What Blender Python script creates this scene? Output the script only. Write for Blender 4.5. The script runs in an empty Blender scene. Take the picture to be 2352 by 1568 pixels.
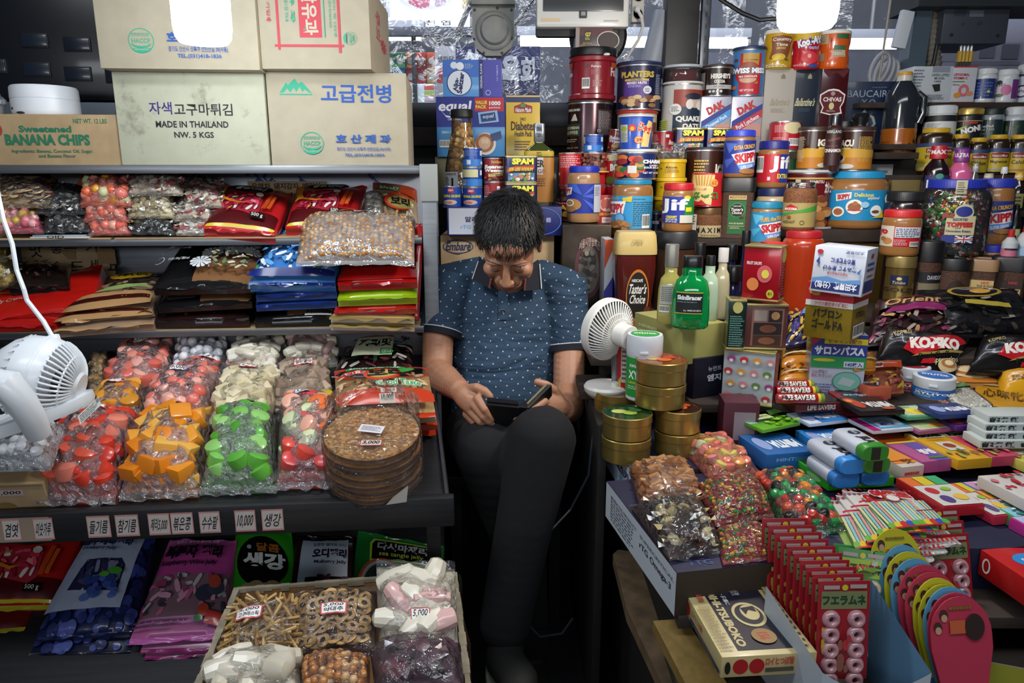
import bpy,bmesh,math,random
from mathutils import Vector,Matrix,noise
from mathutils.geometry import tessellate_polygon
S=bpy.context.scene
COL=S.collection
R=random.Random(11)
V=Vector
PI=math.pi
# ---------------------------------------------------------------- camera
F,PIT,H=1650.0,math.radians(13),1.30
cd=bpy.data.cameras.new('camera');cd.sensor_width=36;cd.lens=F/2352*36;cd.clip_start=.02
cam=bpy.data.objects.new('camera',cd);COL.objects.link(cam)
cam.location=(0,0,H);cam.rotation_euler=(PI/2-PIT,0,0);S.camera=cam
# ---------------------------------------------------------------- world, exposure, market ceiling lights, added low fill
S.view_settings.view_transform='Standard';S.view_settings.look='None'
S.view_settings.gamma=1;S.view_settings.use_curve_mapping=False
S.view_settings.exposure=0.0
w=bpy.data.worlds.new('world');S.world=w;w.use_nodes=True
w.node_tree.nodes['Background'].inputs[0].default_value=(.55,.7,1,1)
w.node_tree.nodes['Background'].inputs[1].default_value=.045
def area(name,loc,rot,sx,sy,power,col):
    l=bpy.data.lights.new(name,'AREA');l.shape='RECTANGLE';l.size=sx;l.size_y=sy;l.energy=power;l.color=col
    o=bpy.data.objects.new(name,l);COL.objects.link(o);o.location=loc;o.rotation_euler=rot
    return o
def point(name,loc,power,col,r):
    l=bpy.data.lights.new(name,'POINT');l.energy=power;l.color=col;l.shadow_soft_size=r
    o=bpy.data.objects.new(name,l);COL.objects.link(o);o.location=loc
    return o
area('aisle_ceiling_light',(0,.35,2.45),(math.radians(24),0,0),3.2,.35,30,(.9,.95,1))
area('low_fill_light',(-.3,-.9,1.5),(math.radians(88),0,0),3.0,.2,16,(.9,.95,1))  # added fill behind the camera, low enough to brighten the shelf back
area('market_hall_light',(.3,3.15,2.95),(math.radians(48),0,0),5,.5,150,(.82,.88,1))

BULB_W=(26,24)
# ---------------------------------------------------------------- pixels to points
def ray(u,v):
    a,b=(u-1176)/F,(784-v)/F
    return V((a,math.cos(PIT)+b*math.sin(PIT),-math.sin(PIT)+b*math.cos(PIT)))
def at(u,v,Y):
    d=ray(u,v);return V((0,0,H)) +d*(Y/d.y)
def atz(u,v,z):
    d=ray(u,v);return V((0,0,H)) +d*((z-H)/d.z)
def onp(z0,y0,s):                      # a plane through (y0, z0) rising s per metre
    def f(u,v):
        d=ray(u,v);return V((0,0,H)) +d*((z0-s*y0-H)/(d.z-s*d.y))
    return f
# ---------------------------------------------------------------- materials
_m={}
def lin(h):
    h=h.lstrip('#')
    if len(h)==3:h=''.join(c*2 for c in h)
    o=[]
    for i in (0,2,4):
        c=int(h[i:i+2],16)/255
        o.append(c/12.92 if c <=.04045 else ((c+.055)/1.055)**2.4)
    return (*o,1)
def base(name):
    m=bpy.data.materials.new(name);m.use_nodes=True
    return m,m.node_tree,m.node_tree.nodes['Principled BSDF']
def node(nt,t,**kw):
    n=nt.nodes.new(t)
    for k,v in kw.items():
        if hasattr(n,k):setattr(n,k,v)
        else:n.inputs[k.replace('_',' ')].default_value=v
    return n
def M(col,rough=.5,metal=0.,coat=0.,emit=0.,sss=0.,var=0.,bump=0.,bscale=60.,trans=0.):
    """a plain coloured material; var mottles the colour, bump roughens the surface"""
    if not isinstance(col,str):return col
    k=(col,rough,metal,coat,emit,sss,var,bump,bscale,trans)
    if k in _m:return _m[k]
    m,nt,b=base('m_'+col.lstrip('#'))
    c=lin(col)
    b.inputs['Base Color'].default_value=c;b.inputs['Roughness'].default_value=rough;b.inputs['Metallic'].default_value=metal
    b.inputs['Coat Weight'].default_value=coat;b.inputs['Coat Roughness'].default_value=.08
    if trans:b.inputs['Transmission Weight'].default_value=trans
    if emit:b.inputs['Emission Color'].default_value=c;b.inputs['Emission Strength'].default_value=emit
    if sss:b.inputs['Subsurface Weight'].default_value=sss;b.inputs['Subsurface Radius'].default_value=(.02,.01,.006);b.inputs['Subsurface Scale'].default_value=.4
    if var or bump:
        tc=node(nt,'ShaderNodeTexCoord');n=node(nt,'ShaderNodeTexNoise');n.inputs['Scale'].default_value=bscale;n.inputs['Detail'].default_value=5
        nt.links.new(tc.outputs['Object'],n.inputs['Vector'])
        if var:
            r=node(nt,'ShaderNodeMapRange');r.inputs[1].default_value=.3;r.inputs[2].default_value=.7;r.inputs[3].default_value=1-var;r.inputs[4].default_value=1+var
            x=node(nt,'ShaderNodeMix');x.data_type='RGBA';x.blend_type='MULTIPLY';x.inputs[0].default_value=1;x.inputs[6].default_value=c
            nt.links.new(n.outputs[0],r.inputs[0]);nt.links.new(r.outputs[0],x.inputs[7]);nt.links.new(x.outputs[2],b.inputs['Base Color'])
        if bump:
            q=node(nt,'ShaderNodeBump');q.inputs['Strength'].default_value=bump;q.inputs['Distance'].default_value=.003
            nt.links.new(n.outputs[0],q.inputs['Height']);nt.links.new(q.outputs[0],b.inputs['Normal'])
    _m[k]=m
    return m
def film_mat(name,tint='#ffffff',clear=.82,haze=.1,scale=28.,bump=.9,edge=.5,rough=.07):
    """wrinkled clear cellophane: mostly see-through, sharp glints on the creases"""
    if name in _m:return _m[name]
    m=bpy.data.materials.new(name);m.use_nodes=True;nt=m.node_tree;nt.nodes.clear()
    out=node(nt,'ShaderNodeOutputMaterial')
    tr=node(nt,'ShaderNodeBsdfTransparent');tr.inputs[0].default_value=lin(tint)
    df=node(nt,'ShaderNodeBsdfDiffuse');df.inputs[0].default_value=(.85,.87,.9,1)
    gl=node(nt,'ShaderNodeBsdfGlossy');gl.inputs['Roughness'].default_value=rough
    tc=node(nt,'ShaderNodeTexCoord')
    n=node(nt,'ShaderNodeTexNoise');n.inputs['Scale'].default_value=scale;n.inputs['Detail'].default_value=3;n.inputs['Distortion'].default_value=1.6
    nt.links.new(tc.outputs['Object'],n.inputs['Vector'])
    v=node(nt,'ShaderNodeTexVoronoi');v.feature='DISTANCE_TO_EDGE';v.inputs['Scale'].default_value=scale*1.1
    nt.links.new(n.outputs['Color'],v.inputs['Vector']) if False else nt.links.new(tc.outputs['Object'],v.inputs['Vector'])
    ad=node(nt,'ShaderNodeMath',operation='ADD');nt.links.new(n.outputs[0],ad.inputs[0]);nt.links.new(v.outputs[0],ad.inputs[1])
    b=node(nt,'ShaderNodeBump');b.inputs['Strength'].default_value=bump;b.inputs['Distance'].default_value=.02
    nt.links.new(ad.outputs[0],b.inputs['Height'])
    for s in (df,gl):nt.links.new(b.outputs[0],s.inputs['Normal'])
    lw=node(nt,'ShaderNodeFresnel');lw.inputs[0].default_value=1.5;nt.links.new(b.outputs[0],lw.inputs['Normal'])
    m1=node(nt,'ShaderNodeMixShader');m1.inputs[0].default_value=haze;nt.links.new(tr.outputs[0],m1.inputs[1]);nt.links.new(df.outputs[0],m1.inputs[2])
    mr=node(nt,'ShaderNodeMath',operation='MULTIPLY_ADD');mr.inputs[1].default_value=edge*1.6;mr.inputs[2].default_value=1-clear-.1;mr.use_clamp=True
    nt.links.new(lw.outputs[0],mr.inputs[0])
    m2=node(nt,'ShaderNodeMixShader');nt.links.new(mr.outputs[0],m2.inputs[0]);nt.links.new(m1.outputs[0],m2.inputs[1]);nt.links.new(gl.outputs[0],m2.inputs[2])
    nt.links.new(m2.outputs[0],out.inputs[0])
    _m[name]=m
    return m
FILM=film_mat('cellophane',clear=.8,haze=.14,scale=34,edge=.7)
FILMC=film_mat('clear_cellophane',clear=.86,haze=.03,bump=.7)
CLEAR=film_mat('clear_plastic',clear=.86,haze=.02,scale=3,bump=.05,edge=.7)
PET=film_mat('pet_jar',clear=.88,haze=.02,scale=8,bump=.15,edge=.8,rough=.04)
def steel(name,col,rough=.32,dark=.25,sc=(3,60,60)):
    if name in _m:return _m[name]
    m,nt,b=base(name)
    tc=node(nt,'ShaderNodeTexCoord');mp=node(nt,'ShaderNodeMapping');mp.inputs['Scale'].default_value=sc
    n=node(nt,'ShaderNodeTexNoise');n.inputs['Scale'].default_value=1.5;n.inputs['Detail'].default_value=6
    nt.links.new(tc.outputs['Object'],mp.inputs[0]);nt.links.new(mp.outputs[0],n.inputs[0])
    r=node(nt,'ShaderNodeMapRange');r.inputs[1].default_value=.3;r.inputs[2].default_value=.7;r.inputs[3].default_value=1-dark;r.inputs[4].default_value=1
    x=node(nt,'ShaderNodeMix');x.data_type='RGBA';x.blend_type='MULTIPLY';x.inputs[0].default_value=1;x.inputs[6].default_value=lin(col)
    nt.links.new(n.outputs[0],r.inputs[0]);nt.links.new(r.outputs[0],x.inputs[7]);nt.links.new(x.outputs[2],b.inputs['Base Color'])
    b.inputs['Metallic'].default_value=.85;b.inputs['Roughness'].default_value=rough
    _m[name]=m
    return m
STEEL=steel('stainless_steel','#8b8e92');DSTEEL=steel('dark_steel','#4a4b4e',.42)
RIM=M('#b9babb',.28,.9);GOLD=M('#b39a55',.3,.85);GOLDRIM=M('#c9b878',.3,.8)
def board_mat(name,col,var=.12,dirt=None,dirt_amt=.0):
    """corrugated board with a mottled face and, if asked, blotches of dirt"""
    if name in _m:return _m[name]
    m=M(col,.8,var=var,bump=.15,bscale=24).copy();m.name=name;nt=m.node_tree;b=nt.nodes['Principled BSDF']
    if dirt:
        tc=node(nt,'ShaderNodeTexCoord');n=node(nt,'ShaderNodeTexNoise');n.inputs['Scale'].default_value=9;n.inputs['Detail'].default_value=8;n.inputs['Roughness'].default_value=.75
        nt.links.new(tc.outputs['Object'],n.inputs['Vector'])
        r=node(nt,'ShaderNodeMapRange');r.inputs[1].default_value=.56;r.inputs[2].default_value=.72;r.inputs[3].default_value=0;r.inputs[4].default_value=dirt_amt
        x=node(nt,'ShaderNodeMix');x.data_type='RGBA';x.inputs[7].default_value=lin(dirt)
        old=b.inputs['Base Color'].links[0].from_socket
        nt.links.new(n.outputs[0],r.inputs[0]);nt.links.new(r.outputs[0],x.inputs[0]);nt.links.new(old,x.inputs[6]);nt.links.new(x.outputs[2],b.inputs['Base Color'])
    _m[name]=m
    return m
CARD=board_mat('brown_cardboard','#a48a66');CARDL=board_mat('grey_cardboard','#a79c86',.05);CARDW=board_mat('worn_cardboard','#adac96',.05,'#5f5540',.75)
DWOOD=board_mat('dark_wood','#2b2019',.3);WOOD=board_mat('old_wood','#5d4a33',.4,'#2a2018',.8)
BLACK=M('#0b0b0d',.5);NAVYCARD=M('#0d1430',.6)
# ---------------------------------------------------------------- mesh collecting
class MB:
    def __init__(s):s.v,s.f,s.mi,s.mats=[],[],[],[]
    def slot(s,m):
        m=M(m)
        if m not in s.mats:s.mats.append(m)
        return s.mats.index(m)
    def add(s,vs,fs,m,X=None):
        o=len(s.v);i=s.slot(m)
        s.v+=[tuple(X @ V(p)) for p in vs] if X else [tuple(p) for p in vs]
        s.f+=[tuple(o+k for k in f) for f in fs];s.mi+=[i]*len(fs)
        return s
    def box(s,a,b,m,bev=0.,X=None):
        x0,y0,z0=a;x1,y1,z1=b
        if not bev:
            vs=[(x,y,z) for z in (z0,z1) for y in (y0,y1) for x in (x0,x1)]
            return s.add(vs,[(0,2,3,1),(4,5,7,6),(0,1,5,4),(2,6,7,3),(0,4,6,2),(1,3,7,5)],m,X)
        bm=bmesh.new();bmesh.ops.create_cube(bm,size=1)
        for q in bm.verts:q.co=V(((x0+x1)/2+q.co.x*(x1-x0),(y0+y1)/2+q.co.y*(y1-y0),(z0+z1)/2+q.co.z*(z1-z0)))
        bmesh.ops.bevel(bm,geom=bm.edges[:],offset=bev,segments=2,profile=.6,affect='EDGES')
        s.bm(bm,m,X);return s
    def bm(s,bm,m,X=None):
        bm.verts.index_update()
        s.add([q.co.copy() for q in bm.verts],[[q.index for q in f.verts] for f in bm.faces],m,X);bm.free()
    def lathe(s,prof,m,n=28,X=None,sq=0.):
        """profile of (radius, z[, material]); sq squares off the cross-section"""
        vs,o=[],len(s.v)
        for p in prof:
            for k in range(n):
                a=2*PI*(k+.5)/n;c,d=math.cos(a),math.sin(a)
                g=1.
                if sq:e=2+sq*6;g=(abs(c)**e+abs(d)**e)**(-1/e)
                vs.append((p[0]*c*g,p[0]*d*g,p[1]))
        s.v+=[tuple(X @ V(p)) for p in vs] if X else vs
        for i in range(len(prof)-1):
            mm=s.slot(prof[i+1][2] if len(prof[i+1])>2 else m)
            for k in range(n):
                s.f.append((o+i*n+k,o+i*n+(k+1) % n,o+(i+1)*n+(k+1) % n,o+(i+1)*n+k));s.mi.append(mm)
        for i,rev in ((0,True),(len(prof)-1,False)):
            if prof[i][0]>1e-4:
                f=[o+i*n+k for k in range(n)]
                s.f.append(tuple(f[::-1] if rev else f));s.mi.append(s.slot(prof[i][2] if len(prof[i])>2 else m))
        return s
    def tube(s,path,r,m,n=8,X=None,caps=True):
        path=[V(p) for p in path];vs,o=[],len(s.v);up=V((0,0,1));L=len(path)
        for i,p in enumerate(path):
            t=(path[min(i+1,L-1)]-path[max(i-1,0)]).normalized()
            if abs(t.dot(up))>.95:up=V((1,0,0)) if abs(t.x)<.8 else V((0,1,0))
            a=t.cross(up).normalized();b=a.cross(t);up=b
            rr=r[i] if isinstance(r,(list,tuple)) else r
            vs+=[p+(a*math.cos(2*PI*k/n)+b*math.sin(2*PI*k/n))*rr for k in range(n)]
        fs=[(i*n+k,i*n+(k+1) % n,(i+1)*n+(k+1) % n,(i+1)*n+k) for i in range(L-1) for k in range(n)]
        if caps:fs+=[tuple(range(n))[::-1],tuple((L-1)*n+k for k in range(n))]
        return s.add(vs,fs,m,X)
    def ball(s,c,r,m,n=10,X=None):
        """an ellipsoid; r is a number or three radii"""
        if not isinstance(r,(list,tuple,Vector)):r=(r,r,r)
        k=max(4,n//2);vs=[(0,0,-1)]
        for i in range(1,k):
            a=-PI/2+PI*i/k
            vs+=[(math.cos(a)*math.cos(2*PI*j/n),math.cos(a)*math.sin(2*PI*j/n),math.sin(a)) for j in range(n)]
        vs.append((0,0,1));T=len(vs)-1
        fs=[(0,1+(j+1) % n,1+j) for j in range(n)]
        fs+=[(1+i*n+j,1+i*n+(j+1) % n,1+(i+1)*n+(j+1) % n,1+(i+1)*n+j) for i in range(k-2) for j in range(n)]
        fs+=[(T,1+(k-2)*n+j,1+(k-2)*n+(j+1) % n) for j in range(n)]
        Q=Matrix.Translation(V(c)) if X is None else X @ Matrix.Translation(V(c))
        return s.add([V((p[0]*r[0],p[1]*r[1],p[2]*r[2])) for p in vs],fs,m,Q)
    def build(s,name,parent=None,smooth=35):
        me=bpy.data.meshes.new(name);me.from_pydata(s.v,[],s.f)
        for m in s.mats:me.materials.append(m)
        me.polygons.foreach_set('material_index',s.mi)
        if smooth:
            me.shade_smooth();me.set_sharp_from_angle(angle=math.radians(smooth))
        me.update()
        o=bpy.data.objects.new(name,me);COL.objects.link(o)
        if parent:o.parent=parent
        return o
def tag(o,label,cat,group=None,kind=None):
    o['label']=label;o['category']=cat
    if group:o['group']=group
    if kind:o['kind']=kind
    return o
def thing(name,label,cat,loc=(0,0,0),rz=0.,group=None,rot=None):
    o=bpy.data.objects.new(name,None);COL.objects.link(o);o.empty_display_size=.02
    o.location=loc;o.rotation_euler=rot if rot else (0,0,rz)
    return tag(o,label,cat,group)
def struct(name,mb,smooth=35):
    o=mb.build(name,None,smooth);o['kind']='structure';return o
# ---------------------------------------------------------------- printing on surfaces
_tx={}
def text_mesh(s,bold):
    k=(s,bold)
    if k in _tx:return _tx[k]
    c=bpy.data.curves.new('t','FONT');c.body=s;c.resolution_u=2;c.offset=bold
    o=bpy.data.objects.new('t',c);COL.objects.link(o)
    dg=bpy.context.evaluated_depsgraph_get();me=o.evaluated_get(dg).to_mesh()
    vs=[tuple(q.co) for q in me.vertices];fs=[tuple(p.vertices) for p in me.polygons]
    bpy.data.objects.remove(o);bpy.data.curves.remove(c)
    if not vs:vs,fs=[(0,0,0),(1,0,0),(1,1,0)],[]
    xs=[q[0] for q in vs];ys=[q[1] for q in vs]
    x0,y0=min(xs),min(ys);w,h=max(max(xs)-x0,1e-5),max(max(ys)-y0,1e-5)
    _tx[k]=([((q[0]-x0)/w,(q[1]-y0)/h) for q in vs],fs)
    return _tx[k]
def refine(pts,fs,W,d):
    # split faces wider than d so that ink follows a curved surface
    pts=list(pts);tri=[(f[0],f[i],f[i+1]) for f in fs for i in range(1,len(f)-1)]
    for _ in range(3):
        out=[]
        for a,b,c in tri:
            xs=[pts[k][0]*W for k in (a,b,c)]
            if max(xs)-min(xs)<d:out.append((a,b,c));continue
            q=len(pts)
            for i,j in ((a,b),(b,c),(c,a)):pts.append(((pts[i][0]+pts[j][0])/2,(pts[i][1]+pts[j][1])/2))
            out+=[(a,q,q+2),(q,b,q+1),(q+2,q+1,c),(q,q+1,q+2)]
        tri=out
    return pts,tri
class Flat:
    curved=False
    def __init__(s,o,ex,ey):s.o,s.ex,s.ey=V(o),V(ex),V(ey);s.n=s.ex.cross(s.ey).normalized();s.w,s.h=s.ex.length,s.ey.length
    def __call__(s,x,y,d):return s.o+s.ex*x+s.ey*y+s.n*d
class Cyl:
    """the side of a round body facing -Y; span in degrees"""
    curved=True
    def __init__(s,r,z0,z1,span=165,r1=None,turn=0):s.r,s.z0,s.z1,s.a,s.r1,s.t=r,z0,z1,math.radians(span),r1 or r,math.radians(turn);s.w,s.h=r*s.a,z1-z0
    def __call__(s,x,y,d):
        a=-PI/2+(x-.5)*s.a+s.t;r=s.r+(s.r1-s.r)*y+d
        return V((r*math.cos(a),r*math.sin(a),s.z0+(s.z1-s.z0)*y))
class Fn:
    curved=True
    def __init__(s,f,w,h):s.f,s.w,s.h=f,w,h
    def __call__(s,x,y,d):return s.f(x,y,d)
PSTEP=.00035
def prints(mb,sf,ops,d0=.0004,rough=.5,coat=0.):
    """lay flat ink shapes on a surface: r rect, e ellipse, p polygon, t text, l lines of small print"""
    d=d0
    for op in ops:
        d+=PSTEP;k=op[0]
        col=lambda c:M(c,rough,coat=coat) if isinstance(c,str) else c
        if k=='r':
            _,x0,y0,x1,y1,c=op[:6]
            nx=max(1,int(abs(x1-x0)*24)) if sf.curved else 1;ny=max(1,int(abs(y1-y0)*10)) if sf.curved else 1
            vs=[sf(x0+(x1-x0)*i/nx,y0+(y1-y0)*j/ny,d) for j in range(ny+1) for i in range(nx+1)]
            mb.add(vs,[(j*(nx+1)+i,j*(nx+1)+i+1,(j+1)*(nx+1)+i+1,(j+1)*(nx+1)+i) for j in range(ny) for i in range(nx)],col(c))
        elif k=='e':
            _,cx,cy,rx,ry,c=op[:6];n,m=26,max(3,int(max(rx,ry)*22)) if sf.curved else 1
            vs=[sf(cx,cy,d)]+[sf(cx+rx*q/m*math.cos(2*PI*i/n),cy+ry*q/m*math.sin(2*PI*i/n),d) for q in range(1,m+1) for i in range(n)]
            fs=[(0,1+i,1+(i+1) % n) for i in range(n)]+[(1+q*n+i,1+(q+1)*n+i,1+(q+1)*n+(i+1) % n,1+q*n+(i+1) % n) for q in range(m-1) for i in range(n)]
            mb.add(vs,fs,col(c))
        elif k=='o':
            _,cx,cy,rx,ry,t,c=op[:7];n=32
            vs=[sf(cx+(rx-t*q*(rx/ry if sf.w<1e9 else 1)*0-t*q)*math.cos(2*PI*i/n),cy+(ry-t*q*sf.w/sf.h)*math.sin(2*PI*i/n),d) for q in (0,1) for i in range(n)]
            mb.add(vs,[(i,(i+1) % n,n+(i+1) % n,n+i) for i in range(n)],col(c))
        elif k=='p':
            pts=[V((*q,0)) for q in op[1]]
            tri=[tuple(t) for t in tessellate_polygon([pts])];pts=[tuple(q)[:2] for q in pts]
            if sf.curved:
                e_=max(max(p[0] for p in op[1])-min(p[0] for p in op[1]),max(p[1] for p in op[1])-min(p[1] for p in op[1]))
                for _ in range(1 if e_<.12 else 2 if e_<.25 else 3 if e_<.5 else 4):
                    nt=[]
                    for a,b,c in tri:
                        q=len(pts)
                        for i,j in ((a,b),(b,c),(c,a)):pts.append(((pts[i][0]+pts[j][0])/2,(pts[i][1]+pts[j][1])/2))
                        nt+=[(a,q,q+2),(q,b,q+1),(q+2,q+1,c),(q,q+1,q+2)]
                    tri=nt
            out=[]
            for a,b,c in tri:
                A,B,C=pts[a],pts[b],pts[c]
                out.append((a,b,c) if (B[0]-A[0])*(C[1]-A[1])-(B[1]-A[1])*(C[0]-A[0])>0 else (a,c,b))
            mb.add([sf(x,y,d) for x,y in pts],out,col(op[2]))
        elif k=='t':
            _,x0,y0,x1,y1,s,c=op[:7];o=op[7] if len(op)>7 else {}
            pts,fs=text_mesh(s,o.get('b',.012));sh=o.get('i',0);rot=o.get('r',0)
            cx,cy,W,Hh=(x0+x1)/2*sf.w,(y0+y1)/2*sf.h,(x1-x0)*sf.w,(y1-y0)*sf.h
            if 45<rot % 180<135:W,Hh=Hh,W
            if sf.curved:pts,fs=refine(pts,fs,W/sf.w,.035)
            ca,sa=math.cos(math.radians(rot)),math.sin(math.radians(rot));vs=[];arc=o.get('arc',0)
            for px,py in pts:
                x,y=(px-.5)*W+sh*(py-.5)*Hh,(py-.5)*Hh
                if arc:y+=arc*Hh*(1-(2*px-1)**2)
                vs.append(sf((cx+x*ca-y*sa)/sf.w,(cy+x*sa+y*ca)/sf.h,d))
            if 'out' in o:
                p2,f2=text_mesh(s,o.get('b',.012)+o.get('ow',.06));v2=[]
                if sf.curved:p2,f2=refine(p2,f2,W/sf.w,.035)
                g=1+o.get('ow',.06)*1.4
                for px,py in p2:
                    x,y=(px-.5)*W*(1+(g-1)*Hh/W)+sh*(py-.5)*Hh,(py-.5)*Hh*g
                    if arc:y+=arc*Hh*(1-(2*px-1)**2)
                    v2.append(sf((cx+x*ca-y*sa)/sf.w,(cy+x*sa+y*ca)/sf.h,d-PSTEP*.6))
                mb.add(v2,f2,col(o['out']))
            mb.add(vs,fs,col(c))
        elif k=='l':
            _,x0,y0,x1,y1,n,c=op[:7];rr=random.Random(int(x0*997+y1*313+n));hh=(y1-y0)/n
            for i in range(n):
                y=y1-hh*(i+.8);x=x0;end=x0+(x1-x0)*rr.uniform(.72,1)
                while x<end:
                    e=min(end,x+rr.uniform(.03,.14)*(x1-x0)+.01);mb.add([sf(x,y,d),sf(e,y,d),sf(e,y+hh*.5,d),sf(x,y+hh*.5,d)],[(0,1,2,3)],col(c));x=e+.02*(x1-x0)+.004
        elif k=='bar':
            _,x0,y0,x1,y1=op[:5];rr=random.Random(5)
            prints(mb,sf,[('r',x0,y0,x1,y1,'#e8e8e4')],d-PSTEP,rough);x=x0+.06*(x1-x0)
            while x<x1-.08*(x1-x0):
                q=rr.choice((.03,.05,.02))*(x1-x0);mb.add([sf(x,y0+(y1-y0)*.18,d+PSTEP),sf(x+q,y0+(y1-y0)*.18,d+PSTEP),sf(x+q,y0+(y1-y0)*.92,d+PSTEP),sf(x,y0+(y1-y0)*.92,d+PSTEP)],[(0,1,2,3)],col('#111'));x+=q*1.9
            d+=PSTEP

# ---------------------------------------------------------------- packages
def standing(b,Y):
    u0,u1,v0,v1=b;vm=(v0+v1)/2
    r=(at(u1,vm,Y)-at(u0,vm,Y)).x/2
    r=(at(u1,vm,Y+r)-at(u0,vm,Y+r)).x/2
    return (at((u0+u1)/2,vm,Y+r)).x,r,at((u0+u1)/2,v0,Y).z,at((u0+u1)/2,v1,Y).z
def can(name,label,cat,b,Y,body,ops=(),lid=None,lidv=None,rim=True,group=None,zb=None,span=165,rough=.32,metal=0.,taper=1.,sq=0.,rimm=None,up=False,top=None,tilt=0):
    x,r,zt,z0=standing(b,Y)
    if zb is not None:z0=zb
    h=zt-z0;t=thing(name,label,cat,(x,Y+r,z0),-math.atan2(x,Y),group)
    if tilt:t.rotation_euler.y=tilt;t.location.x -=math.sin(tilt)*h/2;
    rm=rimm or RIM;bm=M(body,rough,metal,coat=.3);mb=MB();hb=h
    if lid:hb=h-(at(b[0],b[2],Y).z-at(b[0],lidv,Y).z)
    rt,rb=r,r*taper;k=min(.0035,r*.06)
    if rim:
        mb.lathe([(rb*.9,.002,rm),(rb*.97,0,rm),(rb,k*.5,rm),(rb,k*1.3,rm),(rb-k*.6,k*1.6,rm),(rb-k*.6,k*1.61,bm),(rt-k*.6,hb-k*1.6,bm),(rt-k*.6,hb-k*1.59,rm),(rt,hb-k*1.3,rm),(rt,hb-k*.2,rm),(rt-k*.5,hb,rm),(rt-k*1.3,hb-k*.2,rm),(rt-k*1.5,hb-k*1.4,top or rm),(0.0001,hb-k*1.4,top or rm)],bm,36,sq=sq)
    else:
        mb.lathe([(rb*.94,0),(rb*.99,.001),(rb-k*.4,k),(rt-k*.4,hb-.001),(rt*.95,hb)],bm,36,sq=sq)
    if ops:
        sf=Cyl(rb-k*.5,k*2,hb-k*2,span,rt-k*.5)
        if sq:sf=Flat((-rb*.83,-rb*.985,k*2),(rb*1.66,0,0),(0,0,hb-k*4))
        prints(mb,sf,[o for o in ops],.0003)
    mb.build('body',t)
    if lid:
        m2=MB();lm=M(lid,.45);q=min(.004,(h-hb)*.3)
        m2.lathe([(r*.98,hb-.0005),(r*1.03,hb),(r*1.03,h-q),(r*.99,h),(r*.93,h),(r*.92,h-q*.7),(.0001,h-q*.7)],lm,40,sq=sq);m2.build('lid',t)
    return t
def jar(name,label,cat,b,Y,fill,lidc,vl,lab=None,labc='#fff',ops=(),rl=.9,sq=0.,group=None,zb=None,span=170,neck=.0,clear=None,lr=.45,shoulder=.16,coat=.6):
    """lab: top and bottom pixel rows of the label; neck: height of a bare neck under the lid as a share of the body"""
    x,r,zt,z0=standing(b,Y)
    if zb is not None:z0=zb
    zz=lambda v:at(b[0],v,Y).z-z0
    h,hl=zt-z0,zz(vl);t=thing(name,label,cat,(x,Y+r,z0),-math.atan2(x,Y),group)
    fm=M(fill,.3,coat=coat,var=.04,bscale=30) if isinstance(fill,str) else fill
    mb=MB();rn=r*rl*.93;hs=hl*(1-shoulder-neck)
    pr=[(r*.8,0),(r*.93,hl*.015),(r*.985,hl*.05),(r,hl*.1),(r,hs)]
    for k in range(1,7):
        a=PI/2*k/6;pr.append((rn+(r-rn)*math.cos(a),hs+hl*shoulder*math.sin(a)))
    pr+=[(rn,hl),(rn*.9,hl)]
    mb.lathe(pr,clear or fm,40,sq=sq);mb.build('glass' if clear else 'body',t)
    if lab:
        m1=MB();za,zb_=zz(lab[1]),zz(lab[0]);lm=M(labc,.4,coat=.2)
        if sq:
            m1.box((-r*.86,-r*1.005,za),(r*.86,-r*.9,zb_),lm);sf=Flat((-r*.86,-r*1.006,za),(r*1.72,0,0),(0,0,zb_-za))
        else:
            m1.lathe([(r*1.002,za),(r*1.008,za),(r*1.008,zb_),(r*1.002,zb_)],lm,44);sf=Cyl(r*1.008,za,zb_,span)
        prints(m1,sf,ops,.0003);m1.build('label',t)
    m2=MB();q=min(.004,(h-hl)*.25);R_=r*rl;lm=M(lidc,lr)
    m2.lathe([(R_*.96,hl-.001),(R_,hl+.0005),(R_,h-q),(R_-q*.4,h-q*.3),(R_-q*1.2,h),(.0001,h)],lm,44,sq=sq*.7)
    if h-hl>.008 and not sq:
        for k in range(60):
            a=2*PI*k/60;m2.box((R_*.997,-.0006,hl+.002),(R_+.0007,.0006,h-q-.001),lm,X=Matrix.Rotation(a,4,'Z'))
    m2.build('lid',t)
    return t
def vessel(name,label,cat,b,Y,prof,parts,group=None,zb=None,sq=0.,n=32,depth=None):
    """a bottle: parts is a list of (part name, material, profile, prints) with the profile in widths of r and heights of h"""
    x,r,zt,z0=standing(b,Y)
    if zb is not None:z0=zb
    h=zt-z0;t=thing(name,label,cat,(x,Y+r*(depth or 1),z0),-math.atan2(x,Y),group);X=Matrix.Diagonal((1,depth or 1,1,1))
    for nm,m,pr,ops in parts:
        mb=MB();mm=M(m) if isinstance(m,str) else m
        mb.lathe([(max(p[0]*r,.0001),p[1]*h,*p[2:]) for p in pr],mm,n,X=X,sq=sq)
        if ops:
            rr,za,zc,span,li=ops
            sf=Cyl(rr*r*1.01,za*h,zc*h,span)
            if depth:
                g=sf;sf=Fn(lambda x,y,d,g=g:V((g(x,y,d).x,g(x,y,d).y*depth-d*.3,g(x,y,d).z)),g.w,g.h)
            prints(mb,sf,li,.0004)
        mb.build(nm,t)
    return t
FACES={'front':lambda w,d,h:Flat((-w/2,-d/2,0),(w,0,0),(0,0,h)),'top':lambda w,d,h:Flat((-w/2,-d/2,h),(w,0,0),(0,d,0)),
         'left':lambda w,d,h:Flat((-w/2,d/2,0),(0,-d,0),(0,0,h)),'right':lambda w,d,h:Flat((w/2,-d/2,0),(0,d,0),(0,0,h)),
         'bottom':lambda w,d,h:Flat((-w/2,d/2,0),(w,0,0),(0,-d,0))}
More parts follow.
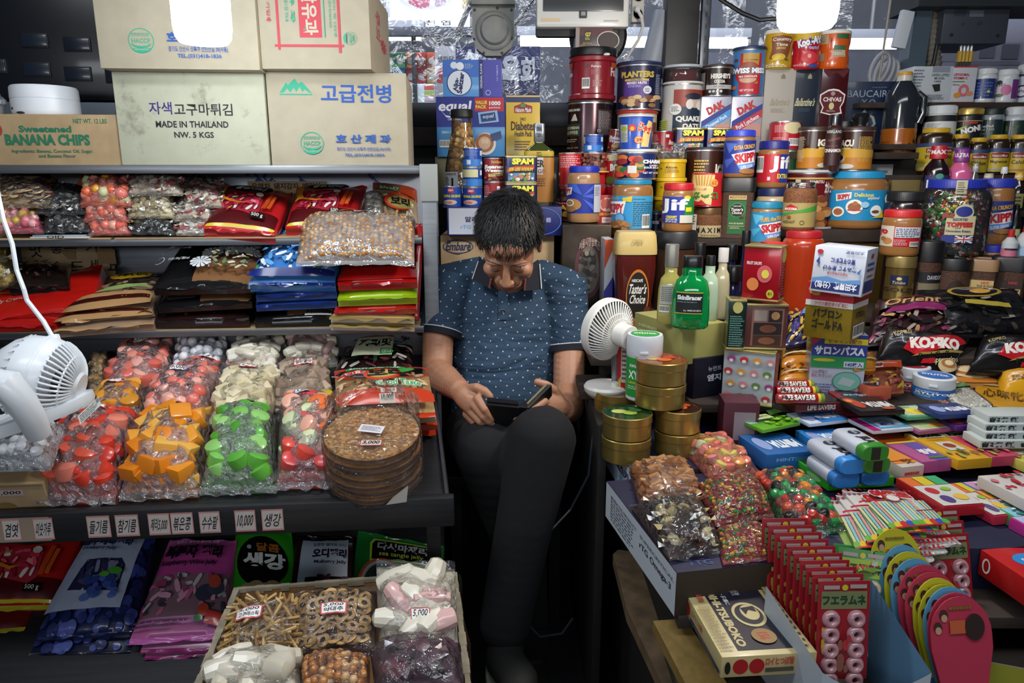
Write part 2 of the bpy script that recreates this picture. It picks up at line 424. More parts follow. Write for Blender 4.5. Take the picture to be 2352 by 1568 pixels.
def boxmesh(w,d,h,m,faces,bev=.0015,rough=.45,coat=.1):
    mb=MB();mb.box((-w/2,-d/2,0),(w/2,d/2,h),M(m,rough,coat=coat) if isinstance(m,str) else m,bev)
    for k,ops in faces.items():
        if ops:prints(mb,FACES[k](w,d,h),ops,.0002,rough,coat)
    return mb
def crate(name,label,cat,b,Y,depth,m,front=(),rz=0.,group=None,zb=None,top=(),left=(),right=(),bottom=(),bev=.0015,tilt=0.,rough=.5,coat=.1):
    """an upright box whose front fills the pixel box b at depth Y"""
    u0,u1,v0,v1=b;vm=(v0+v1)/2
    A,B=at(u0,vm,Y),at(u1,vm,Y);w=B.x-A.x;zt,z0=at(u0,v0,Y).z,at(u0,v1,Y).z
    if zb is not None:z0=zb
    h=zt-z0;c=(A+B)/2;o=V((c.x-math.sin(rz)*depth/2,Y+math.cos(rz)*depth/2,z0))
    mb=boxmesh(w,depth,h,m,dict(front=front,top=top,left=left,right=right,bottom=bottom),bev,rough,coat)
    ob=mb.build(name);ob.location=o;ob.rotation_euler=(0,tilt,rz)
    return tag(ob,label,cat,group)
def quad_frame(P):
    c=(P[0]+P[1]+P[2]+P[3])/4;ex=(P[1]-P[0]+P[2]-P[3])/2;ey=(P[3]-P[0]+P[2]-P[1])/2
    return c,ex,ey
def slab(name,label,cat,cor,zt,h,m,top=(),front=(),left=(),right=(),group=None,bev=.001,rough=.4,coat=.2,dxy=(0,0),sub=None):
    """a flat box: cor are the pixels of its top face (front left, front right, back right, back left), zt its top height"""
    P=[atz(*q,zt) for q in cor];c,ex,ey=quad_frame(P);rz=math.atan2(ex.y,ex.x);w=ex.length
    d=abs(ey.dot(V((-math.sin(rz),math.cos(rz),0))))
    mb=boxmesh(w,d,h,m,dict(top=top,front=front,left=left,right=right),min(bev,h*.2),rough,coat)
    o=mb.build(name);o.location=(c.x+dxy[0],c.y+dxy[1],zt-h);o.rotation_euler=(0,0,rz)
    return tag(o,label,cat,group)
# ---------------------------------------------------------------- sweets and bags
def piece(mb,kind,s,X,c,rr):
    m=c if not isinstance(c,str) else M(c,.35,coat=.4,sss=0)
    if kind=='ball':mb.ball((0,0,0),s/2,m,10,X)
    elif kind=='bean':mb.ball((0,0,0),(s/2,s*.33,s*.33),m,8,X)
    elif kind=='cube':mb.box((-s/2,-s/2,-s*.36),(s/2,s/2,s*.36),m,s*.09,X)
    elif kind=='drum':mb.lathe([(s*.3,-s*.36),(s*.47,-s*.27),(s*.5,0),(s*.47,s*.27),(s*.3,s*.36)],m,12,X)
    elif kind=='slice':
        mb.lathe([(s*.2,-s*.06,M('#3a1a1c')),(s*.5,-s*.08,M('#4a2024')),(s*.52,0,M('#5a2a26')),(s*.48,s*.09,m),(s*.22,s*.09,m),(s*.16,-s*.02,M('#2a1214'))],m,12,X)
    elif kind=='stick':
        a=rr.uniform(-.4,.4);mb.tube([X @ V((-s*1.6,0,0)),X @ V((0,a*s*.5,.1*s)),X @ V((s*1.6,0,0))],s*.16,m,5)
    elif kind=='log':
        p=[V((-s*.8,0,0)),V((-s*.7,0,0)),V((-s*.3,.05*s,0)),V((s*.3,0,.04*s)),V((s*.7,0,0)),V((s*.8,0,0))]
        mb.tube([X @ q for q in p],[s*.12,s*.32,s*.4,s*.4,s*.32,s*.12],m,10)
    elif kind=='wrap':
        m2=M('#e9e9e6',.2,coat=.5) if rr.random()<.3 else m
        mb.ball((0,0,0),(s*.42,s*.3,s*.26),m,8,X)
        for q in (-1,1):
            vs=[(q*s*.36,0,0),(q*s*.85,-s*.28,s*.1),(q*s*.8,-s*.05,-s*.12),(q*s*.85,s*.28,s*.1)]
            mb.add(vs,[(0,1,2),(0,2,3)],m2,X)
    elif kind=='brick':mb.box((-s*.62,-s*.36,-s*.22),(s*.62,s*.36,s*.22),m,s*.06,X)
    elif kind=='chip':
        n=9;vs=[(0,0,.1*s)]+[(s*.5*math.cos(2*PI*k/n)*rr.uniform(.6,1.1),s*.5*math.sin(2*PI*k/n)*rr.uniform(.6,1.1),rr.uniform(-.15,.15)*s) for k in range(n)]
        mb.add(vs,[(0,1+k,1+(k+1) % n) for k in range(n)],m,X)
class Pillow:
    def __init__(s,P,th,seed=0,pw=3.2,wr=.1,drop=0.):
        s.c,s.ex,s.ey=quad_frame(P);s.P=[q-s.c for q in P];s.n=s.ex.cross(s.ey).normalized();s.th=th;s.seed=seed;s.pw=pw;s.wr=wr;s.drop=drop
        s.w,s.h=s.ex.length,s.ey.length
    def base(s,a,b):return (s.P[0]*(1-a)+s.P[1]*a)*(1-b)+(s.P[3]*(1-a)+s.P[2]*a)*b
    def T(s,a,b):
        q=max(0,(1-abs(2*a-1)**s.pw)*(1-abs(2*b-1)**s.pw))**.5
        k=noise.noise(V((a*4.5*s.w/.15,b*4.5*s.h/.15,s.seed*3.1)))+.5*noise.noise(V((a*13,b*13,s.seed*7.7)))
        return s.th*q*(1+s.wr*k)
    def at(s,a,b,d=0):return s.base(a,b)+s.n*(s.T(a,b)+d)
    def surf(s,a0,b0,a1,b1,lift=.002):return Fn(lambda x,y,d:s.at(a0+(a1-a0)*x,b0+(b1-b0)*y,lift+d),(a1-a0)*s.w,(b1-b0)*s.h)
    def mesh(s,mb,m,k=16,lift=0.,ends=(.05,.1),endm=None,closed=True,sides=True):
        vs,fs=[],[];hb=s.th*.18
        for j in range(k+1):
            for i in range(k+1):
                a,b=i/k,j/k;vs.append(s.base(a,b)+s.n*(max(s.T(a,b),hb)+lift))
        q=k+1;fs=[(j*q+i,j*q+i+1,(j+1)*q+i+1,(j+1)*q+i) for j in range(k) for i in range(k)]
        o=len(vs)
        if closed:
            ring=[i for i in range(q)]+[j*q+k for j in range(1,q)]+[k*q+i for i in range(k-1,-1,-1)]+[j*q for j in range(k-1,0,-1)]
            for r in ring:vs.append(vs[r]-s.n*(max(vs[r].dot(s.n)-s.base(.5,.5).dot(s.n),.001)+s.drop))
            L=len(ring);fs+=[(ring[(i+1) % L],ring[i],o+i,o+(i+1) % L) for i in range(L)]+[tuple(o+i for i in range(L))[::-1]]
        mb.add(vs,fs,m)
        for e,(ln,b0) in enumerate(((ends[0],0.),(ends[1],1.))):
            if not ln:continue
            vs,fs=[],[];rr=random.Random(s.seed*5+e);sg=-1 if b0==0 else 1;n=14
            for j in range(4):
                for i in range(n+1):
                    a=i/n;p=s.base(a,b0+sg*ln*j/3);wv=noise.noise(V((a*6,j*.7,s.seed+e*9)))*s.h*.06*j/3
                    vs.append(p+s.n*(hb*(1-j/6)+wv+lift))
            q=n+1;fs=[(j*q+i,j*q+i+1,(j+1)*q+i+1,(j+1)*q+i) for j in range(3) for i in range(n)]
            mb.add(vs,fs if sg>0 else [f[::-1] for f in fs],endm or m)
_seed=[0]
def bag(name,label,cat,P,th,fill,film=None,prices=(),group=None,ends=(.04,.1),core=None,ops=None,pname='sweets',pw=3.2,lay=3,wr=.1):
    """a clear bag: fill = (kind, colours, size); prices = list of (a0, b0, a1, b1, ops, border)"""
    _seed[0]+=1;sd=_seed[0];rr=random.Random(sd);p=Pillow(P,th,sd,pw,wr)
    t=thing(name,label,cat,p.c,0,group)
    kind,cols,size=fill;mb=MB()
    ci=Pillow(P,th*.55,sd,pw,wr*.3);ci.mesh(mb,M(core or cols[0],.6),8,ends=(0,0))
    st=size*.86;nx,ny=max(2,int(p.w/st)),max(2,int(p.h/st))
    cl=[M(c,.3,coat=.35) if isinstance(c,str) else c for c in cols]
    for L in range(lay):
        for j in range(ny):
            for i in range(nx):
                ma,mb_=min(.3,size*.42/p.w),min(.3,size*.42/p.h);a,b=ma+(1-2*ma)*(i+.5+rr.uniform(-.25,.25))/nx,mb_+(1-2*mb_)*(j+.5+rr.uniform(-.25,.25))/ny
                if L and not (a<.2 or a>.8 or b<.3):continue
                T=p.T(a,b)
                if T<size*.45:continue
                h=T-size*.34 if L==0 else max(size*.35,T*(.62-.3*(L-1)))
                Q=Matrix.Translation(p.base(a,b)+p.n*max(h,size*.2)) @ V((0,0,1)).rotation_difference(p.n).to_matrix().to_4x4() @ Matrix.Rotation(rr.uniform(0,2*PI),4,'Z') @ Matrix.Rotation(rr.uniform(-.5,.5),4,'X') @ Matrix.Rotation(rr.uniform(-.4,.4),4,'Y')
                piece(mb,kind,size*rr.uniform(.88,1.08),Q,rr.choice(cl),rr)
    c=mb.build(pname,t);c['kind']='stuff'
    m2=MB();p.mesh(m2,film or FILM,18,.0015,ends);m2.build('film',t,60)
    if ops:
        m4=MB();prints(m4,p.surf(0,0,1,1,.003),ops,0,.3,.4);m4.build('printing',t)
    for q in prices:
        sticker(t,p,*q)
    return t
def sticker(t,p,a0,b0,a1,b1,lines,border='#c05050',paper='#e9e6e2',ink='#1b1b22',name='price_label',skew=0):
    m3=MB();f0=p.surf(a0,b0,a1,b1,.0045)
    sf=Fn(lambda x,y,d:f0.f(x-skew*(y-.5),y,d),f0.w,f0.h)
    ops=[]
    if border:ops+=[('r',0,0,1,1,border),('r',.05,.1,.95,.9,paper)]
    else:ops+=[('r',0,0,1,1,paper)]
    n=len(lines)
    for i,s in enumerate(lines):
        y1=.86-.74*i/n;ops.append(('t',.12,y1-.74/n*.84,.88,y1,s,ink,{'i':.2}))
    prints(m3,sf,ops,0,.6);m3.build(name,t)
def pbag(name,label,cat,P,th,col,ops=(),group=None,ends=(.06,.05),endm=None,rough=.3,coat=.5,pw=2.6,extra=None,wr=.12,k=30):
    """a sealed printed bag"""
    _seed[0]+=1;p=Pillow(P,th*.42,_seed[0],pw,wr,th*.4)
    mb=MB();m=M(col,rough,coat=coat,bump=.35,bscale=30) if isinstance(col,str) else col
    p.mesh(mb,m,k,0,ends,M(endm,rough,coat=coat) if endm else None)
    prints(mb,p.surf(0,0,1,1,.0022),ops,0,rough,coat)
    if extra:extra(mb,p)
    o=mb.build(name,None,60);o.location=p.c
    return tag(o,label,cat,group)
def candy_ops(x0,y0,x1,y1,cols,n=26,s=.05,seed=1,asp=1.):
    """wrapped sweets printed on a pack: little turned lozenges"""
    rr=random.Random(seed);out=[]
    for _ in range(n):
        x,y,a,q=rr.uniform(x0,x1),rr.uniform(y0,y1),rr.uniform(0,PI),s*rr.uniform(.6,1.2);c=rr.choice(cols)
        pts=[(q*1.3,q*.35),(q*.4,q*.5),(-q*.4,q*.5),(-q*1.3,q*.35),(-q*1.3,-q*.35),(-q*.4,-q*.5),(q*.4,-q*.5),(q*1.3,-q*.35)]
        out.append(('p',[(min(max(x+(u*math.cos(a)-v*math.sin(a)),x0-.02),x1+.02),min(max(y+(u*math.sin(a)+v*math.cos(a))*asp,y0-.02),y1+.02)) for u,v in pts],c))
    return out
def dots_ops(x0,y0,x1,y1,cols,n,r,asp=1.,seed=3):
    rr=random.Random(seed)
    return [('e',rr.uniform(x0,x1),rr.uniform(y0,y1),r*(k := rr.uniform(.7,1.2)),r*asp*k,rr.choice(cols)) for _ in range(n)]

# ---------------------------------------------------------------- ink given in photo pixels of the face it lies on
def PX(b,ops,cyl=0):
    u0,u1,v0,v1=b;out=[]
    def X(u):
        x=(u-u0)/(u1-u0)
        if cyl:q=max(-.985,min(.985,2*x-1));return math.degrees(math.asin(q))/cyl+.5
        return x
    Y_=lambda v:(v1-v)/(v1-v0)
    for o in ops:
        k=o[0]
        if k in 'rtl' or k=='bar':
            out.append((k,X(o[1]),Y_(max(o[2],o[4])),X(o[3]),Y_(min(o[2],o[4])),*o[5:]))
        elif k=='e':out.append(('e',X(o[1]),Y_(o[2]),(X(o[1]+o[3])-X(o[1]-o[3]))/2,o[4]/(v1-v0),*o[5:]))
        elif k=='o':out.append(('o',X(o[1]),Y_(o[2]),(X(o[1]+o[3])-X(o[1]-o[3]))/2,o[4]/(v1-v0),o[5]/(u1-u0),o[6]))
        elif k=='p':out.append(('p',[(X(a),Y_(c)) for a,c in o[1]],*o[2:]))
    return out
def haccp(u,v,r,c,bg,rot=0):
    k=r/27
    if rot:
        return [('o',u,v,r,r,2*k,c),('t',u-6*k,v-20*k,u+5*k,v+20*k,'HACCP',c,{'r':90 if rot>0 else -90,'b':.02}),('p',[(u-25*k,v-8*k),(u-25*k,v+8*k),(u-15*k,v+22*k),(u-15*k,v-22*k)],c),('r',u+8*k,v-13*k,u+14*k,v+13*k,c)]
    return [('o',u,v,r,r,2*k,c),('t',u-19*k,v-5*k,u+19*k,v+5*k,'HACCP',c,{'b':.02}),('t',u-19*k,v-17*k,u+18*k,v-9*k,'안전관리인증',c),
            ('p',[(u-21*k,v+5*k),(u-12*k,v+10*k),(u,v+11.5*k),(u+12*k,v+10*k),(u+21*k,v+5*k),(u+20*k,v+9*k),(u+12*k,v+14*k),(u,v+16*k),(u-12*k,v+14*k),(u-20*k,v+9*k)],c),
            ('p',[(u-21.5*k,v+16*k),(u+21.5*k,v+16*k),(u+14*k,v+23*k),(u,v+26.5*k),(u-14*k,v+23*k)],c),('t',u-15*k,v+17.5*k,u+15*k,v+20.5*k,'식품의약품안전처',bg)]
# ---------------------------------------------------------------- left shelving frame of reference
AL=math.radians(5);SL=math.tan(AL);EXL=V((math.cos(AL),math.sin(AL),0));EYL=V((-math.sin(AL),math.cos(AL),0))
OL=V((-.226,1.92-.226*SL,0))
def onL(u,v,y0):
    d=ray(u,v);return V((0,0,H))+d*(y0/(d.y-SL*d.x))
def loc(lx,ly,z):return OL+EXL*lx+EYL*ly+V((0,0,z))
def plane_loc(ly,z,k):                 # a shelf plane of the left unit rising k per metre towards the back
    q=loc(0,ly,z);n=V((0,0,1))-EYL*k
    def f(u,v):
        d=ray(u,v);o=V((0,0,H));return o+d*((q-o).dot(n)/d.dot(n))
    return f
def crateL(name,label,cat,b,y0,depth,m,front=(),group=None,zb=None,zt=None,right=(),rz=0,bottom=(),bev=.003,rough=.7,left=(),top=()):
    u0,u1,v0,v1=b;um,vm=(u0+u1)/2,(v0+v1)/2
    A,B=onL(u0,vm,y0),onL(u1,vm,y0);w=(B-A).length
    zt=onL(um,v0,y0).z if zt is None else zt;z0=onL(um,v1,y0).z if zb is None else zb
    c=(A+B)/2;a=AL+rz;o=boxmesh(w,depth,zt-z0,m,dict(front=front,right=right,bottom=bottom,left=left,top=top),bev,rough,0).build(name)
    o.location=(c.x-math.sin(a)*depth/2,c.y+math.cos(a)*depth/2,z0);o.rotation_euler=(0,0,a)
    return tag(o,label,cat,group)
# ---------------------------------------------------------------- floor, ceiling, far wall
mb=MB();mb.add([(-3.2,-1.2,0),(3.6,-1.2,0),(3.6,6.6,0),(-3.2,6.6,0)],[(0,1,2,3)],M('#16161a',.55,var=.3,bscale=6));struct('floor',mb)
mb=MB();mb.box((-3.2,2.6,3.05),(3.6,6.6,3.1),M('#4a4b52',.8,var=.1));struct('ceiling',mb)
mb=MB();mb.box((-3.2,6.5,0),(3.6,6.6,3.05),M('#777b86',.7,var=.2,bscale=3));struct('wall_back',mb)
# ---------------------------------------------------------------- left shelving unit
su=thing('shelving_unit','long stainless shelving unit of candy bags with printed white back panel','shelves',OL,AL)
def upart(name,boxes,m,ops=(),bev=.002):
    mb=MB()
    for a,b in boxes:mb.box(a,b,m,bev)
    for sf,o in ops:prints(mb,sf,o)
    return mb.build(name,su)
Z1,Z2,ZT=1.147,.919,1.325
upart('top_shelf',[((-1.7,0,ZT-.02),(0,.42,ZT))],STEEL)
upart('shelf',[((-1.7,.0,Z1-.022),(-.01,.275,Z1-.004))],STEEL)
upart('shelf',[((-1.7,-.05,Z2-.022),(-.01,.275,Z2-.004))],STEEL)
upart('shelf_liner',[((-.78,-.012,Z1-.004),(-.02,.255,Z1))],CARD,bev=.001).name='cardboard_liner'
upart('cardboard_liner',[((-1.6,-.01,Z1-.004),(-.79,.255,Z1))],CARD,bev=.001)
upart('cardboard_liner',[((-1.6,-.055,Z2-.004),(-.02,.255,Z2))],CARD,bev=.001)
WF=M('#b9bfcc',.35,.15,coat=.2)
bp=(-1.7,.34);blue='#1c3f9c'
sfb=Flat((-1.7,.258,Z1),(1.69,0,0),(0,0,ZT-.02-Z1));HH=ZT-.02-Z1
def hx(u):return ((onL(u,430,1.92+.26)-OL).dot(EXL)+1.7)/1.69
def diag(u,s,h=.1,a=-42,dy=0,c=blue):return ('t',hx(u)-.05,.62-h/2+dy,hx(u)+.05,.62+h/2+dy,s,c,{'r':a,'b':.03})
upart('back_panel',[((-1.7,.26,Z1),(-.01,.272,ZT-.02))],WF,[(sfb,[diag(95,'TEEL',.12,dy=.12),diag(118,'YUNDAI',.12,dy=.2),diag(372,'the new era',.09,dy=.24),diag(490,'HYUNDAI',.12,dy=.1),diag(610,'TEEL',.12,dy=.15),diag(640,'YUNDAI',.12,dy=.14),diag(735,'현대',.13,dy=-.05),diag(888,'e new era of steel',.09,dy=.1)]
     +[('p',[(hx(458),.75),(hx(468),.88),(hx(474),.8),(hx(478),.7),(hx(485),.74),(hx(489),.58),(hx(481),.5),(hx(477),.62),(hx(470),.66),(hx(465),.74)],blue)])])
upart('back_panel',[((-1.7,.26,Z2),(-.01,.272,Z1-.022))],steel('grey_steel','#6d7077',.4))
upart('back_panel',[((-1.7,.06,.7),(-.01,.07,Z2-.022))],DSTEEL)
upart('back_panel',[((-1.7,.06,.1),(-.01,.07,.7))],M('#4b505a',.5),[(Flat((-1.7,.058,.1),(1.69,0,0),(0,0,.6)),[('t',.86,.56,.97,.66,'HYUNDAI','#141c3a',{'r':-50}),('t',.9,.62,.98,.7,'STEEL','#141c3a',{'r':-50})])])  # white film like the top panel; dimness under the tray put into its grey
upart('post',[((-.008,0,0),(.03,.035,ZT+.0))],steel('post_steel','#8a8d90',.45))
upart('post',[((-.008,.33,0),(.03,.365,ZT))],STEEL)
upart('post_cap',[((-.012,-.006,1.235),(.034,.04,ZT+.004))],M('#8d8f8b',.6))
upart('side_panel',[((-.004,.06,.0),(.0,.33,Z1))],DSTEEL)
# the sloping tray
def TZ(ly):return .645+.25*(ly+.6)
mb=MB();sq_=[(-1.75,-.545),(.045,-.545),(.0,.06),(-1.75,.06)]
mb.add([(x,y,TZ(y)) for x,y in sq_]+[(x,y,TZ(y)-.012) for x,y in sq_],[(0,1,2,3),(7,6,5,4),(0,4,5,1),(1,5,6,2),(2,6,7,3),(3,7,4,0)],DSTEEL)
mb.build('tray',su)
mb=MB();mb.box((-1.75,-.567,.604),(.06,-.545,.668),DSTEEL,.004)
sfl=Flat((-1.75,-.5673,.607),(1.81,0,0),(0,0,.056))
def lx(u):return ((onL(u,1165,1.92-.567)-OL).dot(EXL)+1.75)/1.81
prints(mb,sfl,[('r',lx(-100),.05,lx(110),.95,'#8a7868')])
for u0,u1,s in ((0,42,'겹엿'),(72,118,'미숫가루'),(196,250,'들기름'),(262,316,'참기름'),(338,388,'제리5,000'),(390,442,'볶은콩'),(456,504,'수수팥'),(538,586,'10,000'),(600,650,'생강')):
    prints(mb,sfl,[('r',lx(u0),.1,lx(u1),.92,'#b07a74'),('r',lx(u0+2),.16,lx(u1-2),.86,'#b3aaa4'),('t',lx(u0+6),.25,lx(u1-6),.75,s,'#22222a',{'i':.2})],.0009)
mb.build('front_lip',su)
mb=MB();mb.tube([V((.045,-.545,TZ(-.545)+.004)),V((0,.05,TZ(.05)+.004))],.006,M('#55565a',.4,.8),6);mb.build('tray_edge',su)
# low shelf
BK=.55
def BZ(ly):return .2+BK*(ly+.5)
mb=MB();q4=[(-1.75,-.5),(.03,-.5),(.03,.05),(-1.75,.05)]
mb.add([(x,y,BZ(y)) for x,y in q4]+[(x,y,BZ(y)-.012) for x,y in q4],[(0,1,2,3),(7,6,5,4),(0,4,5,1),(1,5,6,2),(2,6,7,3),(3,7,4,0)],DSTEEL)
mb.box((-1.75,-.515,.15),(.03,-.5,.215),M('#2a2a2c',.5,.5),.003);mb.build('lower_shelf',su)
upart('leg',[((.0,-.5,0),(.03,-.47,.6))],DSTEEL);upart('leg',[((-1.2,-.5,0),(-1.17,-.47,.6))],DSTEEL)
# ---------------------------------------------------------------- cartons on the top shelf
g='#1f6b4c';b=(-70,285,262,380)
cA=crateL('carton','low brown carton printed in green beneath the white round alarm','carton',b,1.93,.3,CARD,PX(b,[
    ('t',172,272,250,283,'NET WT. 12 LBS',g,{'b':.02}),('t',45,288,166,304,'Sweetened',g,{'b':.04}),('t',11,308,206,334,'BANANA CHIPS',g,{'b':.045}),
    ('t',23,343,211,353,'Ingredients: Banana, Coconut Oil, Sugar,',g),('t',83,354,169,362,'and Banana Flavor',g),('o',-8,298,16,17,4,'#9c2f30'),('e',-8,298,10,11,'#b8473c')]),zb=ZT,group=None)
b=(268,612,166,382);k='#181719'
cB=crateL('carton','grimy pale carton printed in black, below the carton with a lamp before it','carton',b,1.92,.34,CARDW,PX(b,[
    ('t',344,234,396,263,'자색','#33206a'),('t',401,237,535,265,'고구마튀김',k),('t',356,278,523,293,'MADE IN THAILAND',k,{'b':.02}),('t',396,303,487,317,'NW. 5 KGS',k,{'b':.02})]),zb=ZT)
zB=onL(440,166,1.92).z
b=(617,936,166,384);bl='#25509b';g='#2f9c7a'
mt=[('p',[(646,214),(662,190),(666,196),(682,181),(689,193),(698,188),(720,215),(711,212),(703,206),(698,212),(692,200),(684,212),(679,202),(670,213),(664,204),(656,213)],g),('r',646,216,720,219,g)]
cC=crateL('carton','buff carton with a green mountain mark and blue lettering at the right end','carton',b,1.93,.3,CARDL,PX(b,mt+[
    ('t',739,193,900,236,'고급전병',bl,{'b':.02}),*haccp(713,331,27,g,'#b9ae98'),('t',768,310,896,331,'호 산 제 과',bl,{'b':.035}),('t',769,340,895,350,'경기도 안산시 상록구 선진안길 39(사동)',bl),('t',787,355,880,364,'TEL.(031)418-1836',bl,{'b':.02})]),zb=ZT)
zC=onL(776,166,1.93).z
b=(219,590,-45,164)
cD=crateL('carton','large buff carton at the top with a green round seal, behind the hanging lamp','carton',b,1.87,.4,CARDL,PX(b,[
    *haccp(319,97,30,g,'#b9ae98'),('t',379,76,405,98,'호',bl,{'b':.035}),('t',417,77,442,100,'산',bl,{'b':.035}),('t',455,78,480,101,'제',bl,{'b':.035}),('t',493,79,518,103,'과',bl,{'b':.035}),
    ('t',381,109,519,124,'경기도 안산시 상록구 선진안길 39(사동)',bl),('t',401,127,503,139,'TEL.(031)418-1836',bl,{'b':.02}),('t',500,0,526,8,'전병','#23324e')]),zb=zB)
b=(592,850,-45,160);r='#b93f48'
cE=crateL('carton','upright buff carton with a red frame print, on the mountain-marked carton','carton',b,1.88,.34,CARDL,PX(b,[
    ('r',686,-45,738,86,r),('t',694,-30,730,80,'쌀유과','#b9ae98',{'r':-90,'b':.03}),('r',634,-45,640,115,r),('r',776,-45,782,122,r),('r',627,102,788,108,r),
    ('r',744,-40,746,86,g),('t',756,-20,762,64,'기 : 포천시 제106-4-86호',g,{'r':-90}),('t',766,-20,772,86,'포천시 제 153호',g,{'r':-90}),('t',668,-14,678,52,'유 과',g,{'r':-90,'b':.03}),('t',655,-14,663,50,'중금1길 72-5',g,{'r':-90}),
    ('t',613,4,621,36,'기입',r,{'r':-90}),('t',612,40,622,51,'♣',r),*haccp(803,88,15,g,'#b9ae98',1)]),zb=zC,right=[('t',.28,.45,.5,.8,'주의',r,{'r':-90}),('t',.5,.35,.8,.52,'※',r)],rz=-.06)
al=thing('smoke_alarm','round white plastic alarm resting on the brown carton','alarm',(0,0,0))
p0,p1=onL(14,240,1.99),onL(162,240,1.99);rr_=(p1-p0).length/2;zA=onL(107,262,1.93).z;al.location=((p0+p1)/2).xy.to_3d()+V((0,rr_*.4,zA))
zt=onL(90,198,2.0).z-zA
mb=MB();mb.lathe([(rr_*.93,0),(rr_*.99,.006),(rr_,.012),(rr_,zt*.53),(rr_*.985,zt*.54),(rr_*.985,zt*.56),(rr_,zt*.57),(rr_*.985,zt*.93),(rr_*.94,zt),(.0001,zt)],M('#d9dade',.4),44);mb.build('housing',al)
mb=MB();mb.ball((-rr_*.6,-rr_*.8,zt*.22),.003,'#111');mb.ball((-rr_*.25,-rr_*.95,zt*.07),(.012,.004,.003),'#222');mb.build('vent',al)
# black panel behind
bp_=thing('plastic_casing','big glossy black plastic panel with recessed rectangles behind the cartons','panel',(0,0,0))
PB=M('#0b0e16',.3,coat=.3);PR=M('#1b2230',.28,coat=.4)
A,B=onL(-260,0,2.2),onL(300,0,2.2);A.z=B.z=0;z0,z1=onL(130,232,2.2).z,onL(130,-120,2.2).z
bp_.location=(A+B)/2+V((0,0,z0));bp_.rotation_euler=(0,0,AL);wB=(B-A).length;mb=MB();mb.box((-wB/2,0,0),(wB/2,.05,z1-z0),PB,.02);mb.build('shell',bp_)
def ploc(u,v):q=onL(u,v,2.2);return (q-bp_.location).dot(EXL),q.z-z0
for u,v in ((80,93),(178,102),(86,160),(180,170),(274,175),(-15,152)):
    x0_,z_a=ploc(u-27,v+14);x1_,z_b=ploc(u+27,v-14);mb=MB();mb.box((x0_-.003,-.004,z_a-.003),(x1_+.003,.01,z_b+.003),BLACK,.002);mb.box((x0_,-.006,z_a),(x1_,.01,z_b),PR,.003);mb.build('recess',bp_)
o=crateL('metal_box','grey-blue metal box carrying the black panel behind the cartons','box',(-260,272,233,380),2.2,.1,M('#5d6672',.45,.4),zb=ZT)
mb=MB();q=onL(-2,234,1.96);mb.ball((0,0,0),(.02,.02,.016),M('#8d9096',.25,.6));mb.lathe([(.012,-.03),(.014,-.01),(.008,.02)],'#4b4d52');o=mb.build('metal_finial');o.location=(q.x-.004,q.y,zA+.03);tag(o,'small shiny metal knob left of the white alarm','knob')
# ---------------------------------------------------------------- papers and signs on the unit
def card_sign(name,label,cat,b,y0,col,ops,tilt=0.,th=.003,right=(),group=None):
    u0,u1,v0,v1=b
    o=crateL(name,label,cat,b,y0,th,col,ops,bev=.0005,group=group);o.rotation_euler=(tilt,0,AL);return o
k='#1d1a18'
b=(52,262,548,652)
card_sign('cardboard_sign','big tan cardboard notice handwritten in Korean behind the red packs','sign',b,2.165,CARD,PX(b,[('t',72,556,100,590,'맛',k),('t',118,556,180,582,'좋은',k),('t',200,556,262,580,'기름',k),('t',80,604,140,630,'많이',k),('t',160,600,192,622,'드',k),('t',204,596,226,620,'세',k),('t',246,590,272,622,'요',k),('p',[(140,574),(176,574),(176,596),(158,594)],'#86683f'),('r',226,572,268,606,'#8d7046')]))
b=(570,750,416,470)
card_sign('cardboard_sign','small brown cardboard strip handwritten in Korean above the ginseng packs','sign',b,2.15,CARD,PX(b,[('t',579,420,738,436,'우영차, 돼지감자, 메밀차',k,{'b':.03}),('t',598,443,700,456,'보스시드, 아마씨',k,{'b':.03})]))
for b,s in (((58,97,386,400),'갱 엿'),((70,96,399,409),'5,000'),((244,277,384,399),'갱엿')):
    card_sign('paper_note',{'갱 엿':'handwritten paper note with two Korean characters, nearer the shelf end by the jujube bag','5,000':'tiny paper note reading five thousand under another note','갱엿':'handwritten paper note on the back panel beside the orange scraper'}[s],'note',b,2.172,'#cfc6a8',PX(b,[('t',b[0]+5,b[2]+3,b[1]-5,b[3]-3,s,k)]),th=.0006)
mb=MB();P=[onL(*q,2.16) for q in ((163,442),(196,390),(200,387),(206,387),(280,417),(285,442))];c0=P[0].copy()
f=[p-c0 for p in P];bk=[p+EYL*.002 for p in f];n=len(f);Om=M('#c4501c',.5,coat=.2)
mb.add([*f,*bk],[tuple(range(n))[::-1],tuple(range(n,2*n))]+[(i,(i+1) % n,n+(i+1) % n,n+i) for i in range(n)],Om)
q=onL(207,398,2.159)-c0;mb.add([q+EXL*.005*math.cos(i*PI/6)+V((0,0,.005*math.sin(i*PI/6)))-EYL*.0015 for i in range(12)],[tuple(range(12))],WF)
o=mb.build('plastic_scraper');o.location=c0;tag(o,'orange plastic scraper with a hanging hole against the back panel','scraper')
mb=MB();P=[onL(68,530,1.93),onL(190,535,1.91),onL(195,541,1.91),onL(75,541,1.91)]
mb.box((0,0,0),(.14,.06,.004),'#c9cdd2',.001);mb.box((.004,.004,.0045),(.13,.055,.008),'#a8adb2',.001);prints(mb,Flat((.0,-.0003,0),(.14,0,0),(0,0,.008)),[('t',.3,.1,.6,.9,'OID','#111')]);o=mb.build('newspaper');o.location=onL(68,541,1.91);o.location.z=Z1;o.rotation_euler=(0,0,AL-.05);tag(o,'folded newspaper sticking out under the dark wrapped sweets','newspaper')

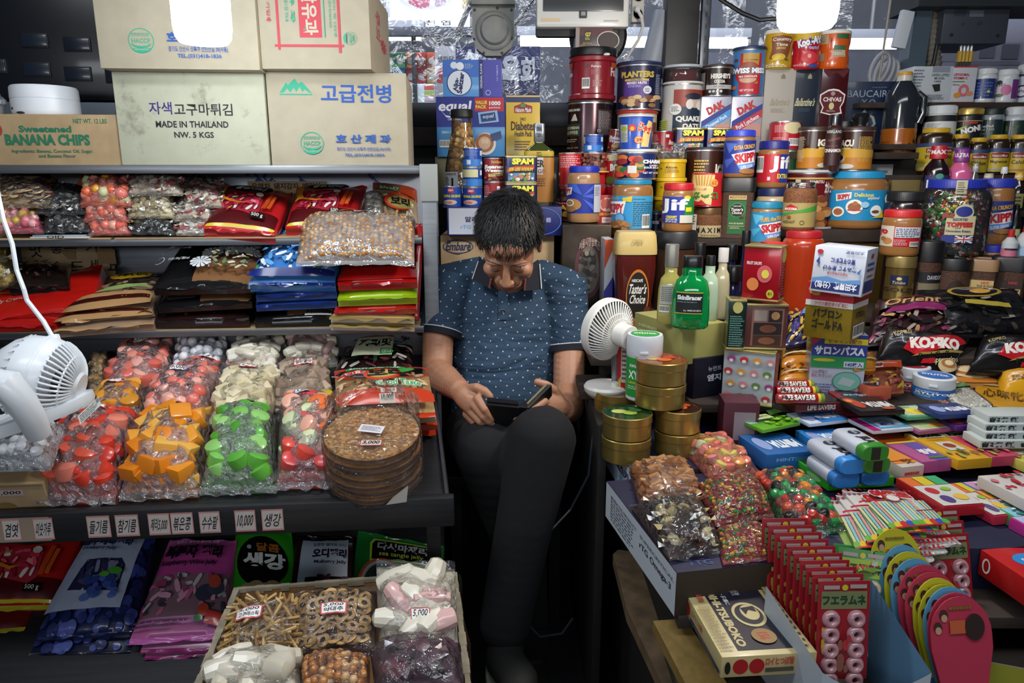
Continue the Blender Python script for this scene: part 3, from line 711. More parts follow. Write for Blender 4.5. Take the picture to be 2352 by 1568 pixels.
# ---------------------------------------------------------------- bags on the upper shelves of the left unit
def LQ(u0,u1,v0,v1,f,b,k=0,e=0):  # k shifts the top sideways, e drops the right end, in pixels
    return [onL(u0,v1,1.92+f),onL(u1,v1+e,1.92+f),onL(u1+k,v0+e,1.92+b),onL(u0+k,v0,1.92+b)]
PINK=['#d9705e','#e08a72','#d8604f','#e6a08c'];JUJ=['#c8a878','#b8925c','#5a2a20','#d0b084']
NOUG=['#c9b9a2','#b3433f','#d6cabb','#8a2f33','#cfc3b0'];BLK=['#141416','#1c1a1c','#2a2224','#8a8478']
S1=[('brown jujube slice bag on top at the left end of the upper shelf',2,135,422,478,.03,.2,.06,('slice',JUJ,.026),0),
      ('pink jelly bag under the jujube slices at the left end',-10,102,478,537,.0,.16,.05,('ball',['#d0566a','#dc7c84','#c9a24e','#e2a0a0'],.024),0),
      ('upper bag of black wrapped sweets beside the jujube slices',82,198,444,494,.03,.18,.045,('wrap',BLK,.024),8),
      ('lower bag of black wrapped sweets lying on the newspaper',100,208,496,535,.0,.14,.04,('wrap',BLK,.024),6),
      ('puffy pink and orange jelly bag, topmost of its stack by the orange scraper',186,308,418,477,.03,.2,.06,('ball',['#e0663f','#df9a32','#e58a78','#d0d0a0','#e07a6e'],.03),12),
      ('pink jelly bag in the middle of the stack by the orange scraper',192,300,470,512,.02,.16,.045,('ball',PINK,.028),0),
      ('pink jelly bag at the bottom of the stack by the orange scraper',204,302,508,541,.0,.14,.04,('ball',PINK,.028),0),
      ('bag of red and white wrapped taffy on top of the beige sweets',290,420,402,450,.05,.2,.05,('wrap',NOUG,.03),8),
      ('bag of beige wrapped sweets between the red taffy and black toffee',296,404,448,502,.02,.18,.05,('wrap',['#cdbd94','#b9a67c','#ddd2b4','#a8946a'],.028),8),
      ('bag of black and gold toffees on the cardboard liner',302,404,500,540,.0,.14,.04,('wrap',['#12120f','#1b1a16','#8f8a48','#26241e'],.026),4),
      ('red and white taffy bag, topmost of the stack beside the ginseng packs',420,515,430,478,.05,.2,.045,('wrap',NOUG,.026),8),
      ('red and white taffy bag, second in the stack beside the ginseng packs',398,492,468,508,.02,.16,.04,('wrap',NOUG,.026),6),
      ('red and white taffy bag, lowest in the stack beside the ginseng packs',405,500,505,541,.0,.13,.04,('wrap',['#d9cfc2','#c86a66','#e4dccf'],.026),4)]
for lab,u0,u1,v0,v1,f,b,th,fill,k in S1:
    bag('candy_bag',lab,'candy bag',LQ(u0,u1,v0,v1,f,b,k),th,fill,FILMC,group='candy bags on the upper shelf',ends=(.08,.14))
q=LQ(838,880,452,498,.0,.12);bag('dried_seaweed_bag','small bag of grey dried flakes between the ginseng pack and barley snack','snack bag',q,.03,('chip',['#6d665a','#8a8172','#4e493f'],.02),FILMC)
red,mar='#b51d20','#4d0d12'
def ginseng(full=True):
    o=[('r',.0,.0,1,.3,mar),('r',0,0,1,.05,'#c8b82a'),('p',[(.1,.34),(.62,.22),(.72,.3),(.7,.68),(.18,.7)],'#a22a38'),*candy_ops(.17,.28,.66,.64,['#c9304a','#e0506a','#c29a48','#8f1530','#e88a96','#d8d4cc'],26,.045,4,1.3),
         ('e',.5,.82,.3,.13,'#17120f'),('t',.3,.75,.7,.87,'홍삼캔디','#d9d2c4',{'b':.03,'i':.3}),('p',[(.06,.74),(.12,.88),(.18,.86),(.16,.62),(.2,.5),(.3,.42),(.14,.46),(.09,.4),(.1,.52)],'#d98a1e'),('p',[(.15,.52),(.4,.4),(.55,.41),(.4,.36),(.2,.44)],'#c87a1a'),
         ('p',[(.74,.3),(.8,.3),(.84,.7),(.79,.7)],'#b8431c'),('p',[(.81,.32),(.86,.32),(.89,.66),(.85,.66)],'#c4521f'),('e',.66,.62,.05,.05,'#cfc9c0'),('r',.62,.1,.82,.19,'#17120f'),('t',.64,.11,.8,.18,'500 g','#d8d4c8')]
    return o
for P,lab in ((LQ(468,632,436,524,-.01,.2,36,16),'glossy red ginseng candy pack nearer the black toffees on the upper shelf'),(LQ(656,815,438,525,.02,.22,26,0),'glossy red ginseng candy pack behind the chickpea bag')):
    pbag('ginseng_candy_pack',lab,'candy pack',P,.065,red,ginseng(),'ginseng candy packs on the upper shelf',endm='#b01c20',ends=(.03,.1))
pbag('barley_snack_pack','clear printed barley cracker pack standing at the shelf end by the post','snack pack',LQ(862,962,430,522,.05,.2,-6,14),.05,'#a89272',[*candy_ops(.02,.02,.98,.7,['#c2a378','#b08f62','#d0b68e','#8a6c44'],40,.06,8),('p',[(0,.8),(1,.6),(1,.95),(0,1)],'#b4431f'),('r',.1,.72,.6,.84,'#1f6b3a'),('t',.14,.74,.58,.82,'BARLEY','#dfe5dc'),('e',.55,.45,.34,.2,'#c23a22'),('e',.6,.43,.3,.15,'#9a8a4a'),('t',.36,.34,.8,.54,'보리','#1a1714',{'b':.05})],None,(.05,.04),'#b4401e')
# ---- middle shelf
cl=lambda *a:candy_ops(*a)
pbag('chocolate_bag','small bag of dark chocolate sweets on the red packs','candy bag',LQ(20,160,610,660,.02,.2,4),.05,M('#1d1512',.2,coat=.6,bump=.6,bscale=60),candy_ops(.05,.1,.95,.9,['#2a1a16','#4a3830','#9a8f7e','#18100e','#b8ae96'],40,.05,6))
bag('gold_candy_bag','bag of gold wrapped sweets at the left edge of the middle shelf','candy bag',LQ(-60,38,556,660,.05,.2),.06,('wrap',['#b3942c','#c4a83c','#8f7a28','#e0d8b0'],.03),FILMC)
rw=[('p',[(.1,.62),(.55,.95),(.75,.9),(.35,.5)],'#c9c2ae'),('p',[(.2,.55),(.5,.8),(.62,.72),(.36,.46)],'#8a2f18'),('t',.1,.2,.5,.32,'Rice candy Crunch','#d9a9a0',{'i':.3,'r':10}),('e',.62,.5,.05,.03,'#d08a84')]
pbag('red_candy_pack','large red candy pack on top in front of the handwritten cardboard notice','candy pack',[onL(-90,745,1.86),onL(212,706,1.88),onL(236,614,2.08),onL(-60,672,2.08)],.05,'#b5160f',rw,'red candy packs',ends=(.02,.05))
pbag('red_candy_pack','red candy pack with a sharp corner, underneath the other red pack','candy pack',[onL(-90,752,1.85),onL(128,748,1.85),onL(196,672,2.02),onL(-60,690,2.02)],.035,'#a8130e',[],'red candy packs',ends=(.02,.03))
tan='#b48a5c'
for i,(P,lab) in enumerate((([onL(148,738,1.86),onL(352,712,1.88),onL(375,640,2.1),onL(235,655,2.1)],'scorched rice candy pack with a yellow oval, on top of the twin pack'),([onL(128,760,1.85),onL(355,742,1.86),onL(370,700,2.02),onL(190,712,2.02)],'scorched rice candy pack peeping out beneath its twin'))):
    pbag('rice_candy_pack',lab,'candy pack',P,.045,'#8d7460',[*dots_ops(.05,.3,.95,.98,['#9b8068','#7a6250','#b29a80','#8a6f58'],60,.04),('r',0,0,1,.26,tan),('r',.02,.09,.98,.17,'#3f1210'),('p',[(.3,.28),(.95,.36),(.9,.46),(.4,.4)],'#9db86a'),('e',.62,.76,.3,.14,'#dfa322'),('e',.64,.78,.27,.12,'#e6c62a'),('t',.42,.7,.86,.84,'누룽지 캔디','#1c1712',{'b':.04})],'scorched rice candy packs',(.07,.05),tan)
bk='#101012'
flower=lambda x,y,r:[q for k in range(12) for q in [('p',[(x,y),(x+r*math.cos(k*PI/6-.2),y+r*1.1*math.sin(k*PI/6-.2)),(x+r*1.1*math.cos(k*PI/6),y+r*1.2*math.sin(k*PI/6)),(x+r*math.cos(k*PI/6+.2),y+r*1.1*math.sin(k*PI/6+.2))],'#d9dde0')]]
bs=[('r',.38,0,1,1,'#7d5636'),*flower(.62,.8,.12),*flower(.84,.82,.13),*flower(.5,.54,.11),*flower(.74,.56,.1),*flower(.94,.54,.09),*flower(.45,.24,.1),*candy_ops(.56,.1,.98,.44,['#8f8a7a','#c2bda8','#3a3430','#a08f5c','#5c7a4a','#d8d4c8'],36,.03,9),('t',.05,.48,.32,.6,'흑사랑','#dcdcdc',{'b':.04,'i':.2}),('t',.0,.4,.32,.46,'Black Sugar Candy','#c9c9c9'),('p',[(.1,.66),(.24,.84),(.3,.82),(.26,.72),(.34,.72),(.3,.66),(.2,.7)],'#c2201e'),('o',.05,.2,.05,.07,.008,'#cfcfcf'),('t',.14,.17,.36,.23,'캔디류 / 700 g / 2800 kcal','#c8c8c8')]
pbag('black_sugar_candy_pack','black and brown candy pack with white blossoms, topmost of its stack','candy pack',[onL(352,662,1.86),onL(580,658,1.86),onL(612,562,2.1),onL(420,566,2.1)],.05,bk,bs,'black sugar candy packs',(.06,.06),bk,.25)
pbag('black_sugar_candy_pack','black and brown candy pack just below the blossom pack','candy pack',[onL(362,706,1.86),onL(578,694,1.86),onL(590,640,2.06),onL(395,650,2.06)],.04,bk,[('r',.45,.0,1,.5,'#6e4c30'),*candy_ops(.6,.3,.95,.8,['#8f8a7a','#c2bda8','#3a3430'],16,.03,2),('r',.1,.06,.4,.14,'#2c2c30')],'black sugar candy packs',(.06,.03),bk)
pbag('red_bean_pack','dark pack of red bean sweets at the foot of the blossom pack stack','candy pack',[onL(360,738,1.86),onL(572,732,1.86),onL(585,690,2.06),onL(395,690,2.06)],.045,'#23100f',[*dots_ops(.03,.05,.97,.6,['#3c1512','#5a221a','#2a0f0e','#6a2c22'],120,.02),('r',.0,.62,1,.68,'#8f8c8a')],None,(.03,.03),'#1a0d0d')
lb_,db='#3f7cc0','#16246e'
mint=[('r',.05,.62,.95,.98,'#4f92cc'),('p',[(.1,.66),(.55,.64),(.9,.72),(.9,.95),(.15,.95)],'#b4d4e8'),('t',.16,.76,.5,.92,'Sweet','#2a5fb0',{'i':.4,'b':.03}),*candy_ops(.03,.06,.97,.56,['#cfe0ec','#5c9cd4','#e9eef0','#2f6db4','#a8cce2','#2f8a5c'],60,.045,12),('t',.3,.57,.8,.61,'FRESH CANDY','#dfe8f0'),('r',0,0,1,.07,db)]
pbag('blue_candy_pack','blue and silver mint candy pack, topmost of its stack beside the chickpeas','candy pack',[onL(572,652,1.84),onL(770,652,1.84),onL(790,530,2.06),onL(640,530,2.06)],.06,lb_,mint,'blue mint candy packs',(.04,.06),db,.2)
for i,(v,lab) in enumerate(((682,'second blue mint candy pack under the topmost one'),(704,'lowest blue mint candy pack above the dark sweets'))):
    pbag('blue_candy_pack',lab,'candy pack',[onL(588,v,1.85+.005*i),onL(774,v-10,1.85+.005*i),onL(780,v-50,2.04),onL(600,v-44,2.04)],.035,'#27437f',[('r',0,.1,1,.3,'#b9c6d4'),*candy_ops(.05,.25,.95,.8,['#b8cfe0','#4a86c0','#dfe5ea'],20,.05,i),('r',0,0,1,.1,db)],'blue mint candy packs',(.05,.02),db)
pbag('black_sugar_candy_pack','black and brown candy pack lowest under the blue mint packs','candy pack',[onL(585,738,1.86),onL(770,728,1.86),onL(785,690,2.06),onL(600,690,2.06)],.045,bk,[('r',.4,0,1,.4,'#6e4c30'),('bar',.62,.02,.95,.2)],'black sugar candy packs',(.05,.03),bk)
bag('chickpea_bag','big flat bag of roasted chickpeas with a red label on its top edge','snack bag',[onL(682,608,1.80),onL(952,606,1.80),onL(952,506,1.99),onL(700,500,1.99)],.05,('ball',['#a8743c','#b98a50','#95622e','#c49c66'],.0135),film_mat('frosted_film',clear=.8,haze=.2,scale=14,bump=.6),
    [(.3,.86,.68,.98,['두리식품'],'#b84a30','#c9744c','#5a2a4a'),(.46,.78,.6,.85,['5,000'],'#c05050')],ends=(.06,.03),core='#9a6a38',lay=1,wr=.16)
for v,c,lab,ops,e in ((652,'#b01312','red sweet pack right under the chickpea bag',[*candy_ops(.35,.3,.98,.9,['#b03a6a','#d0708a','#b9a23a','#d8d0cc'],18,.05,3),('r',0,0,1,.22,'#b01312')],'#a81010'),(688,'#8fb012','lime green sweet pack between two red packs below the chickpeas',[('t',.05,.3,.25,.7,'RICE','#2a3208',{'r':-60}),('o',.82,.6,.06,.2,.01,'#2a3208'),('o',.92,.5,.06,.2,.01,'#2a3208')],'#7d9c10')):
    pbag('sweet_pack',lab,'candy pack',[onL(776,v,1.83),onL(958,v-8,1.83),onL(958,v-60,2.0),onL(790,v-56,2.0)],.05,c,ops,'sweet packs below the chickpeas',(.08,.02),e)
pbag('sweet_pack','dark red sweet pack below the lime green pack','candy pack',[onL(768,715,1.83),onL(956,706,1.83),onL(956,665,2.0),onL(790,670,2.0)],.04,'#a51213',[],'sweet packs below the chickpeas',(.1,.02),'#a51213')
for v,lab in ((738,'gold foil ended pack above its twin at the shelf end'),(756,'gold foil ended pack at the very bottom overhanging the shelf')):
    pbag('sweet_pack',lab,'candy pack',[onL(760,v-10,1.82),onL(952,v-4,1.82),onL(956,v-40,2.0),onL(790,v-40,2.0)],.03,'#b9b2a6',[('r',0,.16,1,.26,'#b02222'),('r',0,0,1,.14,'#b99f5c'),('t',.65,.34,.92,.5,'g 0070','#2a2a2a')],'sweet packs below the chickpeas',(.14,.02),M('#c2ab6c',.3,.6,bump=.8,bscale=40))
pbag('hanging_red_pack','stack of red packs wedged upright beside the steel post','candy pack',[onL(950,735,1.86),onL(962,735,1.86),onL(974,520,1.96),onL(955,520,1.96)],.03,'#a31b1e',[('r',.2,.1,.6,.6,'#c9bfae')],None,(.0,.03))
# ---------------------------------------------------------------- jelly bags on the sloping tray
TP=plane_loc(-.6,.645,.25)
def TQ(*c,lift=0):f=plane_loc(-.6,.645+lift,.25);return [f(*q) for q in c]
RED=['#d8402e','#dd5a44','#cf3a2c','#e4806c'];ORG=['#e08a1e','#e89c34','#d97c18','#eab050'];GRN=['#5ba83a','#74b852','#4b9a30','#8cc46a'];MIX=['#d94a3c','#e0703c','#dcc43a','#e6a890','#d84848','#cfd6a8']
WHT=['#e3e6ec','#d6dae2','#eef0f2'];IVO=['#ddd0ae','#e6dcc0','#d3c49c'];BRN=['#a08a76','#b39f8b','#8f7a68'];PUF=['#e0d9c6','#e8e2d2','#d8d0bc','#d9b4ae'];PNK2=['#e0796a','#e6917f','#d9685a','#eba99a']
tb=[('jelly_bag','large bag of red jellies at the front left of the tray',[(95,1152),(268,1150),(335,985),(168,985)],.085,('drum',RED,.045),[(.32,.8,.62,.88,['10,000'])]),
      ('jelly_bag','large bag of orange jellies between red and green ones',[(288,1142),(455,1136),(498,975),(350,980)],.085,('cube',ORG,.042),[(.3,.8,.6,.89,['12,000','오렌지'])]),
      ('jelly_bag','large bag of clear green jellies at the front of the tray',[(470,1130),(632,1126),(636,972),(512,974)],.085,('drum',GRN,.044),[(.33,.82,.7,.92,['12,000','사과젤리'])]),
      ('jelly_bag','bag of mixed red and yellow jellies next to the round crackers',[(642,1118),(785,1112),(776,945),(650,945)],.085,('drum',MIX,.044),[(.3,.78,.58,.86,['5,000'],'#5070b0')]),
      ('jelly_bag','bag of orange jelly slices behind the fan base',[(212,980),(330,976),(345,905),(236,915)],.06,('drum',['#e0962e','#e6a648','#d8842a'],.042),[(.25,.6,.6,.8,['5,000'])]),
      ('jelly_bag','bag of pink jellies in the second row, centre of the tray',[(335,978),(478,965),(508,875),(360,888)],.065,('ball',PNK2,.036),[(.35,.62,.62,.76,['5,000'],'#5070b0')]),
      ('jelly_bag','bag of pink jellies below the white candy balls',[(385,905),(512,880),(515,850),(420,860)],.05,('drum',PNK2,.036),[(.55,.6,.95,.85,['젤리'])]),
      ('jelly_bag','bag of pink jellies at the far left beside the peanuts',[(235,930),(378,910),(416,805),(300,815)],.075,('drum',PNK2,.04),[(.35,.6,.62,.72,['5,000'])]),
      ('candy_bag','bag of ivory cube sweets in the tray centre',[(482,975),(620,965),(645,870),(525,880)],.06,('cube',IVO,.032),[(.34,.76,.66,.92,['12,000','우유맛'])]),
      ('candy_bag','bag of brown cube sweets beside the barley cracker packs',[(622,965),(765,950),(752,850),(650,855)],.06,('cube',BRN,.03),[(.35,.6,.72,.78,['12,000','생강젤리'])]),
      ('candy_bag','bag of white candy balls at the back of the tray',[(398,868),(515,862),(550,775),(432,780)],.075,('ball',WHT,.026),[]),
      ('puffed_rice_bag','bag of white puffed rice sweets nearer the candy balls',[(518,888),(642,885),(662,800),(560,805)],.07,('log',PUF,.035),[]),
      ('puffed_rice_bag','bag of white puffed rice sweets further right at the tray back',[(655,855),(772,840),(782,788),(682,790)],.075,('log',PUF,.035),[]),
      ('peanut_bag','bag of peanuts in shells behind the white fan',[(205,905),(250,900),(262,832),(215,835)],.05,('bean',['#b89460','#a8834e','#c6a676'],.03),[]),
      ('candy_bag','bag of green wrapped sweets at the dark back of the tray',[(168,830),(295,820),(308,770),(185,770)],.05,('wrap',['#2f8a22','#4aa83a','#1f6a1a','#c8c2b4'],.028),[]),
      ('candy_bag','bag of red foil sweets at the dark back of the tray',[(290,820),(420,805),(425,762),(310,765)],.05,('wrap',['#b01c22','#c8303a','#8f1218'],.03),[]),
      ('cracker_bag','bag of tan rice crackers at the left edge behind the fan',[(-60,850),(30,850),(40,795),(-60,795)],.05,('chip',['#8f7a4e','#a08a5a','#7a683f'],.04),[])]
for nm,lab,c,th,fill,pr in tb:
    far=min(q[1] for q in c)<880
    P=TQ(*c,lift=.035 if 'centre' in lab else 0);m_=(P[0]+P[1]+P[2]+P[3])/4;P=[m_+(p-m_)*1.07 for p in P]
    bag(nm,lab,'jelly bag' if nm=='jelly_bag' else 'candy bag',P,th*1.12,fill,FILM if nm=='jelly_bag' else FILMC,pr,'clear bags on the sloping tray',(.05,.12),wr=.14)
# cardboard block and white balls at the front left
mb=boxmesh(.2,.16,.075,CARD,dict(front=[('r',.5,.62,.82,.86,'#b9918a'),('r',.52,.66,.8,.82,'#b9b0a4'),('t',.54,.68,.78,.8,'5,000','#1c1c22',{'i':.2}),('e',.3,.3,.1,.2,'#7a6038'),('e',.6,.25,.1,.2,'#86693e'),('r',0,.92,1,1,'#8a7a5a')]));o=mb.build('candy_box');q=TP(30,1163);o.location=q+EXL*-.03+EYL*.08+V((0,0,-.0));o.rotation_euler=(math.atan(.25),0,AL)
tag(o,'brown boxed candy slab under the bag of white balls','candy box')
tQ=[q+V((0,0,.0)) for q in (onL(-90,1085,1.37),onL(118,1082,1.37),onL(150,985,1.5),onL(-60,995,1.5))]
bag('candy_bag','bag of white speckled candy balls at the left front below the white fan','candy bag',tQ,.06,('ball',WHT,.026),FILM,[(.44,.72,.64,.86,['5,000'],'#5070b0')],'clear bags on the sloping tray',(.04,.12))
# printed packs at the right of the tray
pbag('cassia_candy_pack','dark clear pack with a cream label at the tray back right','candy pack',TQ((762,868),(948,862),(948,790),(800,795),lift=.02),.06,M('#2a1718',.2,coat=.6),[*candy_ops(.02,.02,.98,.95,['#3a2226','#8f9a8a','#5a2a30','#1c3a24','#b8b4ae'],60,.05,14),('p',[(.22,.2),(.74,.2),(.74,.8),(.5,.9),(.22,.8)],'#cfd6b4'),('t',.26,.44,.72,.7,'계피맛','#17140f',{'b':.05}),('p',[(.24,.78),(.74,.78),(.7,.86),(.28,.86)],'#8f1a22'),('t',.3,.79,.68,.84,'CASSIA CANDY','#d8b8b0'),('r',.58,.22,.74,.36,'#3aa04a'),('t',.6,.24,.72,.34,'캔디','#eef4ea'),('r',.84,.75,.96,1.0,'#0c0c0c'),('t',.86,.8,.94,.95,'향긋','#ddd')],None,(.03,.05),'#221416')
tk='#b8381a'
ht=[*candy_ops(.03,.24,.97,.78,['#b8966a','#c9a97e','#a07c50','#d4b990','#8f6c44'],70,.045,15),('p',[(0,.84),(1,.9),(1,1),(0,1)],tk),('p',[(.12,.82),(.75,.82),(.72,.94),(.14,.94)],'#2f8a4a'),('t',.16,.84,.7,.92,'BARLEY HARD TACK','#e8efe4',{'b':.03}),('r',.1,.64,.19,.76,'#b82a20'),('t',.11,.66,.18,.74,'발','#f0e8e0'),('r',.2,.64,.29,.76,'#b82a20'),('t',.21,.66,.28,.74,'효','#f0e8e0'),('e',.5,.6,.2,.16,'#c03a1c'),('e',.5,.6,.15,.12,'#b39a5a'),('t',.34,.52,.74,.76,'보리','#191512',{'b':.06}),('p',[(.7,.6),(.84,.74),(.8,.8),(.66,.72)],'#2f8a3a'),('t',.42,.28,.88,.42,'Good Taste','#3a9a58',{'b':.03,'out':'#e8e4d8'}),('r',0,0,1,.2,tk),('p',[(.1,.02),(.14,.02),(.3,.18),(.27,.18)],'#cc5a30'),('r',.46,.12,.62,.2,'#c9c0b4'),('t',.48,.13,.6,.19,'신흥제과','#6a3a4a'),('r',.44,.0,.6,.1,'#c4b6a6'),('t',.46,.01,.58,.09,'10,000','#221f1c')]
for i,(P,lab) in enumerate(((TQ((775,960),(1000,950),(985,868),(770,875),lift=.10),'orange barley cracker pack, topmost of the stack beside the seated person'),(TQ((782,980),(1003,968),(985,885),(772,890),lift=.055),'orange barley cracker pack, middle of the stack'),(TQ((790,1000),(1000,990),(985,905),(775,905),lift=.01),'orange barley cracker pack, bottom of the stack behind the round crackers'))):
    pbag('barley_cracker_pack',lab,'snack pack',P,.055,'#a78658' if i==0 else '#b0381c',ht if i==0 else [('r',.2,.02,.36,.16,'#c4b6a6'),('t',.22,.03,.34,.14,'흥제과','#2a2420'),('r',.66,.05,.84,.16,'#c9c0b4')],'barley cracker packs',(.1,.06),tk,.25)
# round crackers
rc=thing('cracker_stack','bagged stack of round sesame crackers marked three thousand on a paper sticker','crackers',(0,0,0))
q0,q1=TP(790,1100),TP(1012,1088);cR=((q1-q0).length)*.49;c0=loc(-.105,-.475,TZ(-.475));rc.location=c0;rc.rotation_euler=(math.atan(.25),0,AL)
cm=[board_mat('sesame_cracker','#a8763a',.35),board_mat('cracker_edge','#b98a58',.2)]
n=7
for i in range(n):
    mb=MB();z=.004+i*.0165;wob=.0035*math.sin(i*2.1)
    mb.lathe([(cR*.93,z),(cR*.97,z+.003),(cR*.985,z+.007,cm[1]),(cR*.965,z+.0125,M('#5a3826',.5,coat=.3)),(cR*.9,z+.0155,cm[0]),(cR*.5,z+.0150,cm[0]),(.0001,z+.015,cm[0])],cm[1],40,Matrix.Translation((wob,wob*.6,0)))
    if i==n-1:
        rr=random.Random(4)
        for _ in range(420):
            a,r=rr.uniform(0,2*PI),cR*.93*rr.random()**.5;mb.ball((0,0,0),(.0052,.0026,.0018),M(rr.choice(['#c49a5a','#b98b48','#d0a868','#9c6c34']),.3,coat=.5),6,Matrix.Translation((r*math.cos(a),r*math.sin(a),z+.0155)) @ Matrix.Rotation(rr.uniform(0,PI),4,'Z'))
    mb.build('cracker',rc)
zt=.004+n*.0165
mb=MB();mb.lathe([(cR*1.0,.001),(cR*1.03,.02),(cR*1.03,zt*.8),(cR*1.0,zt+.006),(cR*.8,zt+.008),(.0001,zt+.006)],FILMC,40)
vs,fs=[],[]
for j in range(5):
    for i in range(19):
        a=math.radians(20+140*i/18);vs.append((cR*(1.03+.02*math.sin(i*1.7))*math.cos(a),cR*(1.03+.12*j/4)*math.sin(a),zt*.7+.022*j+.006*math.sin(i*2.3+j)))
fs=[(j*19+i,j*19+i+1,(j+1)*19+i+1,(j+1)*19+i) for j in range(4) for i in range(18)];mb.add(vs,fs,FILMC);mb.build('film',rc)
for nm,x,y,w_,h_,rot,ops in (('price_label',.004,-.055,.044,.02,-2,[('r',0,0,1,1,'#9c3038'),('r',.05,.1,.95,.9,'#c0b8aa'),('t',.12,.2,.88,.8,'3,000','#15151a',{'i':.25,'b':.03})]),('product_label',-.002,.0,.05,.026,-14,[('r',0,0,1,1,'#cfccd0'),('l',.1,.2,.9,.85,4,'#77737a')])):
    mb=MB();prints(mb,Flat((0,0,0),(w_,0,0),(0,h_,0)),ops);o=mb.build(nm,rc);o.location=(x-w_/2,y-h_/2,zt+.0088);o.rotation_euler=(0,0,math.radians(rot))
mb=MB();mb.add([(.03,-cR*1.04,.012),(.07,-cR*.95,.01),(.075,-cR*.93,.05),(.045,-cR*1.03,.03)],[(0,1,2,3)],'#c9c4bc');mb.build('torn_label',rc)
# ---------------------------------------------------------------- printed jelly packs on the low shelf
BP=plane_loc(-.5,.2,BK)
def BQ(*c,lift=0):f=plane_loc(-.5,.2+lift,BK);return [f(*q) for q in c]
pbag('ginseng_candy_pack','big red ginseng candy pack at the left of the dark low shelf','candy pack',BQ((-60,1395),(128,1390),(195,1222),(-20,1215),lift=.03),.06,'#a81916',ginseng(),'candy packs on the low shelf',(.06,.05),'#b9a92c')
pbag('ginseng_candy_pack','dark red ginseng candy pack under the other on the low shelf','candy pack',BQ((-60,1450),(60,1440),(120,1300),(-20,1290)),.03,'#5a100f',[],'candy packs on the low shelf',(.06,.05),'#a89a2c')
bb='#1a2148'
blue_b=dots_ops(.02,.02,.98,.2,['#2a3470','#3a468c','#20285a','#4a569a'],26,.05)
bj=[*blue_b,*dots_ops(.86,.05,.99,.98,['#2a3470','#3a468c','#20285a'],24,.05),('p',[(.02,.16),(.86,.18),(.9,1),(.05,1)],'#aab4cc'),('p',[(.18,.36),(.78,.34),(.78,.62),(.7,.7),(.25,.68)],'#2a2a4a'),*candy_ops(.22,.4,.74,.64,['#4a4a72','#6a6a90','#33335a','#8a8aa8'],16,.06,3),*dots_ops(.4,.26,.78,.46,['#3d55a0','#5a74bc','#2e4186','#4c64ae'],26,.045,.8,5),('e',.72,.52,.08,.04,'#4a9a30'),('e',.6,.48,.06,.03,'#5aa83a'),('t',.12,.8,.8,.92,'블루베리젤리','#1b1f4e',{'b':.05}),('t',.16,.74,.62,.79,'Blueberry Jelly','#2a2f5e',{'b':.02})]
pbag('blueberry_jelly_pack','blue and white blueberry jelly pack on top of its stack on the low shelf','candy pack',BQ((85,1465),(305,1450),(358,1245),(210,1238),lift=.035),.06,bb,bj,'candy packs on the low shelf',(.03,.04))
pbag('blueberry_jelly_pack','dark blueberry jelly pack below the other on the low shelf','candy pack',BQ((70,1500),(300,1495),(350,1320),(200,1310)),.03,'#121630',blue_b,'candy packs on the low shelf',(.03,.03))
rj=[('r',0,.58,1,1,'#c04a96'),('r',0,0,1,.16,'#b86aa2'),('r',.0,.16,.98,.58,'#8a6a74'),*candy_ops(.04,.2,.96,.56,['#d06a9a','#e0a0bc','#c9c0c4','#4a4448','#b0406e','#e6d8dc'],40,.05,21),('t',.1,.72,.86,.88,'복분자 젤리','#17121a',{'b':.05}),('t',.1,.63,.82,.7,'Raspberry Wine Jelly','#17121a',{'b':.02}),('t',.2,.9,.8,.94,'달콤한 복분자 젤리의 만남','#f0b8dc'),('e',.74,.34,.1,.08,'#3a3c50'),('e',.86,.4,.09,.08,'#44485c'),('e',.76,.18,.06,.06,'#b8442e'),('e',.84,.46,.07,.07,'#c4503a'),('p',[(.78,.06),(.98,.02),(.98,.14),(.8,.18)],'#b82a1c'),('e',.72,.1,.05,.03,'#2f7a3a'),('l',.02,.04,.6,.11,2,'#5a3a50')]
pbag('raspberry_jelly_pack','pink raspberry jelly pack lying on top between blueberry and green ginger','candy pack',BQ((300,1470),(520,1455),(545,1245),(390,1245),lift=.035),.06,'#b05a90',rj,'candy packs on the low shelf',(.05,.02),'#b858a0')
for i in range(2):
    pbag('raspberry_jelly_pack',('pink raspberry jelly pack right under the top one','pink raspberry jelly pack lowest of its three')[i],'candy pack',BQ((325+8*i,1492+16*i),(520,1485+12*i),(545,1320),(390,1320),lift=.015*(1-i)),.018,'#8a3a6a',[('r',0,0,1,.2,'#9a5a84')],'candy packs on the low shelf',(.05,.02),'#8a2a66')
gj=[('e',.5,.5,.4,.34,'#0d0d0c'),('t',.4,.62,.78,.74,'달콤','#b06a2a',{'b':.03}),('t',.2,.38,.86,.6,'생강','#dfe2dc',{'b':.05}),('t',.24,.64,.32,.7,'✳','#ddd'),*[('e',.3+.12*k,.16+.03*(k % 2),.1,.05,'#9a865c') for k in range(5)]]
pbag('ginger_candy_pack','bright green ginger candy pack leaning beside the raspberry pack','candy pack',BQ((520,1390),(690,1385),(670,1225),(545,1205),lift=.02),.05,'#2f9a1e',gj,'candy packs on the low shelf',(.02,.06))
mj=[('r',.0,0,.14,1,'#2a1018'),('r',.92,0,1,1,'#2a1018'),('r',.14,.4,.92,1,'#b0bccb'),('r',.14,0,.26,.4,'#b0bccb'),('t',.34,.84,.88,.89,'달콤한 젤리와 오디','#2f3340'),('t',.34,.66,.9,.8,'오디젤리','#2a1636',{'b':.05}),('t',.38,.57,.9,.63,'Mulberry Jelly','#2a1a30',{'b':.02}),*candy_ops(.3,.05,.9,.4,['#3a1a2c','#5a3048','#241018'],14,.07,2)]
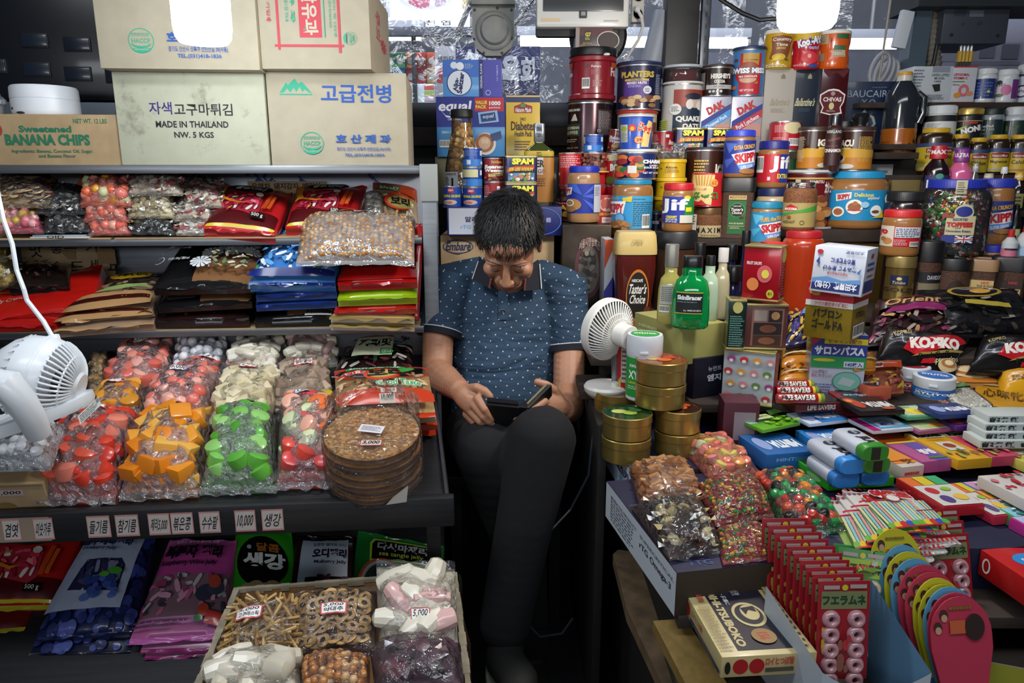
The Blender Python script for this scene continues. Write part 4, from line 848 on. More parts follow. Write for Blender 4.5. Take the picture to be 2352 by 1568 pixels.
pbag('mulberry_jelly_pack','grey-white mulberry jelly pack between the ginger and sea tangle packs','candy pack',BQ((655,1410),(810,1400),(812,1240),(680,1238),lift=.02),.05,'#1c0c12',mj,'candy packs on the low shelf',(.02,.04))
sj=[('p',[(.18,.62),(.86,.62),(.9,.7),(.88,.96),(.2,.96),(.16,.88)],'#9ab83a'),('p',[(.2,.65),(.84,.65),(.87,.7),(.86,.93),(.22,.93),(.19,.87)],'#0b0d0b'),('t',.25,.78,.82,.91,'다시마제리','#a8a8a8',{'b':.04}),('t',.28,.68,.78,.76,'sea tangle jelly','#a8b83a',{'b':.01}),('e',.32,.36,.26,.3,'#b8552a'),('e',.33,.36,.23,.27,'#b8b8b4'),('e',.34,.36,.2,.23,'#3a4640'),*candy_ops(.3,.2,.8,.5,['#2f8a4a','#6a7a70','#38a05a'],14,.06,5)]
pbag('sea_tangle_jelly_pack','green and black sea tangle jelly pack at the right end of the low shelf','candy pack',BQ((800,1410),(1010,1400),(1020,1262),(822,1228),lift=.02),.05,'#176a2a',sj,'candy packs on the low shelf',(.02,.05))
# ---------------------------------------------------------------- cardboard box of snack bags in front
bx=thing('cardboard_box','open scuffed cardboard box holding small snack bags in front','box',(0,0,0))
zt=.5;rim=[atz(548,1350,zt),atz(1040,1312,zt)];EX=(rim[1]-rim[0]);EXn=EX.normalized();EYn=V((-EXn.y,EXn.x,0));wd=EX.length;dp=.48
bx.location=(rim[0].x,rim[0].y,0);bx.rotation_euler=(0,0,math.atan2(EXn.y,EXn.x))
CB=board_mat('box_inside','#7d5a33',.1);CE=board_mat('worn_edge','#8f8570',.3,'#3f3628',.6)
for nm,a,b in (('rear_wall',(0,-.006,0),(wd,0,zt)),('side_wall',(-.006,-dp,0),(0,0,zt)),('side_wall',(wd,-dp,0),(wd+.006,0,zt-.004)),('front_wall',(0,-dp,0),(wd,-dp+.006,zt)),('bottom',(0,-dp,.33),(wd,0,.336))):
    mb=MB();mb.box(a,b,CB,.001)
    if 'wall' in nm:
        rr=random.Random(len(nm)*7);L=26;al_x=nm in ('rear_wall','front_wall')
        for i in range(L):
            t0,t1=i/L,(i+1)/L;q=rr.uniform(.001,.004)
            if al_x:mb.box((a[0]+(b[0]-a[0])*t0,a[1]-q*.5,b[2]-q*3),(a[0]+(b[0]-a[0])*t1,b[1]+q*.5,b[2]+.001+q*.4),CE)
            else:mb.box((a[0]-q,a[1]+(b[1]-a[1])*t0,b[2]-q*4),(b[0]+q,a[1]+(b[1]-a[1])*t1,b[2]+.001+q*.4),CE)
    mb.build(nm,bx)
mb=MB();vs=[(wd+.012+.004*math.sin(i*1.3),-dp*i/12,z) for i in range(13) for z in (.15,zt-.02,zt+.004*math.sin(i*2.1))];mb.add(vs,[(i*3+j,i*3+3+j,i*3+4+j,i*3+1+j) for i in range(12) for j in range(2)],FILMC);mb.build('plastic_wrap',bx)
def AQ(*c):return [at(u,v,Y) for u,v,Y in c]
sn=[('snack_bag','bag of pale crispy sweet potato sticks in the open box',AQ((515,1530,1.07),(690,1525,1.07),(700,1398,1.2),(545,1402,1.2)),.05,('stick',['#b5935e','#c4a26c','#a07e4a','#8f6a3c'],.018),[(.12,.42,.5,.64,['5,000','고구마스틱'])]),
      ('snack_bag','bag of dried jujube slices in the middle of the open box',AQ((678,1520,1.08),(862,1505,1.08),(866,1365,1.21),(680,1378,1.21)),.045,('slice',['#b8925c','#c9a673','#a88250','#c0985e'],.024),[(.38,.4,.7,.6,['5,000','약대추'])]),
      ('snack_bag','tall bag of white puffed rice logs at the box right wall',AQ((872,1495,1.1),(1052,1490,1.1),(1046,1315,1.24),(866,1310,1.24)),.055,('log',['#d6cfbd','#e0dac9','#cfc6b2','#d0a8a4'],.05),[(.44,.16,.68,.3,['5,000'])]),
      ('snack_bag','bag of white puffed snack sticks at the front left of the box',AQ((470,1600,.96),(690,1595,.96),(690,1530,1.05),(480,1540,1.05)),.05,('log',['#d2cab8','#c8bfaa','#dad4c4'],.045),[]),
      ('snack_bag','bag of candied nuts at the bottom edge of the picture',AQ((690,1610,.95),(850,1605,.95),(850,1530,1.05),(690,1535,1.05)),.045,('ball',['#a86a34','#b87c44','#8f5426','#c9a070'],.016),[]),
      ('snack_bag','bag of purple dried fruit at the front right of the box',AQ((866,1620,.95),(1070,1610,.95),(1058,1490,1.07),(850,1500,1.07)),.06,('chip',['#4a2a3c','#5a3244','#3a1f30','#6a3c48'],.045),[])]
for nm,lab,P,th,fill,pr in sn:bag(nm,lab,'snack bag',P,th,fill,FILMC,pr,'snack bags in the cardboard box',(.04,.13),wr=.1,core='#5a3428' if 'jujube' in lab else None)

# ---------------------------------------------------------------- hanging lamps
def lamp(label,u0,u1,vb,Y,power,col,off=(0,0)):
    A,B=at(u0,vb-30,Y),at(u1,vb-30,Y);r=(B-A).x/2;z0=at((u0+u1)/2,vb,Y-r*.6).z;t=thing('hanging_lamp',label,'lamp',((A.x+B.x)/2,Y,z0),0,'bare market lamps')
    em=bpy.data.materials.new('lamp_glow');em.use_nodes=True;nt=em.node_tree;nt.nodes.clear();o=node(nt,'ShaderNodeOutputMaterial');e=node(nt,'ShaderNodeEmission');e.inputs[0].default_value=(*col,1);e.inputs[1].default_value=power;nt.links.new(e.outputs[0],o.inputs[0])
    mb=MB();h=r*1.75;mb.lathe([(.0001,0),(r*.5,.002),(r*.82,h*.05),(r*.95,h*.15),(r,h*.35),(r,h)],em,36);mb.build('diffuser',t)
    mb=MB();mb.lathe([(r*1.0,h),(r*1.02,h+.003),(r*.95,h+.03),(r*.4,h+.05),(r*.22,h+.055),(r*.22,h+.1),(.0001,h+.1)],M('#d8d8d4',.4),32);mb.build('housing',t)
    mb=MB();mb.tube([V((0,0,h+.1)),V((.005,.003,h+.4)),V((.02,.01,h+1.0))],.004,BLACK);mb.build('cord',t)
lamp('bright white lamp hanging in front of the top carton on the left',402,530,98,1.42,82,(.84,.93,1))
lamp('bright warm white lamp hanging above the drink powder canisters',1787,1921,64,1.5,165,(1,.93,.85))
# ---------------------------------------------------------------- partition and what lies behind it
mb=MB();a,b=at(900,240,2.84),at(2500,296,2.84);mb.box((-3.2,2.84,0),(3.6,2.9,b.z+.02),M('#121216',.6));struct('wall_rear',mb)
mb=MB();mb.box((-.55,2.76,b.z),(2.4,2.86,a.z),M('#1d2027',.3,.5),.004);struct('trim_1',mb)
mb=MB();z=at(1000,335,2.76).z;mb.box((-.55,2.74,z),(2.4,2.84,b.z),DWOOD,.004);struct('trim_2',mb)
VIN=film_mat('vinyl_sheet',clear=.84,haze=.05,scale=9,bump=.35,edge=.6,rough=.12)
mb=MB();n=16;P=[(at(870+i*46,240,2.88).x,2.88+.012*math.sin(i*1.9),z_) for z_ in (a.z,2.3) for i in range(n+1)]
mb.add(P,[(i,i+1,n+2+i,n+1+i) for i in range(n)],VIN);tag(mb.build('vinyl_sheet'),'clear vinyl sheet hanging behind the cans under the monitor','sheet')
mb=MB();P=[(at(1635+i*30,240,2.86).x,2.86+.012*math.sin(i*2.3),z_) for z_ in (a.z,2.3) for i in range(n+1)]
mb.add(P,[(i,i+1,n+2+i,n+1+i) for i in range(n)],VIN);tag(mb.build('vinyl_sheet'),'clear vinyl sheet behind the bottle cartons, right of the steel pole','sheet')
for i,(u0,u1,v,lab) in enumerate(((800,968,82,'glowing tube lamp across the aisle, left of the metal vent'),(1195,1330,96,'glowing tube lamp across the aisle, seen below the monitor'),(1415,1500,98,'glowing tube lamp across the aisle behind the white cord'),(1622,1715,100,'glowing tube lamp across the aisle right of the slotted pole'),(1942,2060,102,'glowing tube lamp across the aisle behind the grey post'))):
    A,B=at(u0,v,4.4),at(u1,v,4.4);t=thing('tube_lamp',lab,'lamp',(A+B)/2,0,'tube lamps across the aisle');L=(B-A).length
    mb=MB();mb.tube([V((-L/2,0,0)),V((L/2,0,0))],.026,M('#f2f6ff',.3,emit=7),10);mb.build('tube',t)
    mb=MB();mb.box((-L/2-.02,-.02,.03),(L/2+.02,.05,.08),M('#8f939c',.5),.004);mb.tube([V((-L/2-.015,0,0)),V((-L/2,0,0))],.028,'#888',8);mb.tube([V((L/2,0,0)),V((L/2+.015,0,0))],.028,'#888',8);mb.tube([V((0,.02,.08)),V((0,.02,3.05-A.z))],.01,'#777');mb.build('fixture',t)
def far(name,label,cat,b,Y,depth,m,front=(),group=None,**k):return crate(name,label,cat,b,Y,depth,m,PX(b,front),group=group,bev=.004,**k)
b=(860,1078,-60,72)
far('menu_board','lit white board showing a plate of red meat across the aisle','board',b,5.2,.06,M('#e8eefa',.5,emit=.75),[('e',978,-8,78,42,'#f4f6fb'),('e',978,-10,64,32,'#dfe3ea'),('p',[(930,-20),(960,-12),(990,-14),(985,16),(965,20),(940,8)],'#b8456c'),('p',[(995,-10),(1030,-14),(1022,12),(1000,16)],'#b9a4bc'),('r',860,-20,895,40,'#c6d0e2'),('t',940,46,1034,58,'간 천 엽','#33384a'),('r',1062,-40,1078,20,'#b09a5c')])
b=(1048,1240,106,300)
far('shop_sign','deep blue sign with white Korean characters behind the antacid carton','sign',b,3.5,.03,M('#151c4c',.4),[('t',1150,126,1196,198,'육','#a9adb6',{'b':.05}),('t',1196,130,1228,196,'회','#a9adb6',{'b':.05}),('t',1066,110,1140,150,'사시','#a9adb6',{'b':.05})])
b=(1000,1048,106,300)
far('shop_sign','pale sign with dark letters and a red numeral beside the blue sign','sign',b,3.5,.03,M('#9a9aa2',.5),[('t',1006,128,1044,142,'생파당','#22242c'),('t',1004,156,1022,190,'3','#a02a30',{'b':.05})])
rr=random.Random(8)
cc=['#3f8a5c','#4a9a6a','#c86a2a','#b8382f','#c2492e','#2f7ab8','#3a8cc8','#b03038','#c43a3a','#d8b46a']
for i in range(10):
    u=884+(i % 5)*24;v=120+(i//5)*36
    far('hanging_pack',('green','leaf green','orange','red','rust','blue','sky blue','dark red','scarlet','sand')[i]+' pack in the '+('upper' if i<5 else 'lower')+' row of goods across the aisle','pack',(u,u+22,v,v+34),3.9+.01*i,.06,M(cc[i],.4,coat=.4),[('e',u+11,v+20,7,8,'#d6d9d4')],'packs across the aisle')
rk=far('goods_rack','white rack shelf carrying the colourful packs across the aisle','rack',(870,1000,192,262),3.85,.2,M('#b9c4d0',.4),[('e',940,226,36,26,'#c9d8d8'),('r',975,196,998,206,'#c05040'),('r',975,208,998,220,'#9aa85c'),('r',975,221,998,232,'#b8a0b0')])
b=(1600,2600,-40,60);far('far_cupboard','dull grey cupboard row far across the aisle under the ceiling','cupboard',(1600,2500,120,420),5.6,.4,M('#5c5f6c',.6,var=.2,bscale=4))
for u0,v0,u1,v1,Y,nm in ((1050,80,1092,-20,3.6,'left of the metal vent'),(1180,60,1232,-10,3.7,'right of the metal vent')):
    mb=MB();A,B=at(u0,v0,Y),at(u1,v1,Y);c=(A+B)/2;mb.tube([A-c,B-c],.014,'#15161c',6);o=mb.build('roof_strut');o.location=c;tag(o,'black sloping strut behind the vinyl '+nm,'strut')
mb=MB();A,B=at(860,64,3.8),at(1090,70,3.8);c=(A+B)/2;mb.box((-(B.x-A.x)/2,0,-.03),((B.x-A.x)/2,.04,.012),'#3a3d48',.003);o=mb.build('cross_rail');o.location=c;tag(o,'dark horizontal rail under the lit meat board','rail')
def legs(o,xs,y=.02):
    for x in xs:
        z=o.location.z;mb=MB();mb.tube([V((x,y,.02)),V((x,y,-z))],.012,'#22242a',8);mb.build('post',o)
for o in [q for q in COL.objects if q.name.startswith(('shop_sign','goods_rack','cross_rail'))]:legs(o,(-.06,.06),.035 if 'rail' in o.name else .05)
# metal vent
Y=2.7;c=at(1133,75,Y);k=(at(1133+100,75,Y)-c).length/100;GM=M('#8f8e88',.55,.1,var=.15,bscale=20)
t=thing('metal_vent','grey cast metal vent housing with a round cover above the antacid carton','vent',c)
mb=MB();pts=[(-48,58),(48,58),(48,-10),(40,-34),(18,-50),(-18,-50),(-40,-34),(-48,-10)]
f=[V((x*k,0,y*k)) for x,y in pts];bb_=[p+V((0,.05,0)) for p in f];n=8
mb.add([*f,*bb_],[tuple(range(n))[::-1],tuple(range(n,2*n))]+[(i,(i+1) % n,n+(i+1) % n,n+i) for i in range(n)],GM);mb.build('plate',t)
mb=MB();mb.lathe([(42*k,0),(42*k,.01),(38*k,.014),(33*k,.014),(31*k,.022),(28*k,.026),(.0001,.026)],GM,36,Matrix.Rotation(PI/2,4,'X'));o=mb.build('round_cover',t);o.location=(3*k,0,4*k)
mb=MB();mb.box((-50*k,-.03,56*k),(50*k,.06,120*k),GM,.006);mb.build('duct',t)
for x,y in ((-42,48),(42,48),(-44,-14),(42,-12),(-22,-44),(20,-44),(10,52)):
    mb=MB();mb.lathe([(3*k,0),(3*k,.004),(.0001,.005)],'#2c2c2a',8,Matrix.Translation((x*k,0,y*k)) @ Matrix.Rotation(PI/2,4,'X'));mb.build('bolt',t)
# monitor
Y=2.45;A,B=at(1232,20,Y),at(1447,20,Y);zb,zt=at(1340,63,Y).z,at(1340,-70,Y).z;wv=B.x-A.x
t=thing('monitor','white framed monitor at the top with a dark screen','monitor',((A.x+B.x)/2,Y,zb),0);hh=zt-zb
mb=MB();mb.box((-wv/2,0,0),(wv/2,.05,hh),M('#c6c4be',.35,coat=.3),.012);prints(mb,Flat((-wv/2,-.0005,0),(wv,0,0),(0,0,hh)),[('r',.72,.1,.88,.13,'#a9a7a2'),('r',.05,.1,.25,.16,'#cdb48a')]);mb.build('frame',t)
mb=MB();mb.box((-wv*.43,-.004,hh*.28),(wv*.43,.01,hh*.97),M('#26282a',.25,coat=.4),.002);mb.build('screen',t)
mb=MB();mb.box((-.012,-.007,hh*.16),(.012,.0,hh*.29),'#151515',.002);mb.box((-.007,-.0075,hh*.2),(.007,-.001,hh*.27),'#8a8c8c');mb.build('button',t)
mb=MB();mb.box((-wv*.5,.05,-.02),(wv*.42,.08,hh*.6),'#141414',.01);mb.lathe([(.085,0),(.095,.01),(.095,.03),(.085,.04)],'#1b1b1c',36,Matrix.Translation((.06,.12,-.01)) @ Matrix.Rotation(PI/2,4,'X'));mb.build('bracket',t)
# sockets and cord
Y=2.42;A,B=at(1452,0,Y),at(1481,0,Y);zb,zt=at(1466,51,Y).z,at(1466,-60,Y).z;w_=B.x-A.x;t=thing('power_strip','white power strip of round sockets hanging beside the monitor','power strip',((A.x+B.x)/2,Y,zb))
mb=MB();mb.box((-w_/2,0,0),(w_/2,.035,zt-zb),M('#a19d94',.5),.006);mb.build('body',t)
for v in (32,-8):
    mb=MB();mb.lathe([(w_*.42,0),(w_*.42,.002),(w_*.36,.002),(w_*.33,-.004),(.0001,-.004)],M('#8b867c',.5),24,Matrix.Translation((0,0,at(1466,v,Y).z-zb)) @ Matrix.Rotation(PI/2,4,'X'));mb.ball((-.007,.003,at(1466,v,Y).z-zb),.003,'#111',6);mb.ball((.007,.003,at(1466,v,Y).z-zb),.003,'#111',6);mb.build('socket',t)
cW=M('#c4c4c0',.5)
pth=[at(1464,22,2.4),at(1474,40,2.38),at(1477,60,2.4),at(1466,92,2.43),at(1448,120,2.46),at(1432,150,2.5)];c=pth[0].copy();mb=MB();mb.tube([p-c for p in pth],.005,cW,8);mb.ball((0,.0,0),(.01,.014,.01),cW,8);o=mb.build('white_cord');o.location=c;tag(o,'white power cord with a plug hanging from the power strip','cord')
# dark door edge, slotted pole, grey tube
o=crate('roller_blind','tall dark brown panel behind the red-lidded tub','panel',(1531,1606,-60,175),2.62,.08,M('#1a1613',.5,var=.3,bscale=8),bev=.004)
o=crate('slotted_pole','steel slotted pole standing right of the dark brown panel','pole',(1612,1632,-60,170),2.6,.03,M('#4a4d52',.35,.7),bev=.002,front=[('r',.4,.1+.12*i,.6,.15+.12*i,'#1c1d20') for i in range(8)])
mb=MB();A,B=at(1488,180,2.7),at(1528,30,2.7);c=(A+B)/2;mb.tube([A-c,B-c],.04,M('#9aa0aa',.4),16);o=mb.build('grey_tube');o.location=c;tag(o,'pale grey tube leaning behind the nut canister','tube')
pth=[at(1630,-20,2.5),at(1665,5,2.5),at(1705,30,2.48),at(1745,46,2.46),at(1790,42,2.44),at(1820,20,2.44),at(1835,-30,2.44)];c=pth[2].copy();mb=MB();mb.tube([p-c for p in pth],.007,BLACK,8);o=mb.build('black_cable');o.location=c;tag(o,'thick black cable sagging towards the warm lamp','cable')
# right-hand post, remote, cable coil, recorder
Y=2.62;A,B,C,D=at(2112,-40,Y),at(2160,-40,Y),at(2112,240,Y),at(2072,240,Y);c=(A+D)/2;mb=MB()
X_=V((.06,0,0));f=[D-c,D+X_-c,A+X_-c,A-c];bb_=[p+V((0,.07,0)) for p in f];mb.add([*f,*bb_],[(0,1,2,3),(7,6,5,4),(0,4,5,1),(1,5,6,2),(2,6,7,3),(3,7,4,0)],M('#566570',.4,.5));o=mb.build('metal_post');o.location=c;tag(o,'leaning grey-blue metal post at the upper right','post')
mb=MB();P=[at(2148,200,2.66),at(2140,80,2.66),at(2130,-40,2.66)];c=P[1].copy();
pp=[P[0]+(P[2]-P[0])*i/40 for i in range(41)];mb.tube([p-c for p in pp],[.028 if i % 2 else .023 for i in range(41)],M('#6a665e',.6),12);o=mb.build('ribbed_hose');o.location=c;tag(o,'grey ribbed hose running up right of the grey-blue post','hose')
o=crate('remote_control','white remote fixed on the grey-blue metal post','remote',(2056,2086,22,110),2.58,.022,M('#b4bac2',.4),bev=.005);o.rotation_euler.y=.16
mb=MB();c=at(2040,165,2.66)
for i in range(4):
    q=[V((.022*(i-1.5)+.028*math.cos(a),.006*i,.055*math.sin(a)-.004*i)) for a in [2*PI*j/18 for j in range(19)]];mb.tube(q,.007,M('#8f9298',.5),8,Matrix.Rotation(.35,4,'Y'))
mb.tube([V((-.03,0,-.05)),V((-.02,0,.2)),V((-.01,0,.5))],.004,'#8f8a80');o=mb.build('cable_coil');o.location=c;tag(o,'coiled grey cable hanging beside the grey-blue post','cable')
b=(2160,2310,10,100);Y=2.6;t=thing('recorder_box','dark grey recorder box with yellow plugs at the top right','recorder',at(2235,100,Y));A,B=at(2160,55,Y),at(2310,55,Y);w_=B.x-A.x;h_=at(2235,10,Y).z-at(2235,100,Y).z
mb=MB();mb.box((-w_/2,0,0),(w_/2,.2,h_),M('#474c55',.4,.4),.003);prints(mb,Flat((-w_/2,-.0003,0),(w_,0,0),(0,0,h_)),[('e',.15,.22,.03,.05,'#1c1c20'),('e',.86,.2,.03,.05,'#1c1c20'),('r',.38,.68,.6,.84,'#555a64'),*[('r',.15+.03*i,.7,.16+.03*i,.9,'#24262c') for i in range(6)],('e',.3,.5,.02,.03,'#2a2c30'),('e',.55,.52,.03,.04,'#2a2c30')]);mb.build('case',t)
for i in range(4):
    mb=MB();x=w_*(-.1+.055*i);mb.tube([V((x,.03,-.002)),V((x,.03,-.02))],.006,RIM,8);mb.tube([V((x,.03,-.02)),V((x,.03,-.055))],.009,'#a8861e',8);mb.tube([V((x,.03,-.055)),V((x-.01,.03,-.09)),V((x-.06-.01*i,.04,-.13)),V((x-.12,.06,-.145))],.004,BLACK,6);mb.build('plug',t)
mb=MB();mb.tube([V((-w_*.48,.03,.0)),V((-w_*.5,.03,-.06)),V((-w_*.62,.04,-.1)),V((-w_*.75,.06,-.12))],.006,BLACK);mb.build('lead',t)
mb=MB();A,B=at(2110,14,2.55),at(2600,14,2.55);mb.box((A.x,2.55,A.z),(B.x,2.75,A.z+.15),M('#20262a',.5));struct('trim_3',mb)
far('paper_poster','pale wall sheet with faint photographs behind the recorder box','poster',(2115,2480,-30,200),3.3,.02,M('#8a8a98',.6),[('r',2170,96,2352,140,'#75757f'),('r',2215,104,2240,128,'#4c4c56'),('r',2255,104,2290,132,'#565660'),('r',2305,100,2345,134,'#50505a'),('r',2200,142,2352,146,'#5f5f6a')])

# ---------------------------------------------------------------- table fans
FW=M('#d9dde2',.35,coat=.25)
def fan_cage(t,R_,face,back,nb,name,m,rw=.0022):
    """a ribbed bowl: hoops round the axis and bars from rim to hub, along local +Z"""
    mb=MB()
    for k in range(nb):
        a=2*PI*k/nb;q=[]
        for i in range(8):
            s=i/7;r=R_*math.cos(s*PI/2*.80);z=back*math.sin(s*PI/2*.80)
            q.append(V((r*math.cos(a+s*.25),r*math.sin(a+s*.25),z)))
        mb.tube(q,rw,m,5,caps=False)
    return mb
# white circulator at the left edge
q=TP(95,1000);ft=thing('table_fan','large white table fan standing among the jelly bags at the left edge','fan',(0,0,0))
Yf=1.33;cF=onL(92,868,Yf);kF=(onL(192,868,Yf)-cF).length/100;RF=103*kF
ft.location=(cF.x,cF.y,TP(95,1000).z)
lc=cF-ft.location
Q=Matrix.Translation(lc) @ V((0,0,1)).rotation_difference(V((.95,.12,-.27)).normalized()).to_matrix().to_4x4()
mb=MB();mb.lathe([(RF*.55,-RF*.86),(RF*.8,-RF*.62),(RF*.96,-RF*.3),(RF*1.0,0),(RF*1.0,.004),(RF*.985,.005),(RF*.985,.008),(RF*1.0,.009),(RF*.95,RF*.34),(RF*.93,RF*.36)],FW,48,Q);mb.build('shell',ft)
mb=MB()
for k in range(44):
    a=2*PI*k/44;P=[]
    for i in range(7):
        s=i/6;r=RF*(.95-.62*s**1.3);z=RF*(.34+.5*math.sin(s*PI/2));P.append(Q @ V((r*math.cos(a+.12*s),r*math.sin(a+.12*s),z)))
    mb.tube(P,.0024,FW,5,caps=False)
for s in (.5,):
    mb.tube([Q @ V((RF*(.95-.62*s**1.3)*math.cos(a),RF*(.95-.62*s**1.3)*math.sin(a),RF*(.34+.5*math.sin(s*PI/2)))) for a in [2*PI*j/40 for j in range(41)]],.002,FW,5)
mb.build('rear_grille',ft)
mb=MB();mb.lathe([(RF*.36,RF*.78),(RF*.36,RF*.86),(RF*.3,RF*.92),(.0001,RF*.93)],FW,30,Q);mb.lathe([(.0001,RF*.3),(RF*.3,RF*.3),(RF*.3,RF*.8),(.0001,RF*.82)],M('#2a2c30',.6),20,Q);mb.build('motor',ft)
mb=MB()
for k in range(30):
    a=2*PI*k/30;mb.tube([Q @ V((RF*.95*(1-i/5*.75)*math.cos(a),RF*.95*(1-i/5*.75)*math.sin(a),-RF*(.35+.55*math.sin(i/5*PI/2)))) for i in range(6)],.0024,FW,5,caps=False)
mb.build('front_grille',ft)
mb=MB()
for k in range(3):
    a0=2*PI*k/3;vs=[]
    for i in range(7):
        r=RF*(.2+.65*i/6)
        for s_ in (-1,1):vs.append(Q @ V((r*math.cos(a0+s_*.45),r*math.sin(a0+s_*.45),RF*.05*s_)))
    mb.add(vs,[(2*i,2*i+1,2*i+3,2*i+2) for i in range(6)],M('#b9bcc0',.4))
mb.build('blade',ft)
# arms and tilted base ring
bz=-ft.location.z
def fl(u,v,Y):return onL(u,v,Y)-ft.location
mb=MB()
P=[fl(-30,880,1.22),fl(20,885,1.215),fl(48,920,1.22),fl(75,965,1.235),fl(88,995,1.25)]
mb.tube([P[0]+(P[0]-P[1])*.3,*P],[.026,.027,.026,.024,.022,.02],FW,18)
mb.lathe([(.0001,0),(26*kF,0),(26*kF,.006),(20*kF,.009),(.0001,.009)],FW,28,Matrix.Translation(P[1]+V((-.012,-.014,0))) @ Matrix.Rotation(PI/2,4,'X'));mb.build('arm',ft)
mb=MB();base_c=fl(60,960,1.34);rb=165*kF*.95;ring=[]
for ro,ri in ((1.,.72),):
    vs=[];n=48
    for j in range(n):
        a=2*PI*j/n
        for r_,z_ in ((1,0),(1.02,.01),(1,.022),(.74,.022),(.72,0)):vs.append(base_c+V((rb*r_*math.cos(a),rb*.8*r_*math.sin(a),z_+.32*rb*math.cos(a)*.9-.01)))
    mb.add(vs,[(j*5+i,((j+1) % n)*5+i,((j+1) % n)*5+(i+1) % 5,j*5+(i+1) % 5) for j in range(n) for i in range(5)],FW)
mb.build('base',ft)
mb=MB();sfR=Flat(fl(184,975,1.285),fl(232,930,1.315)-fl(184,975,1.285),fl(178,955,1.287)-fl(184,975,1.285));prints(mb,sfR,[('r',0,0,1,1,'#c9cac4'),('l',.06,.1,.9,.9,5,'#55565a'),('r',.84,.55,.97,.95,'#77787c')]);mb.build('rating_label',ft)
mb=MB();mb.tube([fl(122,776,1.36),fl(100,738,1.37),fl(62,690,1.4),fl(55,665,1.4),fl(38,620,1.42),fl(28,560,1.42),fl(8,505,1.44),fl(-6,440,1.45),fl(-10,300,1.45)],.0042,FW,8);mb.tube([fl(126,790,1.355),fl(120,772,1.36)],.012,FW,10);mb.build('cord',ft)
# small handheld fan on the right
Ys=1.66;c=at(1398,704,Ys);ks=(at(1498,704,Ys)-c).length/100;RS=73*ks
zb=at(1400,865,Ys).z;sf_=thing('desk_fan','small white desk fan facing the person, with a round stem base','fan',(c.x,c.y,zb));lc=c-sf_.location
Q=Matrix.Translation(lc) @ V((0,0,1)).rotation_difference(V((.56,-.78,-.1)).normalized()).to_matrix().to_4x4()
FC=M('#d6d2cb',.4,coat=.2)
mb=MB();mb.lathe([(RS*.9,-.012),(RS*.99,-.013),(RS*1.0,-.006),(RS*1.0,.008),(RS*.95,.012),(RS*.93,.006),(RS*.93,-.008)],FC,56,Q);mb.build('rim',sf_)
mb=MB()
for k in range(48):
    a=2*PI*k/48;P=[Q @ V((RS*(.96-.62*s)*math.cos(a+.5*s),RS*(.96-.62*s)*math.sin(a+.5*s),.008+RS*.42*math.sin(s*PI/2))) for s in [i/7 for i in range(8)]];mb.tube(P,.0019,FC,5,caps=False)
for s in (.55,.8,1):mb.tube([Q @ V((RS*(.96-.62*s)*math.cos(a),RS*(.96-.62*s)*math.sin(a),.008+RS*.42*math.sin(s*PI/2))) for a in [2*PI*j/36 for j in range(37)]],.0019,FC,5)
mb.build('rear_grille',sf_)
mb=MB();mb.lathe([(RS*.98,-.008),(RS*.6,-.014),(RS*.3,-.016),(.0001,-.016)],M('#3a3c40',.6),30,Q)
for k in range(5):
    a0=2*PI*k/5;vs=[]
    for i in range(6):
        r=RS*(.2+.66*i/5)
        for s_ in (-1,1):vs.append(Q @ V((r*math.cos(a0+s_*.4),r*math.sin(a0+s_*.4),.012+.008*s_)))
    mb.add(vs,[(2*i,2*i+1,2*i+3,2*i+2) for i in range(5)],M('#a9aaac',.4))
mb.build('blade',sf_)
mb=MB();mb.lathe([(RS*.37,RS*.36),(RS*.37,RS*.98),(RS*.35,RS*1.0),(.0001,RS*1.0)],FC,36,Q)
prints(mb,Flat(Q @ V((-RS*.22,-RS*.04,RS*1.005)),(Q.to_3x3() @ V((RS*.44,0,0))),Q.to_3x3() @ V((0,RS*.08,0))),[('t',0,0,1,1,'LUMENA','#aaa69e',{'r':90})]);mb.build('motor',sf_)
mb=MB();mb.tube([lc+V((.02,0,-RS*.5)),V((.025,.01,.03))],.011,M('#8f9194',.3,.7),14);mb.build('stem',sf_)
mb=MB();mb.lathe([(.018,0),(.04,.006),(.052,.02),(.054,.03),(.05,.036),(.0001,.04)],FC,36);mb.tube([V((.018,-.02,.035)),V((.018,-.02,.046))],.01,FC,12);mb.build('base',sf_)
pth=[at(1384,925,1.68),at(1368,960,1.62),at(1358,1030,1.6),at(1352,1090,1.6),at(1310,1170,1.6),at(1240,1245,1.55),at(1195,1310,1.5),at(1178,1360,1.48),at(1195,1415,1.5),at(1240,1462,1.55),at(1290,1455,1.6),at(1315,1420,1.65)]
c=pth[3].copy();mb=MB();mb.tube([p-c for p in pth],.003,M('#3a4048',.4),6);o=mb.build('charging_cable');o.location=c;tag(o,'thin black cable looping down beside the seated person','cable')

# ---------------------------------------------------------------- stall furniture on the right
ms=thing('market_stall','dark stepped market stall carrying cans, jars and sweets on the right','stall',(0,0,0))
def mpart(name,a,b,m,bev=.002):
    mb=MB();mb.box(a,b,m,bev);return mb.build(name,ms)
xa,xb=atz(1560,1500,.55).x,atz(1440,1110,.62).x
DK=M('#15130f',.7,var=.3,bscale=10);NV=M('#0e1330',.55)
X1=1.75
mpart('board',(xa-.02,.62,.53),(X1,1.03,.55),DWOOD);mpart('board',(xb,1.0,.605),(X1,1.52,.625),DWOOD)
q=atz(1800,1180,.7);mpart('top_sheet',(q.x+.01,1.08,.625),(X1,1.62,.7),NV)
mpart('board',(.17,1.7,.76),(.42,1.86,.78),DWOOD);mpart('board',(.42,1.6,.76),(X1,1.82,.78),DWOOD);mpart('board',(.2,1.76,.83),(X1,2.02,.85),DWOOD);mpart('shelf',(.235,1.94,.905),(X1+.1,2.2,.925),DWOOD)
xl,xr=at(1404,550,2.1).x,at(1888,550,2.1).x
